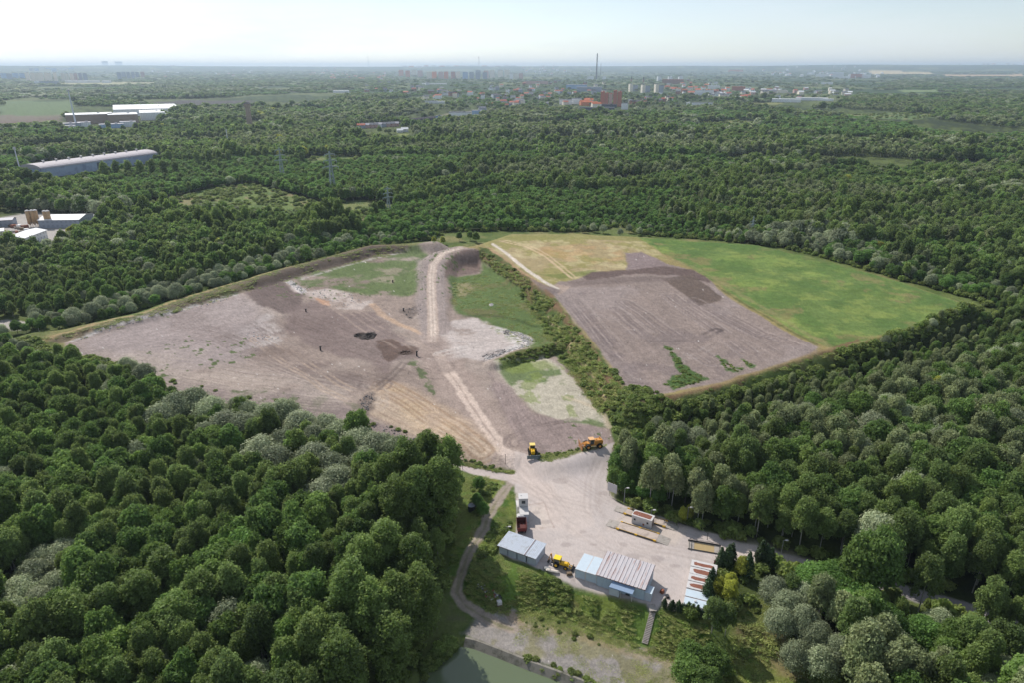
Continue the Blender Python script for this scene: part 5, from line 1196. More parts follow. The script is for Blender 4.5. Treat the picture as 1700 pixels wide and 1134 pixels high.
# weighbridges
def weighbridge(lab, fl, fr, wd):
    a, ang, L_ = frame(fl, fr, .3); ux = Vector((math.cos(ang), math.sin(ang))); uy = Vector((-ux.y, ux.x)); c = a+ux*(L_/2)+uy*(wd/2)
    t = thing('weighbridge', lab, 'weighbridge', (c.x, c.y, 0), ang, 'truck scales beside the cabin')
    b = MB(); b.box((0, 0, .2), (L_, wd-.3, .28)); b.build('deck', mat("scale_deck", alb(200,184,172), .9, var=.08, scale=1, stain=alb(160,146,136), stain_scale=.6), t)
    for sy in (-1, 1):
        b = MB(); b.box((0, sy*(wd/2-.07), .26), (L_, .16, .50)); bb = b.build('side_beam', mat("beam_steel", (.10,.085,.07), .7, var=.2, scale=2), t)
        q = MB()
        for x_ in (-L_/2+.3, 0, L_/2-.4): q.box((x_, sy*(wd/2-.07), .33), (.7, .24, .42))
        q.box((0, sy*(wd/2-.07), .515), (L_-1.6, .07, .02)); q.build('yellow_marking', YEL, bb)
    for sx in (-1, 1):
        b = MB(); b.prism([(-wd/2, 0), (wd/2, 0), (wd/2, .02), (-wd/2, .02)], 0, .01)
        b = MB(); x0_ = sx*L_/2; x1_ = sx*(L_/2+3.2)
        b.add([(x0_, -wd/2+.1, 0), (x0_, wd/2-.1, 0), (x0_, wd/2-.1, .32), (x0_, -wd/2+.1, .32), (x1_, -wd/2+.1, .03), (x1_, wd/2-.1, .03)], [(0,3,2,1), (3,4,5,2), (0,4,3), (1,2,5), (0,1,5,4)]); b.build('ramp', CONC, t)
        b = MB(); b.tube((sx*(L_/2+.1), -wd/2, 0), (sx*(L_/2+.1), -wd/2, .9), .06, n=6); b.build('guard_post', YEL, t)
    return t
weighbridge('truck scale on the open yard side of the rusty roofed cabin', (1023.5,878.5), (1088.5,899.5), 3.4)
weighbridge('truck scale against the trees behind the rusty roofed cabin', (1036,853.5), (1104,876), 2.8)
a, ang, L_ = frame((1048,870), (1079,880), 0); ux = Vector((math.cos(ang), math.sin(ang))); uy = Vector((-ux.y, ux.x)); c = a+ux*2.7+uy*1.4
t = thing('scale_cabin', 'white cabin with a rusty roof between the two truck scales', 'cabin', (c.x, c.y, 0), ang)
b = MB(); b.box((0, 0, 1.4), (5.5, 2.5, 2.6), bev=.04); b.build('body', WHITE, t)
b = MB(); b.box((0, 0, .08), (5.3, 2.3, .16)); b.build('plinth', DARK, t)
b = MB(); b.box((0, 0, 2.74), (5.7, 2.7, .1)); rf = b.build('roof', WHITE, t)
b = MB(); b.add([(-2.6,-.9,2.797),(2.3,-.95,2.797),(2.35,.75,2.797),(1.0,.95,2.797),(-2.2,.9,2.797),(-2.7,.4,2.797)], [(0,1,2,3,4,5)]); b.build('rust_patch', TRUST, rf)
for x_ in (-1.9, 1.7):
    b = MB(); b.box((x_, -1.26, 1.6), (.75, .05, .8)); wi = b.build('window', WHITE, t); b = MB(); b.box((x_, -1.29, 1.6), (.55, .03, .6)); b.build('pane', GLASS, wi)
b = MB(); b.box((.6, -1.26, .75), (.5, .03, .6)); b.build('rust_stain', RUST, t)
b = MB(); b.box((2.76, .2, 1.2), (.04, .85, 1.95)); b.build('door', mat("maroon_door", (.12,.03,.03), .6, var=.1), t)
# wheel wash basin
a, ang, L_ = frame((1142,912.5), (1191,921), 0); ux = Vector((math.cos(ang), math.sin(ang))); uy = Vector((-ux.y, ux.x)); L_ = 8.0; D_ = 3.3; c = a+ux*(L_/2)+uy*(D_/2)
t = thing('wheel_wash', 'wheel wash basin of brown water inside a dark steel frame', 'wheel wash', (c.x, c.y, 0), ang)
b = MB(); 
for sy in (-1, 1): b.box((0, sy*(D_/2-.1), .1), (L_, .2, .24))
for sx in (-1, 1): b.box((sx*(L_/2-.75), 0, .06), (1.5, D_-.42, .14))
b.build('basin', CONC, t)
b = MB(); b.box((0, 0, .05), (L_-3.0, D_-.42, .06)); b.build('water', MUD, t)
b = MB()
for y_ in (-D_/2, D_/2): b.box((0, y_, .32 if y_ > 0 else .25), (L_+.2, .12, .14 if y_ < 0 else .5))
for x_ in (-L_/2+.3, L_/2-.3): b.box((x_, 0, .8), (.12, D_, .12)); b.tube((x_, -D_/2, 0), (x_, -D_/2, .85), .06, n=6); b.tube((x_, D_/2, 0), (x_, D_/2, .85), .06, n=6)
b.tube((-L_/2+.3, D_/2, .85), (L_/2-.3, D_/2, .85), .05, n=6)
b.build('frame', DARK, t)
# lamp posts, wooden poles, fence posts, sign board
def lamp(lab, base, h, arm=(0.5, 0), z=0):
    x, y = G(*base, z); t = thing('lamp_post', lab, 'lamp post', (x, y, gz(x, y)), 0, 'white headed lamp posts round the yard')
    b = MB(); b.tube((0, 0, -.2), (0, 0, h), .11, .07, n=8); b.build('pole', POLEM, t)
    b = MB(); b.tube((0, 0, h-.05), (arm[0], arm[1], h+.1), .045, n=6); b.box((arm[0]*1.6, arm[1]*1.6-.1, h+.12), (.75, .45, .22), bev=.06); b.build('lamp_head', WHITE, t)
lamp('lamp post under the yellow green tree by the wheel wash', (1140,871), 5.4)
lamp('lamp post beside the white sign board', (1036,836), 5.0)
lamp('lamp post at the road bend past the conifers', (1296,925), 5.0)
lamp('lamp post behind the shared sheet roof', (841,892), 3.2)
lamp('lamp post against the trees behind the rusty roofed scale cabin', (1080,865), 3.4)
x, y = G(1015.5,826)
t = thing('sign_board', 'blank white board on a post at the edge of the trees', 'sign', (x, y, 0), math.radians(-38))
b = MB(); b.box((0, 0, 3.1), (3.0, .08, 2.8)); b.build('panel', WHITE, t); b = MB(); b.tube((-.9, .08, 0), (-.9, .08, 4.4), .06, n=6); b.tube((.9, .08, 0), (.9, .08, 4.4), .06, n=6); b.build('post', POLEM, t)
for i, (b_, lab, hh_) in enumerate((((839,776), 'dark thin post where the side road meets the haul road', 3.4), ((768,780), 'dark thin post beside the side road at the wood edge', 3.4), ((1174,897), 'short dark post behind the wheel wash', 2.0), ((66,553), 'slim white post at the corner of the lower fill', 4))):
    x, y = G(*b_); o = MB().tube((0, 0, 0), (0, 0, hh_), .08, .06, n=7).box((0, 0, hh_), (.2, .2, .12)).build('post', WHITE if i == 3 else DARK); o.name = 'marker_post'; o.location = (x, y, gz(x, y)); tag(o, lab, 'post')
p0 = Vector((*G(1140,871), 5.2)); p1 = Vector((*G(1174,897), 1.9)); b = MB(); pts = [p0.lerp(p1, k/8)-Vector((0, 0, .5*math.sin(math.pi*k/8))) for k in range(9)]
for k in range(8): b.tube(pts[k], pts[k+1], .035, n=4, cap=False)
tag(b.build('overhead_cable', DARK), 'overhead cable from the lamp post down to the wheel wash post', 'cable')
# steps down the slope
a = Vector((*G(1084,1014,0), 0)); e = Vector((*G(1070,1072,-4.9), -4.9))
t = thing('concrete_steps', 'flight of concrete steps going down the grass slope', 'steps', a, 0); d = e-a; n = 20; hd = math.atan2(d.y, d.x)
for k in range(n):
    p = d*((k+.5)/n); b = MB(); w_ = 1.35; zg = gz(a.x+p.x, a.y+p.y)+.12
    b.box((p.x, p.y, zg), (.34, w_, .18), rz=hd); b.build('step', CONC, t)
b = MB(); b.box((0, .8, .04), (1.6, 2.2, .1)); b.build('top_slab', CONC, t)
# pond embankment wall
PW = [(772,1062),(790,1066),(830,1081),(880,1101),(930,1119),(975,1136),(1030,1158)]
Pw = W(PW, ZG); b = MB(); V = []; nrm = []
for i in range(len(Pw)):
    q0 = Pw[max(0, i-1)]; q1 = Pw[min(len(Pw)-1, i+1)]; tt = (q1-q0)/np.linalg.norm(q1-q0); nn = np.array([tt[1], -tt[0]])
    for o_, z_ in ((.5, ZG-.2), (.5, ZG+.28), (0, ZG+.28), (-1.35, ZP-.2), (-1.4, ZP-1.2)): V.append((Pw[i][0]-nn[0]*o_, Pw[i][1]-nn[1]*o_, z_) if False else (Pw[i][0]+nn[0]*(-o_), Pw[i][1]+nn[1]*(-o_), z_))
for i in range(len(Pw)-1):
    for k in range(4): b.add([], []) if False else b.f.append((5*i+k, 5*i+5+k, 5*i+6+k, 5*i+1+k)); b.m.append(0)
b.v = V; b.m = [0]*len(b.f)
tag(b.build('pond_wall', CONCW), 'sloping concrete embankment wall round the green pond', 'wall')

# clutter in the yard
for i_, (p_, s_, m_, lab_, cat_, nm_) in enumerate((((945,955), (1.3,.9,.7), WOOD, 'wooden pallets stacked at the corner of the white units', 'pallets', 'pallet_stack'), ((1099,985), (.9,.8,.9), RUST, 'rusty drum group at the corner of the hall lobby', 'drum', 'rusty_bin'), ((1108,992), (1.1,.7,.5), DARK, 'dark crate lying between the hall and the rusty containers', 'crate', 'dark_crate'),
    ((1189,938), (1.2,.6,1.0), REDP, 'dark red box against the fence line by the rusty containers', 'box', 'steel_box'), ((908,946), (1.6,1.0,.5), POLEM, 'grey scrap pile at the corner of the shared roof', 'scrap', 'scrap_bin'))):
    x, y = G(*p_); b = MB()
    for k in range(4): b.box((0, 0, s_[2]*(k+.5)/4), (s_[0]*(1-.04*k), s_[1]*(1-.06*k), s_[2]/4*.8), rz=.06*k)
    b.box((s_[0]*.4, -s_[1]*.3, .15), (s_[0]*.5, .2, .25), rz=.5); o = b.build(nm_, m_); o.location = (x, y, .01); o.rotation_euler = (0, 0, i_*.7); tag(o, lab_, cat_)
# machines ---------------------------------------------------------------------
def wheel(t, x, y, z, r, w, hub=YEL, name='wheel'):
    b = MB(); b.tube((x-w/2, y, z), (x+w/2, y, z), r, n=20); b.tube((x-w/2-.01, y, z), (x-w/2+.06, y, z), r*.86, n=20)
    for k in range(14):
        a_ = 2*math.pi*k/14; b.box((x, y+math.cos(a_)*r, z+math.sin(a_)*r), (w, .12, .07), rx=a_+math.pi/2)
    o = b.build(name, BLACK, t); b = MB(); b.tube((x-w/2-.03, y, z), (x+w/2+.03, y, z), r*.5, n=14); b.build('rim', hub, o); return o
# backhoe loader: nose towards +y locally
x, y = G(931,941); t = thing('backhoe_loader', 'yellow backhoe loader with its bucket lowered beside the units', 'backhoe', (x, y, 0), math.radians(-112))
b = MB(); b.box((0, .9, 1.15), (1.1, 2.2, .8), bev=.12, taper=.88); b.box((0, 2.02, 1.0), (1.0, .12, .7)); b.build('bonnet', YEL, t)
b = MB(); b.box((0, -.3, .75), (.9, 4.2, .35)); b.box((0, -1.2, 1.0), (1.5, 1.3, .3)); b.build('chassis', DARK, t)
b = MB(); b.box((0, -.85, 1.75), (1.5, 1.5, 1.2), bev=.05, taper=.95); cb = b.build('cab', GLASS, t)
b = MB()
for sx in (-.72, .72):
    for y_ in (-1.6, -.1): b.box((sx, y_, 1.8), (.1, .1, 1.3))
b.build('cab_frame', YEL, cb); b = MB(); b.box((0, -.85, 2.47), (1.75, 1.8, .14), bev=.05); b.build('cab_roof', mat("bright_yellow_paint", (.85,.62,.03), .45, var=.06), cb)
for sx in (-.85, .85): wheel(t, sx, -1.0, .72, .72, .45); wheel(t, sx, 1.5, .5, .5, .34)
b = MB()
for sx in (-.5, .5): slab(b, [(sx,.6,1.5),(sx,.6,1.3),(sx,2.9,.45),(sx,2.9,.62)], .12)
b.tube((-.55, 2.7, .55), (.55, 2.7, .55), .07, n=8); b.build('loader_arm', YEL, t)
b = MB(); b.prism([(2.9, .1), (3.7, .08), (3.75, .14), (3.05, .2), (3.0, .75), (2.9, .8)], -1.05, 1.05); b.build('bucket', DARK, t)
b = MB(); slab(b, [(-.12,-2.2,.9),(-.12,-2.5,.9),(-.12,-2.75,2.9),(-.12,-2.5,3.0)], .24); b.build('boom', ORG, t)
b = MB(); slab(b, [(-.1,-2.6,2.9),(-.1,-2.75,3.05),(-.1,-3.3,1.1),(-.1,-3.1,1.05)], .2); st = b.build('dipper', ORG, t)
b = MB(); b.prism([(-3.3, 1.1), (-2.95, .95), (-2.9, .45), (-3.2, .2), (-3.55, .5)], -.3, .3); b.build('digger_bucket', DARK, st)
# bulldozer seen over its blade
x, y = G(884.5,763, 1.5); t = thing('bulldozer', 'yellow bulldozer facing the yard, its grey blade in the weeds', 'bulldozer', (x, y+2.2, gz(x, y+2.2)), math.radians(184))
b = MB(); b.box((0, .9, 1.5), (1.15, 2.3, 1.1), bev=.1, taper=.92); b.tube((.25, 1.3, 2.0), (.25, 1.3, 2.7), .07, n=8); b.build('bonnet', YEL, t)
b = MB(); b.box((0, -1.1, 1.25), (1.7, 2.0, 1.0), bev=.1); b.build('body', YEL, t)
b = MB(); b.box((0, -.95, 2.3), (1.55, 1.45, 1.2), bev=.05, taper=.93); cb = b.build('cab', GLASS, t); b = MB(); b.box((0, -.95, 2.98), (1.75, 1.65, .16), bev=.05); b.build('cab_roof', mat("pale_yellow_paint", (.80,.60,.18), .5, var=.06), cb)
for sx in (-1, 1):
    b = MB(); n = 26; prf = []
    for k in range(n):
        q = k/n*2; 
        if q < 1: a_ = math.pi*q-math.pi/2; prf.append((1.75+.48*math.cos(a_), .5+.48*math.sin(a_)))
        else: a_ = math.pi*(q-1)+math.pi/2; prf.append((-1.75+.48*math.cos(a_), .5+.48*math.sin(a_)))
    b.prism(prf, sx*1.1-.28, sx*1.1+.28)
    for k in range(12): b.box((sx*1.1, -1.7+k*.31, 1.0), (.6, .08, .08))
    b.build('track', BLACK, t); b = MB(); b.box((sx*.98, 1.6, .75), (.16, 2.6, .25)); b.build('push_arm', YEL, t)
b = MB(); b.prism([(2.95, .05), (3.05, .05), (2.98, .6), (3.12, 1.25), (3.0, 1.28), (2.85, .65)], -2.0, 2.0); b.box((-1.98, 3.1, .65), (.08, .45, 1.2)); b.box((1.98, 3.1, .65), (.08, .45, 1.2)); b.build('blade', mat("worn_blade_steel", alb(120,135,140), .4, .4, var=.15), t)
# wheeled landfill compactor with raised blade frame
x, y = G(983,752, .8); t = thing('landfill_compactor', 'orange wheeled compactor with a raised blade, parked by the verge', 'compactor', (x, y+1.0, gz(x, y)), math.radians(103))
b = MB(); b.box((0, -1.9, 1.8), (2.0, 2.9, 1.3), bev=.12); b.box((0, -2.0, 2.5), (1.6, 2.2, .25), bev=.06)
b.tube((-.5, -1.3, 2.5), (-.5, -1.3, 3.2), .12, n=8); b.tube((.5, -2.6, 2.5), (.5, -2.6, 3.0), .2, n=8); b.build('engine_hood', ORG, t)
b = MB(); b.box((0, .3, 2.2), (1.7, 1.5, 1.7), bev=.08, taper=.94); cb = b.build('cab', GLASS, t); b = MB(); b.box((0, .3, 3.1), (1.95, 1.8, .18), bev=.05)
for sx in (-.82, .82):
    for y_ in (-.4, 1.0): b.box((sx, y_, 2.3), (.12, .12, 1.6))
b.build('cab_frame', mat("pale_orange_paint", (.72,.42,.20), .5, var=.1), cb)
b = MB(); b.box((0, 0, 1.05), (1.5, 5.4, .5)); b.box((0, 1.8, 1.5), (1.6, 1.5, .6), bev=.06); b.build('chassis', ORG, t)
for sx in (-1.25, 1.25):
    for y_ in (-2.1, 1.7): wheel(t, sx, y_, .85, .85, .8, ORG)
b = MB()
for sx in (-.8, .8): slab(b, [(sx,1.6,1.5),(sx,1.6,1.15),(sx,3.8,.7),(sx,3.8,1.0)], .16); b.tube((sx*.6, 1.9, 2.0), (sx*.6, 3.7, 1.5), .09, n=8)
b.build('blade_arm', ORG, t)
b = MB(); b.prism([(3.8, .15), (3.95, .1), (3.9, 1.0), (4.05, 1.9), (3.9, 1.95), (3.75, 1.0)], -1.9, 1.9)
for k in range(7): b.box((-1.8+k*.6, 3.97, 2.15), (.07, .07, .5))
b.box((0, 3.97, 2.4), (3.7, .07, .07)); b.build('blade', mat("rusty_orange_steel", (.45,.20,.08), .7, var=.25, scale=2, stain=(.5,.47,.44), stain_scale=1.2, stain_lo=.55, stain_hi=.65), t)
# odds and ends
x, y = G(917,950); o = MB().box((0, 0, .3), (3.3, .9, .5), bev=.22).tube((-.6, 0, .5), (-.6, 0, .7), .12, n=8).build('liquid_tank', mat("cream_plastic", alb(226,214,200), .5, var=.05)); o.location = (x, y, 0.02); o.rotation_euler = (0, 0, math.radians(-18)); tag(o, 'long cream tank lying beside the yellow backhoe', 'tank')
x, y = G(783,849); t = thing('water_butt', 'black open topped drum in the grass by the bright green tree', 'drum', (x, y, gz(x, y)))
b = MB(); b.tube((0, 0, 0), (0, 0, 1.9), .95, 1.0, n=20); b.build('drum', BLACK, t); b = MB(); b.tube((0, 0, 1.88), (0, 0, 1.93), 1.05, n=20); b.build('rim', mat("grey_rim", alb(140,142,150), .6), t)
x, y = G(790,843); o = MB().tube((0, 0, 0), (0, 0, 1.2), .4, n=14).tube((0, 0, 1.2), (0, 0, 1.6), .08, n=6).build('steel_drum', DARK); o.location = (x, y, gz(x, y)); tag(o, 'small dark drum standing behind the large black one', 'drum')
x, y = G(829,1003, -4); t = thing('container_tank', 'white plastic tank on a low frame at the foot of the slope', 'tank', (x, y, gz(x, y)), .3)
b = MB(); b.box((0, 0, .75), (1.15, 1.1, 1.0), bev=.1); b.tube((0, 0, 1.2), (0, 0, 1.35), .2, n=10); b.build('tank', WHITE, t); b = MB(); b.box((0, 0, .1), (1.2, 1.2, .16)); b.build('pallet', WOOD, t)
# scrap heap by the path
P_s = W([(795,975),(812,982),(835,992),(828,1000),(805,990),(790,982)], -3.5); b = MB(); rr = random.Random(4)
xs_, ys_ = scatter_in(P_s, 40, 5, 0)
for a_, c_2 in zip(xs_, ys_): b.box((a_, c_2, gz(a_, c_2)+.15), (rr.uniform(.2, .9), rr.uniform(.15, .5), rr.uniform(.1, .4)), rz=rr.uniform(0, 3), rx=rr.uniform(-.4, .4), mi=rr.randrange(4))
o = b.build('scrap_heap', [RUST, WHITE, DARK, POLEM]); o['kind'] = 'stuff'; o['label'] = 'scattered scrap and rubbish along the gravel path'
# white and grey rubble on the fill
def rubble(name, label, polys, n, smin, smax, m, seed):
    rr = np.random.default_rng(seed); iv, fi = ico(1); VV = []; FF = []; o = 0
    for pts, z, nn in polys:
        P = W(pts, z); x, y = scatter_in(P, nn, seed+o % 97); zz = height(x, y)
        for a_, c_2, z_ in zip(x, y, zz):
            s = rr.uniform(smin, smax)*rr.uniform(.5, 1); VV.append(iv*(rr.uniform(.55, 1.2, 3)*s)*rr.uniform(.8, 1.2, (len(iv), 1))+np.array([a_, c_2, z_+s*.15])); FF.append(fi+o); o += len(iv)
    link(name, mesh_from(name, np.concatenate(VV), np.concatenate(FF), [m], False), kind='stuff', label=label)
ROCK = mat("pale_rubble", alb(214,208,204), .9, var=.2, scale=1.2); ROCKD = mat("grey_rubble", alb(140,134,132), .9, var=.25, scale=1.2)
rubble('rubble', 'pale broken rubble along the tongue of the lower fill', [([(835,545),(862,549),(887,562),(880,577),(850,590),(815,600),(800,596),(840,582),(866,572),(864,560)], ZL, 620), ([(471,465),(484,464),(514,482),(502,487)], ZL, 120),
    ([(120,567),(164,550),(225,534),(317,507),(392,486),(396,492),(317,514),(225,540),(164,556)], ZL, 260), ([(480,470),(600,490),(612,506),(560,510)], ZL, 90), ([(400,540),(470,545),(470,575),(420,580)], ZL, 40)], 0, .15, .62, ROCK, 3)
rubble('grey_rubble', 'grey rubble clods on the tongue and below the tan sweep', [([(798,592),(835,580),(850,580),(830,593),(804,600)], ZL, 130), ([(832,545),(850,547),(846,556),(834,553)], ZL, 50), ([(596,662),(618,652),(626,664),(610,690),(596,700)], ZL, 120), ([(664,512),(700,508),(704,520),(680,530)], ZL, 60),
    ([(560,690),(640,710),(700,730),(690,736),(600,712)], 1, 120), ([(820,404),(832,404),(828,500),(815,508)], 3, 6)], 0, .12, .5, ROCKD, 9)
# gas wells and the black heaps on the fill
for i, (p, h_, lab) in enumerate((((532,581), 2.6, 'dark gas well pipe alone on the raked lower fill'), ((508,517), 2.0, 'dark gas well pipe near the pale rubble spill'), ((692,592), 3.0, 'dark gas well pipe beside the haul road crossing'), ((670,516), 2.0, 'dark gas well pipe by the grey rubble mound'), ((652,468), 1.8, 'dark gas well pipe on the upper green patch'))):
    x, y = G(p[0], p[1], ZL); t = thing('gas_well', lab, 'gas well', (x, y, gz(x, y)), .2, 'gas wells on the lower landfill')
    b = MB(); h_ *= .7; b.tube((0, 0, 0), (0, 0, h_), .34, .3, n=12); b.build('casing', DARK, t); b = MB(); b.box((.1, 0, h_), (.9, .65, .2), bev=.05); b.build('cap', BLACK, t)
def heap(name, lab, pts, z, hh_, m, seed):
    P = W(pts, z); c_3 = P.mean(0); n = 26; rr = np.random.default_rng(seed); V = []; 
    R1 = np.abs(P-c_3).max(0)
    for j in range(7):
        f = 1-j/6.3
        for k in range(n):
            a_ = 2*math.pi*k/n; px_ = c_3[0]+R1[0]*f*math.cos(a_)*rr.uniform(.75, 1.1); py_ = c_3[1]+R1[1]*f*math.sin(a_)*rr.uniform(.75, 1.1)
            V.append((px_, py_, gz(px_, py_)-.15+hh_*(1-f**2)*rr.uniform(.5, 1.15) if j else gz(px_, py_)-.25))
    Fq = [(j*n+k, j*n+(k+1) % n, (j+1)*n+(k+1) % n, (j+1)*n+k) for j in range(6) for k in range(n)]+[tuple(range(6*n, 7*n))]
    b = MB(); b.add(V, Fq); return tag(b.build(name, m), lab, 'soil heap')
SOILB = mat("black_soil", (.045,.036,.032), .95, var=.3, scale=1)
heap('soil_heap', 'black soil heap in the middle of the lower fill, wider one', [(598,553),(624,550),(622,563),(604,563)], ZL, 1.3, SOILB, 1); heap('soil_heap', 'small black soil heap touching the wider black one', [(587,552),(600,552),(600,559),(588,559)], ZL, 1.0, SOILB, 2)
heap('soil_heap', 'brown soil heap next to the gas well by the haul road', [(658,584),(686,582),(684,590),(660,590)], ZL, .9, mat("brown_soil", alb(96,80,72), .95, var=.3, scale=1), 3)
heap('soil_heap', 'pale grey heap in the green bowl', [(811,504),(820,503),(820,508),(811,508)], ZL, .8, ROCK, 4)
# ------------------------------------------------------------------ far buildings, masts and chimneys
def facade(name, col, win=(.10,.12,.15), bay=3.4, storey=2.9, k=.32):
    if name in MATS: return MATS[name]
    m = bpy.data.materials.new(name); m.use_nodes = True; nt = m.node_tree; N = nt.nodes; L = nt.links; b = N["Principled BSDF"]; b.inputs["Roughness"].default_value = .8
    tc = N.new("ShaderNodeTexCoord"); sp = N.new("ShaderNodeSeparateXYZ"); L.new(tc.outputs["Object"], sp.inputs[0])
    def math_(op, a, b_): 
        q = N.new("ShaderNodeMath"); q.operation = op
        for i, v in enumerate((a, b_)):
            if isinstance(v, (int, float)): q.inputs[i].default_value = v
            elif v is not None: L.new(v, q.inputs[i])
        return q.outputs[0]
    u = math_('FRACT', math_('DIVIDE', math_('ADD', sp.outputs[0], sp.outputs[1]), bay), None); v = math_('FRACT', math_('DIVIDE', sp.outputs[2], storey), None)
    w = math_('MULTIPLY', math_('MULTIPLY', math_('GREATER_THAN', u, .3), math_('LESS_THAN', u, .8)), math_('MULTIPLY', math_('GREATER_THAN', v, .35), math_('LESS_THAN', v, .8)))
    mx = N.new("ShaderNodeMix"); mx.data_type = 'RGBA'; L.new(math_('MULTIPLY', w, k), mx.inputs[0]); mx.inputs[6].default_value = (*col, 1); mx.inputs[7].default_value = (*win, 1)
    L.new(mx.outputs[2], b.inputs["Base Color"]); MATS[name] = m; return m
FAC = {'cream': facade('cream_facade', tuple(min(.9, v*1.45) for v in alb(226,214,196))), 'pink': facade('pink_facade', tuple(min(.9, v*1.45) for v in alb(196,160,150))), 'red': facade('red_facade', alb(214,136,112)), 'white': facade('white_facade', tuple(min(.9, v*1.45) for v in alb(236,236,236))), 'grey': facade('grey_facade', tuple(min(.9, v*1.45) for v in alb(150,156,168))),
       'blue': facade('blue_facade', tuple(min(.9, v*1.45) for v in alb(150,175,205))), 'orange': facade('orange_facade', tuple(min(.9, v*1.45) for v in alb(206,132,92))), 'brick': facade('brick_facade', alb(168,118,98)), 'brown': facade('brown_wall', alb(172,150,134), k=0), 'dark': facade('dark_facade', alb(92,98,112))}
RFM = {'red': mat("red_tiles", alb(196,116,94), .8, var=.15), 'grey': mat("grey_roofing", alb(120,122,130), .8, var=.12), 'white': mat("white_roofing", alb(244,244,244), .6, var=.04), 'dark': mat("dark_roofing", alb(78,74,80), .8, var=.15), 'orange': mat("orange_tiles", alb(208,116,76), .8, var=.12), 'sheet': mat("grey_sheet_roof", alb(178,176,184), .6, var=.06)}
def span(px0, px1, ybase):
    x0, y0 = G(px0, ybase, 0); x1, y1 = G(px1, ybase, 0)
    cx_, cy_ = (x0+x1)/2, (y0+y1)/2; z = gz(cx_, cy_)
    return cx_, cy_, z, math.hypot(x1-x0, y1-y0)
def ztop(px_, y_, cx_, cy_):
    """height above the yard that photo row y_ shows at that place"""
    d = (567-y_)/FPX; v = math.hypot(cx_, cy_)*math.cos(math.atan2(abs(cx_), cy_))
    return H + cy_*(d*CP-SP)/(CP+d*SP)
def block(name, lab, cat, px0, px1, yt, yb, dep=14, fac='cream', roof='flat', rm='grey', rot=0, group=None, w_lit=False):
    cx_, cy_, z, w = span(px0, px1, yb); h = max(3.0, ztop((px0+px1)/2, yt, cx_, cy_)-z)
    az = -math.atan2(cx_, cy_) + (.42 if w_lit else 0)
    t = thing(name, lab, cat, (cx_, cy_+dep/2, z), az+rot, group); w = max(w, 4)
    hw = h*.72 if roof == 'gable' else h
    b = MB(); b.box((0, 0, hw/2-.5), (w, dep, hw+1)); b.build('wall', FAC[fac], t)
    r = MB()
    if roof == 'gable': r.prism([(-dep/2-.4, hw), (dep/2+.4, hw), (0, h)], -w/2-.4, w/2+.4)
    elif roof == 'hip':
        r.add([(-w/2-.4,-dep/2-.4,hw),(w/2+.4,-dep/2-.4,hw),(w/2+.4,dep/2+.4,hw),(-w/2-.4,dep/2+.4,hw),(-w/2+dep/2,0,hw+dep*.3),(w/2-dep/2,0,hw+dep*.3)], [(0,1,5,4),(1,2,5),(2,3,4,5),(3,0,4),(3,2,1,0)])
    else: r.box((0, 0, h+.65), (w+.3, dep+.3, .7)); r.box((w*.2, 0, h+1.9), (min(5, w*.3), min(4, dep*.4), 1.8))
    rf = r.build('roof', RFM[rm], t)
    return t
def pct(px_, py_): return "%.1f%% across, %.1f%% down" % (px_/17, py_/11.34)
R5 = random.Random(55)
# apartment estates
def estate(x0, x1, yt, yb, n, facs, lab, group, dep=14, jx=1.5, jy=2.0, wf=.82, rm='grey'):
    st = (x1-x0)/n
    for i in range(n):
        a_ = x0+st*i+R5.uniform(-.1, .1)*st; b_ = a_+st*wf*R5.uniform(.8, 1.05); jt = R5.uniform(-jy, jy); 
        block('apartment_block', "%s, %s" % (lab, pct((a_+b_)/2, (yt+yb)/2)), 'apartment block', a_, b_, yt+jt*.6, yb+jt, dep, R5.choice(facs), rm=rm, group=group)
estate(44, 97, 120, 133, 7, ['pink','cream'], 'tall pinkish slab block in the far estate', 'slab blocks of the far estate', jy=.6)
estate(103, 146, 121, 133, 6, ['pink','cream','grey'], 'tall slab block in the far estate', 'slab blocks of the far estate', jy=.6)
estate(196, 242, 119, 130, 6, ['pink','grey'], 'hazy slab block past the twin towers', 'hazy slab blocks past the twin towers', jy=.8)
estate(2, 44, 121, 130, 4, ['grey','blue'], 'grey low block by the far estate', 'hazy slab blocks past the twin towers', jy=1)
estate(50, 125, 112, 121, 8, ['grey','blue','white'], 'small pale block under the skyline', 'pale blocks under the skyline', jy=1)
estate(663, 705, 116, 126, 4, ['cream','orange','pink'], 'cream and orange flats in the town centre', 'flats of the town centre', jy=1)
estate(708, 768, 118, 129, 6, ['orange','red','cream','pink'], 'orange flats in the town centre', 'flats of the town centre', jy=1)
estate(768, 812, 119, 130, 4, ['grey','blue','grey'], 'grey blue flats in the town centre', 'flats of the town centre', jy=1)
estate(790, 850, 116, 127, 5, ['cream','pink','grey'], 'pale flats in the town centre', 'flats of the town centre', jy=1)
estate(668, 860, 108, 117, 16, ['pink','cream','orange','grey','white'], 'small block behind the town centre', 'blocks behind the town centre', jy=1.5)
estate(845, 870, 121, 130, 3, ['white','pink','cream'], 'pale low block past the town centre', 'flats of the town centre', jy=1)
for i, (a_, b_) in enumerate(((997,1004),(1004.5,1010),(1011,1016.5),(1018,1024),(1025,1032))):
    block('tower_block', ['orange red tower at the left end of the joined cluster', 'second tower of the joined orange red cluster', 'middle grey red tower of the joined cluster', 'tallest orange red tower of the joined cluster', 'orange red tower at the right end of the joined cluster'][i], 'tower block', a_, b_, (152,154,155,150,152)[i], 176, 18, 'red' if i != 2 else 'pink', rm='red', group='joined orange red towers')
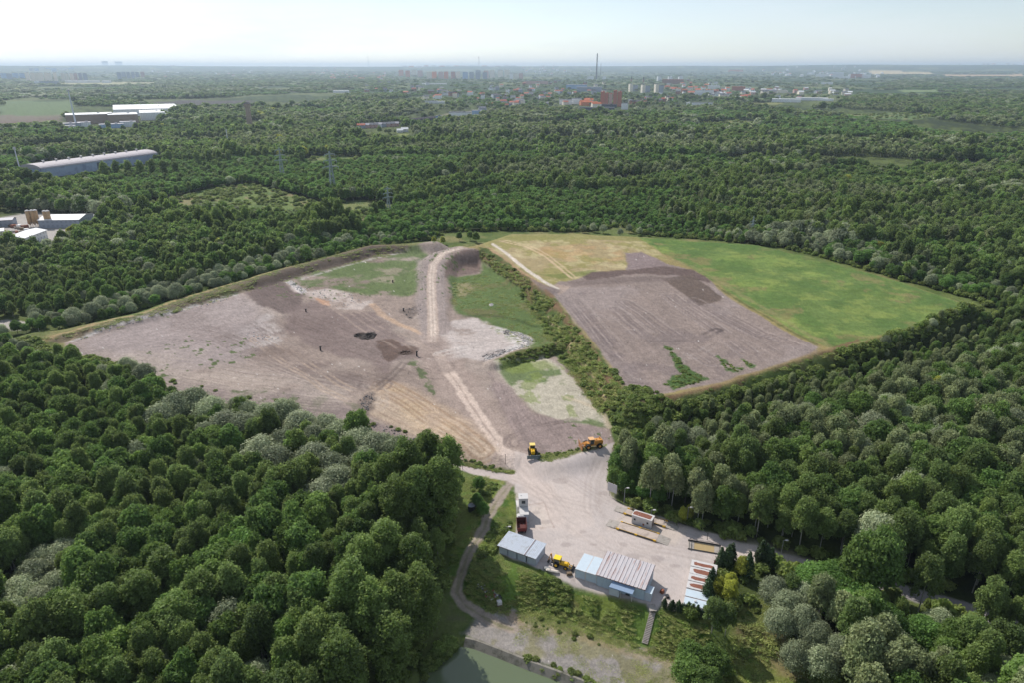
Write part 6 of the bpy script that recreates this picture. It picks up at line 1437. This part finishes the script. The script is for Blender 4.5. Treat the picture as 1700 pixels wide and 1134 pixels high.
for i, (a_, b_, yt, yb) in enumerate(((1044.5,1050,139,151),(1065,1070.5,140,153),(1087,1092.5,139,155))):
    block('tower_block', ('cream tower farthest from the white pair, dark block behind', 'cream tower in the middle of the three', 'tallest cream tower of the three, above trees')[i], 'tower block', a_, b_, yt, yb, 20, 'cream', group='three cream towers', w_lit=True)
    block('apartment_block', 'grey flats tucked behind a cream tower, '+pct(b_+4, yb), 'apartment block', b_+.8, b_+9, yt+2, yb-1, 14, 'grey', group='grey flats by the cream towers')
for i, (a_, b_) in enumerate(((1091,1097.5),(1109,1116.5),(1126.5,1133.5))): block('tower_block', ('white tower standing over the tallest cream tower', 'white tower between its two twins', 'white tower at the end beside the brick hall')[i], 'tower block', a_, b_, 126.5, 134.5, 20, 'white', rm='white', group='three white towers', w_lit=True)
block('tower_block', 'dark hazy twin tower on the skyline, the farther from the estate edge', 'tower block', 171, 180, 101, 112, 60, 'dark'); block('tower_block', 'dark hazy twin tower on the skyline, the wider one', 'tower block', 193, 203.5, 101.5, 113, 60, 'dark')
block('tower_block', 'hazy slab on the skyline beside the thin chimney', 'tower block', 803, 810, 99, 108, 40, 'dark')
block('apartment_block', 'long red brick flats below the skyline', 'apartment block', 1209, 1233, 115, 121, 16, 'orange'); block('apartment_block', 'red flats in the white suburb', 'apartment block', 1412, 1430, 122, 129, 16, 'red')
for i, (a_, b_, yt, yb) in enumerate(((1340,1352,119,124),(1376,1400,119,126),(1385,1400,122,129),(1408,1412,122,130),(1430,1445,123,129),(1424,1446,120,123),(1355,1375,122,127),(1255,1266,117,119),(1280,1305,119,121),(1395,1410,126,130))):
    block('suburb_block', 'white building in the far suburb, '+pct((a_+b_)/2, yb), 'building', a_, b_, yt, yb, 20, 'white', rm='white', group='white suburb buildings')
# the factory roofs, long white plants, and the row houses
for i, (a_, b_, yt, yb, dep, fac, rm, lab) in enumerate(((1285,1330,164,169,30,'white','white','long white plant at the wood edge'),(1325,1375,162,166,30,'white','white','white plant roof behind the long one'),(1288,1296,158,167,14,'white','grey','white cube building at the end of the plant'),(1324,1331,159,165,14,'pink','grey','pinkish cube building in the middle of the plant'),(1368,1385,164,167,20,'white','white','low white shed past the plant'),
     (1150,1187,170,174,20,'white','grey','low grey white hall below the three cream towers'),(1140,1146,170,175,12,'white','white','small white house by the low hall'),(1365,1383,136,139,20,'white','white','pair of white halls inside the far woods'),(1348,1358,137,139,16,'cream','white','small pale hall inside the far woods'),
     (1216,1237,143,149,16,'red','red','red brick school with a white wing'),(1237,1248,145,149,12,'white','white','white wing beside the red brick school'),(1155,1185,149,157,18,'white','grey','pale grey works with chimney block'),(1176,1195,141,147,14,'white','white','white hall behind the pale works'),(1185,1200,150,157,18,'brick','dark','dark brick end of the pale works'),
     (1100,1135,131,139,30,'brick','red','long dark brick hall with red roof'),(1270,1290,148,152,14,'white','white','white terrace past the brick school'),(1292,1308,149,153,14,'cream','white','pale terrace past the brick school'),
     (700,741,138,141,40,'white','white','long white factory in front of the town'),(552,578,150,153,40,'white','white','white hall alone among the trees'),(703,726,167,171,16,'white','grey','grey white building by the tram line'),(724,738,168,171,12,'white','white','small white building by the tram line'),
     (929,950,165,173,30,'white','grey','long blue white block, first half'),(950,966,163,172,30,'white','grey','long blue white block, second half'),(958,1000,144,152,40,'grey','sheet','pale grey works behind the red towers'),(940,975,140,147,40,'blue','sheet','grey blue works behind the long block'),
     (950,1020,178,184,16,'dark','grey','long dark low building in front of the red towers'),(994,1024,173,178,14,'dark','dark','dark flat annex at the foot of the red towers'),(1032,1043,171,181,16,'white','grey','grey gabled house beside the red towers'),
     (1085,1100,154,157,14,'white','white','low white base under the tallest cream tower'),(745,782,186,194,20,'white','grey','pale low blocks by the light green wall'),(783,800,183,190,16,'blue','sheet','bluish low block by the tram line'),(723,732,192,201,12,'blue','grey','blue gable building at the end of the dark terrace'),
     (733,738,193,199,10,'cream','grey','yellow end house of the dark terrace'),(751,759,154,162,16,'cream','red','cream house with a red roof'),(817,824,196,203,14,'cream','red','small red and cream house at the wood edge'),(840,846,149,154,12,'white','white','white house in the allotments'),
     (870,910,134,141,30,'pink','grey','pinkish works below the town'),(975,986,126,132,20,'white','white','pale hall at the foot of the tall chimney'),(1000,1006,126,131,16,'white','white','small pale hall past the tall chimney'),
     (505,518,168,174,14,'brown','grey','low brown shed in the middle woods'),(494,517,212,216,10,'brown','grey','low brown shed at the scrubland edge'),(240,257,241,246,12,'white','white','thin white roof behind the long warehouse'),(345,375,246,250,14,'white','grey','grey roof in the trees past the long warehouse'),
     (110,160,133,136,50,'white','white','long thin white hall by the straw field'),(168,182,133,136,40,'white','white','short white hall by the straw field'),(56,64,134,139,20,'white','white','white gabled hall before the estate'),(64,95,134,138,20,'grey','grey','grey hall before the estate'))):
    block('industrial_hall' if (b_-a_) > 12 else 'building', lab, 'building', a_, b_, yt, yb, dep, fac, rm=rm)
# big factory and small works on the plain
block('factory_hall', 'wide brown walled factory with a white roof, the longer half', 'factory', 101, 170, 190, 205, 70, 'brown', rm='white'); block('factory_hall', 'brown walled factory with a white roof, the half nearer the tree clump', 'factory', 170, 214, 190, 205, 70, 'brown', rm='white')
block('factory_hall', 'white roofed hall behind the brown walled factory', 'factory', 152, 254, 181, 192, 250, 'white', rm='white'); block('factory_hall', 'white roofed hall jutting past the brown factory', 'factory', 214, 252, 187, 199, 120, 'white', rm='white'); block('factory_hall', 'low white roofed hall at the outer end of the factory', 'factory', 236, 272, 189, 198, 90, 'white', rm='white')
for i, (a_, b_, yt, yb, f_) in enumerate(((80,127,205,212,'grey'),(127,146,203,210,'white'),(164,200,206,212,'blue'),(198,222,202,210,'white'),(100,120,209,213,'white'))): block('workshop', 'small pale workshop in front of the factory, '+pct((a_+b_)/2, yb), 'workshop', a_, b_, yt, yb, 18, f_, rm='sheet', group='workshops before the factory')
# long barrel roofed warehouse
p0 = Vector(G(72,296)); p1 = Vector(G(264,268)); d = p1-p0; c = (p0+p1)/2; Lw = d.length; ang = math.atan2(d.y, d.x)
t = thing('warehouse', 'long blue white warehouse with a curved grey roof and roof vents', 'warehouse', (c.x, c.y, 0), ang)
b = MB(); b.box((0, 17, 5.2), (Lw, 34, 10.4)); b.build('wall', mat("blue_white_cladding", alb(176,190,216), .6, var=.05, scale=.1, stain=alb(150,160,190), stain_scale=.1, stain_lo=.5, stain_hi=.6), t)
prf = [(-.5, 10.4)]+[(17-17.5*math.cos(math.pi*k/10), 10.4+4.6*math.sin(math.pi*k/10)) for k in range(1, 10)]+[(34.5, 10.4)]
b = MB(); b.prism(prf, -Lw/2-.5, Lw/2+.5); rf = b.build('roof', mat("warehouse_roof", alb(186,178,182), .7, var=.05, scale=.05), t)
for k in range(9):
    b = MB(); x_ = -Lw/2+16+k*(Lw-32)/8; b.tube((x_, 17, 14.6), (x_, 17, 16.6), .9, n=8); b.box((x_, 17, 17), (2.6, 2.6, .8), bev=.3); b.build('roof_vent', WHITE, rf)
b = MB(); b.box((-8, -.1, 5), (4, .3, 9)); b.build('door', FAC['dark'], t)
# yard at the left edge: white roofed halls, silos, blocks
def hall(lab, c0, c1, dep, h0, h1, wallm, roofm, name='storage_hall'):
    p0 = Vector(G(*c0)); p1 = Vector(G(*c1)); d = p1-p0; L0 = d.length; c = (p0+p1)/2; t = thing(name, lab, 'hall', (c.x, c.y, 0), math.atan2(d.y, d.x))
    b = MB(); b.prism([(0, 0), (dep, 0), (dep, h0), (dep/2, h1), (0, h0)], -L0/2, L0/2); b.build('wall', wallm, t)
    b = MB(); slab(b, [(-L0/2-.4,-.5,h0),(L0/2+.4,-.5,h0),(L0/2+.4,dep/2,h1+.15),(-L0/2-.4,dep/2,h1+.15)], .2); slab(b, [(-L0/2-.4,dep/2,h1+.15),(L0/2+.4,dep/2,h1+.15),(L0/2+.4,dep+.5,h0),(-L0/2-.4,dep+.5,h0)], .2); b.build('roof', roofm, t); return t
WR = RFM['white']
hall('long white roofed hall behind the tan silos', (66,378), (134,377), 22, 6, 8, FAC['grey'], WR); hall('white roofed hall in the trees below the silos', (44,408), (80,394), 14, 5.5, 7, FAC['white'], WR)
hall('low pale shed running on from the long white hall', (150,367), (200,363), 9, 3.5, 4.2, FAC['cream'], RFM['sheet']); hall('small white roofed shed alone in the scrub', (326,356), (352,354), 11, 4.0, 4.8, FAC['dark'], WR); hall('grey shed at the edge behind the blocks', (-12,377), (23,375), 9, 5, 6, FAC['grey'], RFM['sheet']); hall('white hall cut by the edge below the block stacks', (-30,398), (9,394), 10, 5, 6, FAC['white'], WR)
for i, (px_, py_) in enumerate(((51.5,376),(59,375.5),(64.5,375),(80,376.5),(85,376.5))):
    x, y = G(px_, py_); t = thing('silo', ('tan striped silo nearest the block stacks', 'tan striped silo, second from the block stacks', 'tan silo in front of the hall end', 'tan silo of the separate pair', 'tan silo at the end of the separate pair')[i], 'silo', (x, y, 0), 0, 'tan silos of the batching yard')
    b = MB(); b.tube((0, 0, 3), (0, 0, 12.5), 1.5, n=16); b.tube((0, 0, 1.5), (0, 0, 3), .4, 1.5, n=16); b.build('barrel', mat("tan_silo", alb(206,170,128), .6, var=.06, scale=.6), t, True)
    b = MB(); b.tube((0, 0, 12.5), (0, 0, 13.1), 1.6, .8, n=16); b.build('cap', WHITE, t); b = MB()
    for sx in (-1, 1):
        for sy in (-1, 1): b.tube((sx*1.1, sy*1.1, 0), (sx*1.1, sy*1.1, 4), .12, n=5)
    b.build('leg', WHITE, t)
for i in range(26):
    px_, py_ = R5.uniform(2, 48), R5.uniform(374, 396); x, y = G(px_, py_); s = (R5.uniform(2, 5), R5.uniform(1.5, 3), R5.uniform(1, 2.6))
    b = MB(); b.box((0, 0, s[2]/2), s, bev=.08)
    for k in range(1, 3): b.box((0, 0, s[2]*k/3), (s[0]+.06, s[1]+.06, .05))
    o = b.build('block_stack', [FAC['white'], CONC, RUST, WOOD][i % 4]); o.location = (x, y, 0); o.rotation_euler = (0, 0, R5.uniform(0, 3)); tag(o, 'pallet stack in the batching yard, '+pct(px_, py_), 'block stack', 'pallet stacks in the batching yard')
# houses
def house(px_, py_, w, dep, h, fac, rm, lab, group, rot=None):
    x, y = G(px_, py_); z = gz(x, y); t = thing('house', "%s, %s" % (lab, pct(px_, py_)), 'house', (x, y, z), R5.uniform(-.6, .6) if rot is None else rot, group)
    b = MB(); b.prism([(-dep/2, -1), (dep/2, -1), (dep/2, h), (0, h+dep*.3), (-dep/2, h)], -w/2, w/2); b.build('wall', FAC[fac], t)
    b = MB(); slab(b, [(-w/2-.4,-dep/2-.5,h-.1),(w/2+.4,-dep/2-.5,h-.1),(w/2+.4,0,h+dep*.3+.1),(-w/2-.4,0,h+dep*.3+.1)], .25); slab(b, [(-w/2-.4,0,h+dep*.3+.1),(w/2+.4,0,h+dep*.3+.1),(w/2+.4,dep/2+.5,h-.1),(-w/2-.4,dep/2+.5,h-.1)], .25); b.build('roof', RFM[rm], t)
FARH = MB()
def houses(pts, n, lab, group, facs, rms, sc=1.0, mass=False):
    if mass:      # hundreds of specks near the horizon: one mass
        xs_, ys_ = scatter_in(np.array(pts, float), n, len(group)*7+n, 0)
        for a_, b_ in zip(xs_, ys_):
            x, y = G(a_, b_); z = gz(x, y); w, d_, h = R5.uniform(12, 24)*sc, R5.uniform(10, 15)*sc, R5.uniform(7, 12)*sc; rz = R5.uniform(-.6, .6)
            FARH.box((x, y, z+h/2), (w, d_, h), rz=rz, mi=0); FARH.box((x, y, z+h+d_*.12), (w*1.04, d_*1.06, d_*.24), rz=rz, mi=R5.choice([1, 2]), taper=.35)
        return
    P = np.array(pts, float); xs_, ys_ = scatter_in(P, n, len(group)*7+n, 0)
    for a_, b_ in zip(xs_, ys_): house(a_, b_, R5.uniform(12, 24)*sc, R5.uniform(10, 15)*sc, R5.uniform(7, 12)*sc, R5.choice(facs), R5.choice(rms), lab, group)
houses([(515,116),(650,122),(650,136),(590,133),(515,128)], 46, 'small house in the far village', 'houses of the far village', ['cream','white','pink'], ['red','orange','grey','red'], 1.5)
houses([(1040,158),(1100,160),(1145,150),(1150,168),(1090,176),(1045,178)], 18, 'house below the three cream towers', 'houses below the cream towers', ['cream','white','brick'], ['red','dark','grey'])
houses([(1095,132),(1200,138),(1215,160),(1150,164),(1100,150)], 34, 'house round the pale works', 'houses round the pale works', ['cream','white','brick','white'], ['red','grey','orange'], 1.3)
houses([(780,148),(870,138),(1000,135),(1040,150),(960,160),(800,165)], 44, 'house in the allotments below the town', 'houses in the allotments', ['cream','white','grey','brick'], ['red','grey','dark'], 1.15)
houses([(1180,160),(1290,145),(1420,150),(1420,160),(1300,157),(1230,170)], 36, 'house in the suburb behind the white plant', 'houses behind the white plant', ['white','cream','pink'], ['red','grey','white'], 1.2)
houses([(1230,116),(1480,120),(1480,130),(1300,128)], 44, 'house in the suburb below the hills', 'houses below the hills', ['white','cream','white'], ['red','white','grey'], 2.2, mass=True)
houses([(1480,110),(1700,112),(1700,119),(1480,117)], 28, 'white house on the far hill foot', 'houses on the far hill foot', ['white','cream'], ['white','red'], 3.5, mass=True)
houses([(868,108),(985,112),(985,122),(868,124)], 34, 'pale house on the far rise', 'houses on the far rise', ['white','cream','orange'], ['red','white'], 2.3, mass=True)
houses([(240,112),(500,112),(500,124),(260,130)], 30, 'small hazy house on the plain', 'hazy houses on the plain', ['white','grey','cream'], ['grey','red'], 1.8, mass=True)
houses([(790,165),(850,165),(850,182),(800,190)], 14, 'shed in the allotments by the tram line', 'sheds by the tram line', ['cream','grey','brown'], ['grey','dark','red'], .8)
houses([(966,170),(992,170),(990,180),(966,180)], 6, 'orange roofed house under the red towers', 'orange roofed houses', ['orange','cream'], ['orange'], 1.3)
houses([(600,140),(760,140),(790,160),(700,168),(600,160)], 30, 'house among trees below the town centre', 'houses below the town centre', ['cream','white','grey','brick'], ['red','grey','dark'], 1.2)
houses([(830,160),(960,156),(1000,168),(920,176),(830,178)], 22, 'house among trees before the red towers', 'houses before the red towers', ['cream','white','grey'], ['red','grey'], 1.0)
for i in range(11): house(686+i*3.5, 204-i*.35, 9, 11, 7.5, 'dark', 'dark', 'narrow house of the dark roofed terrace', 'dark roofed terrace', .15)
for i in range(9): house(600+i*7, 212-i*.4, 16, 10, 6, R5.choice(['cream','pink','white','grey']), R5.choice(['grey','red','sheet']), 'house of the pale terrace in the middle woods', 'pale terrace in the middle woods', .1)
house(664,219,11,9,4,'white','white','bright white house beside the small lawn, the farther one','white houses by the lawn',.2); house(672,218,13,10,5,'white','white','bright white house beside the small lawn, the larger one','white houses by the lawn',.2)
o = FARH.build('distant_houses', [FAC['white'], RFM['red'], RFM['white']]); o['kind'] = 'stuff'; o['label'] = 'specks of pale houses scattered along the foot of the hills'
# chimneys, masts, towers on the skyline
def chimney(name, lab, cat, px_, yt, yb, r0, r1, m, bands=None, extra=None):
    x, y = G(px_, yb); z = gz(x, y); h = ztop(px_, yt, x, y)-z
    t = thing(name, lab, cat, (x, y, z)); b = MB(); b.tube((0, 0, -2), (0, 0, h), r0, r1, n=14); b.build('shaft', m, t, False)
    b = MB(); b.tube((0, 0, h-.02*h), (0, 0, h+.4), r1*1.12, n=14); b.build('rim', DARK, t)
    return t, h
CH = mat("dark_chimney", alb(96,88,96), .9, var=.1); CHR = mat("brick_chimney", alb(150,110,96), .9)
chimney('chimney', 'tall dark chimney standing above the horizon beyond the red towers', 'chimney', 990, 88, 130, 7.2, 5.2, CH); chimney('chimney', 'thin shorter chimney next to the tall dark one', 'chimney', 997, 104.5, 124, 4.0, 3.0, CH)
chimney('chimney', 'brown chimney on the skyline above the town centre', 'chimney', 795.3, 93, 117, 8, 6, CHR)
for i, px_ in enumerate((1011.5,1015.5,1019.5)): chimney('chimney', ('pale distant stack nearest the tall chimney', 'pale distant stack, shortest of the three', 'pale distant stack farthest from the tall chimney')[i], 'chimney', px_, (99.5,101.5,98.5)[i], 112, 9, 6, POLEM)
def mast(lab, px_, yt, yb, w0, name='radio_mast', cat='mast', m=POLEM):
    x, y = G(px_, yb); z = gz(x, y); h = ztop(px_, yt, x, y)-z; t = thing(name, lab, cat, (x, y, z)); b = MB(); n = 10
    P = lambda sx, sy, k: Vector((sx*w0/2*(1-.9*k/n), sy*w0/2*(1-.9*k/n), h*k/n))
    for k in range(n):
        for (sx, sy), (ux_, uy_) in (((-1,-1),(1,-1)),((1,-1),(1,1)),((1,1),(-1,1)),((-1,1),(-1,-1))):
            b.tube(P(sx, sy, k), P(sx, sy, k+1), w0*.06, n=4, cap=False); b.tube(P(sx, sy, k), P(ux_, uy_, k+1), w0*.035, n=3, cap=False); b.tube(P(ux_, uy_, k), P(sx, sy, k+1), w0*.035, n=3, cap=False)
    b.build('lattice', m, t); b = MB(); b.tube((0, 0, h*.9), (0, 0, h*1.03), w0*.08, n=6); b.build('spike', m, t); return t, h
mast('thin mast on the skyline beyond the village', 549, 94, 112, 12, m=CHR); mast('thin dark mast on the far plain', 354, 101, 114, 14, m=CH); mast('thin mast on the hill beyond the suburb', 1427.5, 100, 110, 14, m=CH)
t, h = mast('dark television tower on the skyline with a slim spike', 612, 88, 112, 20, 'television_tower', 'tower', CH); b = MB(); b.tube((0, 0, 0), (0, 0, h*.42), 30, 24, n=12); b.tube((0, 0, h*.42), (0, 0, h*.5), 34, 30, n=12); b.build('tower_base', CH, t)
for i, (px_, yt, yb, lab) in enumerate(((775.5,98.5,108,'dark church spire on the skyline left of the brown chimney'),(1048,125,137,'dark church spire behind the cream towers, the first of two'),(1068,125,138,'dark church spire behind the cream towers, the second of two'),(1274,110,119,'dark spire in the suburb below the hills'))):
    x, y = G(px_, yb); z = gz(x, y); h = ztop(px_, yt, x, y)-z; t = thing('church_tower', lab.replace('left of the', 'near the'), 'church tower', (x, y, z)); s = 5.0 if i != 0 else 9
    b = MB(); b.box((0, 0, h*.25-1), (s*2, s*2, h*.5+2)); b.build('tower', FAC['brick'], t); b = MB(); b.tube((0, 0, h*.5), (0, 0, h), s*1.1, .2, n=8); b.build('spire', DARK, t)
x, y = G(415,207); t = thing('water_tower', 'red brick water tower rising from the trees', 'water tower', (x, y, 0)); z_ = ztop(415, 169, x, y); b = MB(); b.box((0, 0, z_*.42), (9, 9, z_*.84), taper=.85); b.build('shaft', FAC['brown'], t); b = MB(); b.box((0, 0, z_*.88), (11.5, 11.5, z_*.12)); b.build('tank_room', FAC['brown'], t); b = MB(); b.box((0, 0, z_*.97), (12, 12, z_*.07), taper=.4); b.build('roof', RFM['dark'], t)
def pole_mast(lab, px_, yt, yb, r):
    x, y = G(px_, yb); z = gz(x, y); h = ztop(px_, yt, x, y)-z; t = thing('antenna_mast', lab, 'mast', (x, y, z)); b = MB(); b.tube((0, 0, -1), (0, 0, h), r, r*.55, n=10); b.build('pole', mat('pale_mast', (.62,.65,.70), .6, var=.05), t)
    b = MB()
    for k in range(3): b.box((r*1.2*math.cos(k*2.1), r*1.2*math.sin(k*2.1), h-1.5), (r*.9, r*.9, 2.6))
    b.tube((0, 0, h-3), (0, 0, h-2.7), r*1.7, n=10); b.build('antenna', WHITE, t)
pole_mast('tall pale antenna mast in front of the factory', 127, 148, 210, 1.9); pole_mast('pale antenna mast at the wood edge by the rusty yard', 36, 243, 292, .8); pole_mast('slim pale mast in the trees past the long warehouse', 380, 214, 246, .7)
def pylon(lab, px_, yt, yb, arms=3, rot=.5):
    x, y = G(px_, yb); z = gz(x, y); h = ztop(px_, yt, x, y)-z; w0 = h*.17; t = thing('pylon', lab, 'pylon', (x, y, z), rot, 'steel lattice power pylons'); b = MB(); n = 9
    wk = lambda k: w0/2*max(.12, (1-(k/n)**.7*.95))
    P = lambda sx, sy, k: Vector((sx*wk(k), sy*wk(k), h*k/n)); tk = h*.008
    for k in range(n):
        for (sx, sy), (ux_, uy_) in (((-1,-1),(1,-1)),((1,-1),(1,1)),((1,1),(-1,1)),((-1,1),(-1,-1))):
            b.tube(P(sx, sy, k), P(sx, sy, k+1), tk*1.3, n=4, cap=False); b.tube(P(sx, sy, k), P(ux_, uy_, k+1), tk*.7, n=3, cap=False); b.tube(P(ux_, uy_, k), P(sx, sy, k+1), tk*.7, n=3, cap=False)
    b.build('lattice', mat("pylon_steel", alb(166,178,176), .7, var=.1), t); 
    for q in range(arms):
        b = MB(); za = h*(.62+.15*q); la = h*(.19-.03*q)
        for s in (-1, 1):
            for o_ in (-.3, .3): b.tube((0, o_, za+h*.03), (s*la, 0, za), tk, n=3, cap=False); b.tube((0, o_, za), (s*la, 0, za), tk, n=3, cap=False)
            b.tube((s*la, 0, za), (s*la, 0, za-h*.05), tk*1.2, n=4)
            for e in (.35, .7): b.tube((s*la*e, 0, za), (s*la*e, 0, za+h*.03*(1-e)), tk*.7, n=3, cap=False)
        b.build('cross_arm', MATS["pylon_steel"], t)
    return Vector((x, y, z)), h
py = [pylon('tallest lattice pylon in the middle woods above the scrub', 553, 250, 318), pylon('lattice pylon standing nearest the haul road bend', 646, 309, 356), pylon('lattice pylon half hidden in the trees, behind the tallest one', 470, 244, 300), pylon('slim lattice pylon behind the bright green meadow', 1247, 358, 394, 2), pylon('low lattice pylon at the scrub edge below the tallest one', 562, 330, 372, 2)]
# stones and heaps by the batching yard
for i, (px_, py_) in enumerate(((180,350),(196,346),(215,350),(232,349),(160,356))):
    x, y = G(px_, py_); P_ = [(px_-9, py_-2.5), (px_+9, py_-2.5), (px_+9, py_+2.5), (px_-9, py_+2.5)]; heap('gravel_heap', 'grey weed grown gravel heap by the batching yard, '+pct(px_, py_), P_, 0, 4.5, mat("grey_gravel", alb(150,146,140), .95, var=.25, scale=.4), 60+i)['group'] = 'gravel heaps by the batching yard'
# rusty scrap yard at the far left edge
for i in range(14):
    px_, py_ = R5.uniform(0, 44), R5.uniform(285, 297); x, y = G(px_, py_); s = (R5.uniform(4, 11), R5.uniform(3, 5), R5.uniform(1.5, 3.5)); b = MB(); b.box((0, 0, s[2]/2), s, bev=.2); b.box((0, 0, s[2]+.2), (s[0]*.6, s[1]*.7, .5), bev=.1); o = b.build('scrap_stack', [RUST, REDP, FAC['grey']][i % 3]); o.location = (x, y, 0); o.rotation_euler = (0, 0, R5.uniform(0, 3)); tag(o, 'stack in the rusty yard at the wood edge, '+pct(px_, py_), 'scrap stack', 'stacks in the rusty yard')
# grass blades on the near slopes -------------------------------------------------
def tuft(seed):
    r = np.random.default_rng(seed); n = 150; p = r.uniform(-1.3, 1.3, (n, 2)); h = r.uniform(.04, .18, n); w = r.uniform(.06, .15, n); a = r.uniform(0, 6.28, n); l = r.normal(size=(n, 2))*.42
    V = np.stack([np.c_[p[:, 0]-w*np.cos(a), p[:, 1]-w*np.sin(a), h*0-.03], np.c_[p[:, 0]+w*np.cos(a), p[:, 1]+w*np.sin(a), h*0-.03], np.c_[p+l, h]], 1).reshape(-1, 3)
    me = mesh_from('tuft', V, np.arange(3*n).reshape(n, 3), [GRASSM], False); t_ = me.attributes.new("tone", 'FLOAT', 'POINT'); t_.data.foreach_set("value", np.repeat(r.uniform(.65, 1.35, n), 3).astype(np.float32)); return me
GRASSM = leaf_material("grass_blades", (0.210,0.290,0.070), (0.350,0.360,0.140), 0.45)
def grass_rows(polys, seed):
    r = np.random.default_rng(seed); rows = []
    for pts, z, n, s0, s1, cl in polys:
        P = W(pts, z); x, y = scatter_in(P, n, seed+len(rows) % 89, -.3); m = (fbm(x, y, 6, 3, 5) > cl) & clear(x, y); x = x[m]; y = y[m]; zz = height(x, y)
        for a_, b_, z_ in zip(x, y, zz): s = r.uniform(s0, s1); rows.append((a_, b_, z_-.02, s, s, s*r.uniform(.6, 1.2), r.uniform(0, 6.28), r.integers(3)))
    return rows
rows = grass_rows([(LAWN, -2, 3200, .35, .8, .38), ([(60,556,3),(110,546,5),(238,517,5),(370,473,5),(540,424,5),(668,402,5),(690,413,3),(568,440,2),(392,489,2),(225,538,2),(112,570,2)], 4, 1600, .5, 1.3, .44), (LOT, -5, 350, .4, .9, .55), (VERGE, 1, 260, .4, .9, .2), (BANKV, 0, 260, .4, .9, .2), (GAP, -2, 700, .5, 1.3, .42), ([(750,470),(800,450),(880,500),(915,560),(880,590),(790,528),(750,505)], ZL, 900, .4, 1.0, .4),
    ([(797,410,9),(850,440,9),(926,500,9),(996,590,9),(1055,668,9),(1050,700,0),(1000,690,2),(930,600,2),(870,490,2),(800,425,6)], 5, 2200, .6, 1.5, .38), ([(1055,668,9),(1200,640,9),(1362,584,9),(1612,510,9),(1640,515,1),(1410,602,1),(1300,640,1),(1200,672,1),(1070,700,1)], 5, 2000, .5, 1.3, .42)], 90)
instancer('grass', rows, [(tuft(k),) for k in range(3)], kind='stuff', label='rough grass and weeds on the slopes round the yard and fills')

# ------------------------------------------------------------------ the air
hz = bpy.data.materials.new("haze_air"); hz.use_nodes = True; N = hz.node_tree.nodes; L = hz.node_tree.links
N.remove(N["Principled BSDF"]); pv = N.new("ShaderNodeVolumePrincipled"); pv.inputs["Color"].default_value = (0.70, 0.85, 1.0, 1); pv.inputs["Density"].default_value = 6e-5; pv.inputs["Anisotropy"].default_value = 0.25
L.new(pv.outputs[0], N["Material Output"].inputs["Volume"])
B = 40000; zb, zt = -10.0, 260.0
me = bpy.data.meshes.new("haze"); v = [(x, y, z) for z in (zb, zt) for x, y in ((-B, -B), (B, -B), (B, B), (-B, B))]
me.from_pydata(v, [], [(3,2,1,0),(4,5,6,7),(0,1,5,4),(1,2,6,5),(2,3,7,6),(3,0,4,7)]); me.materials.append(hz); me.update()
link("haze", me, kind='stuff', label='thin blue summer haze over the woods and the town')
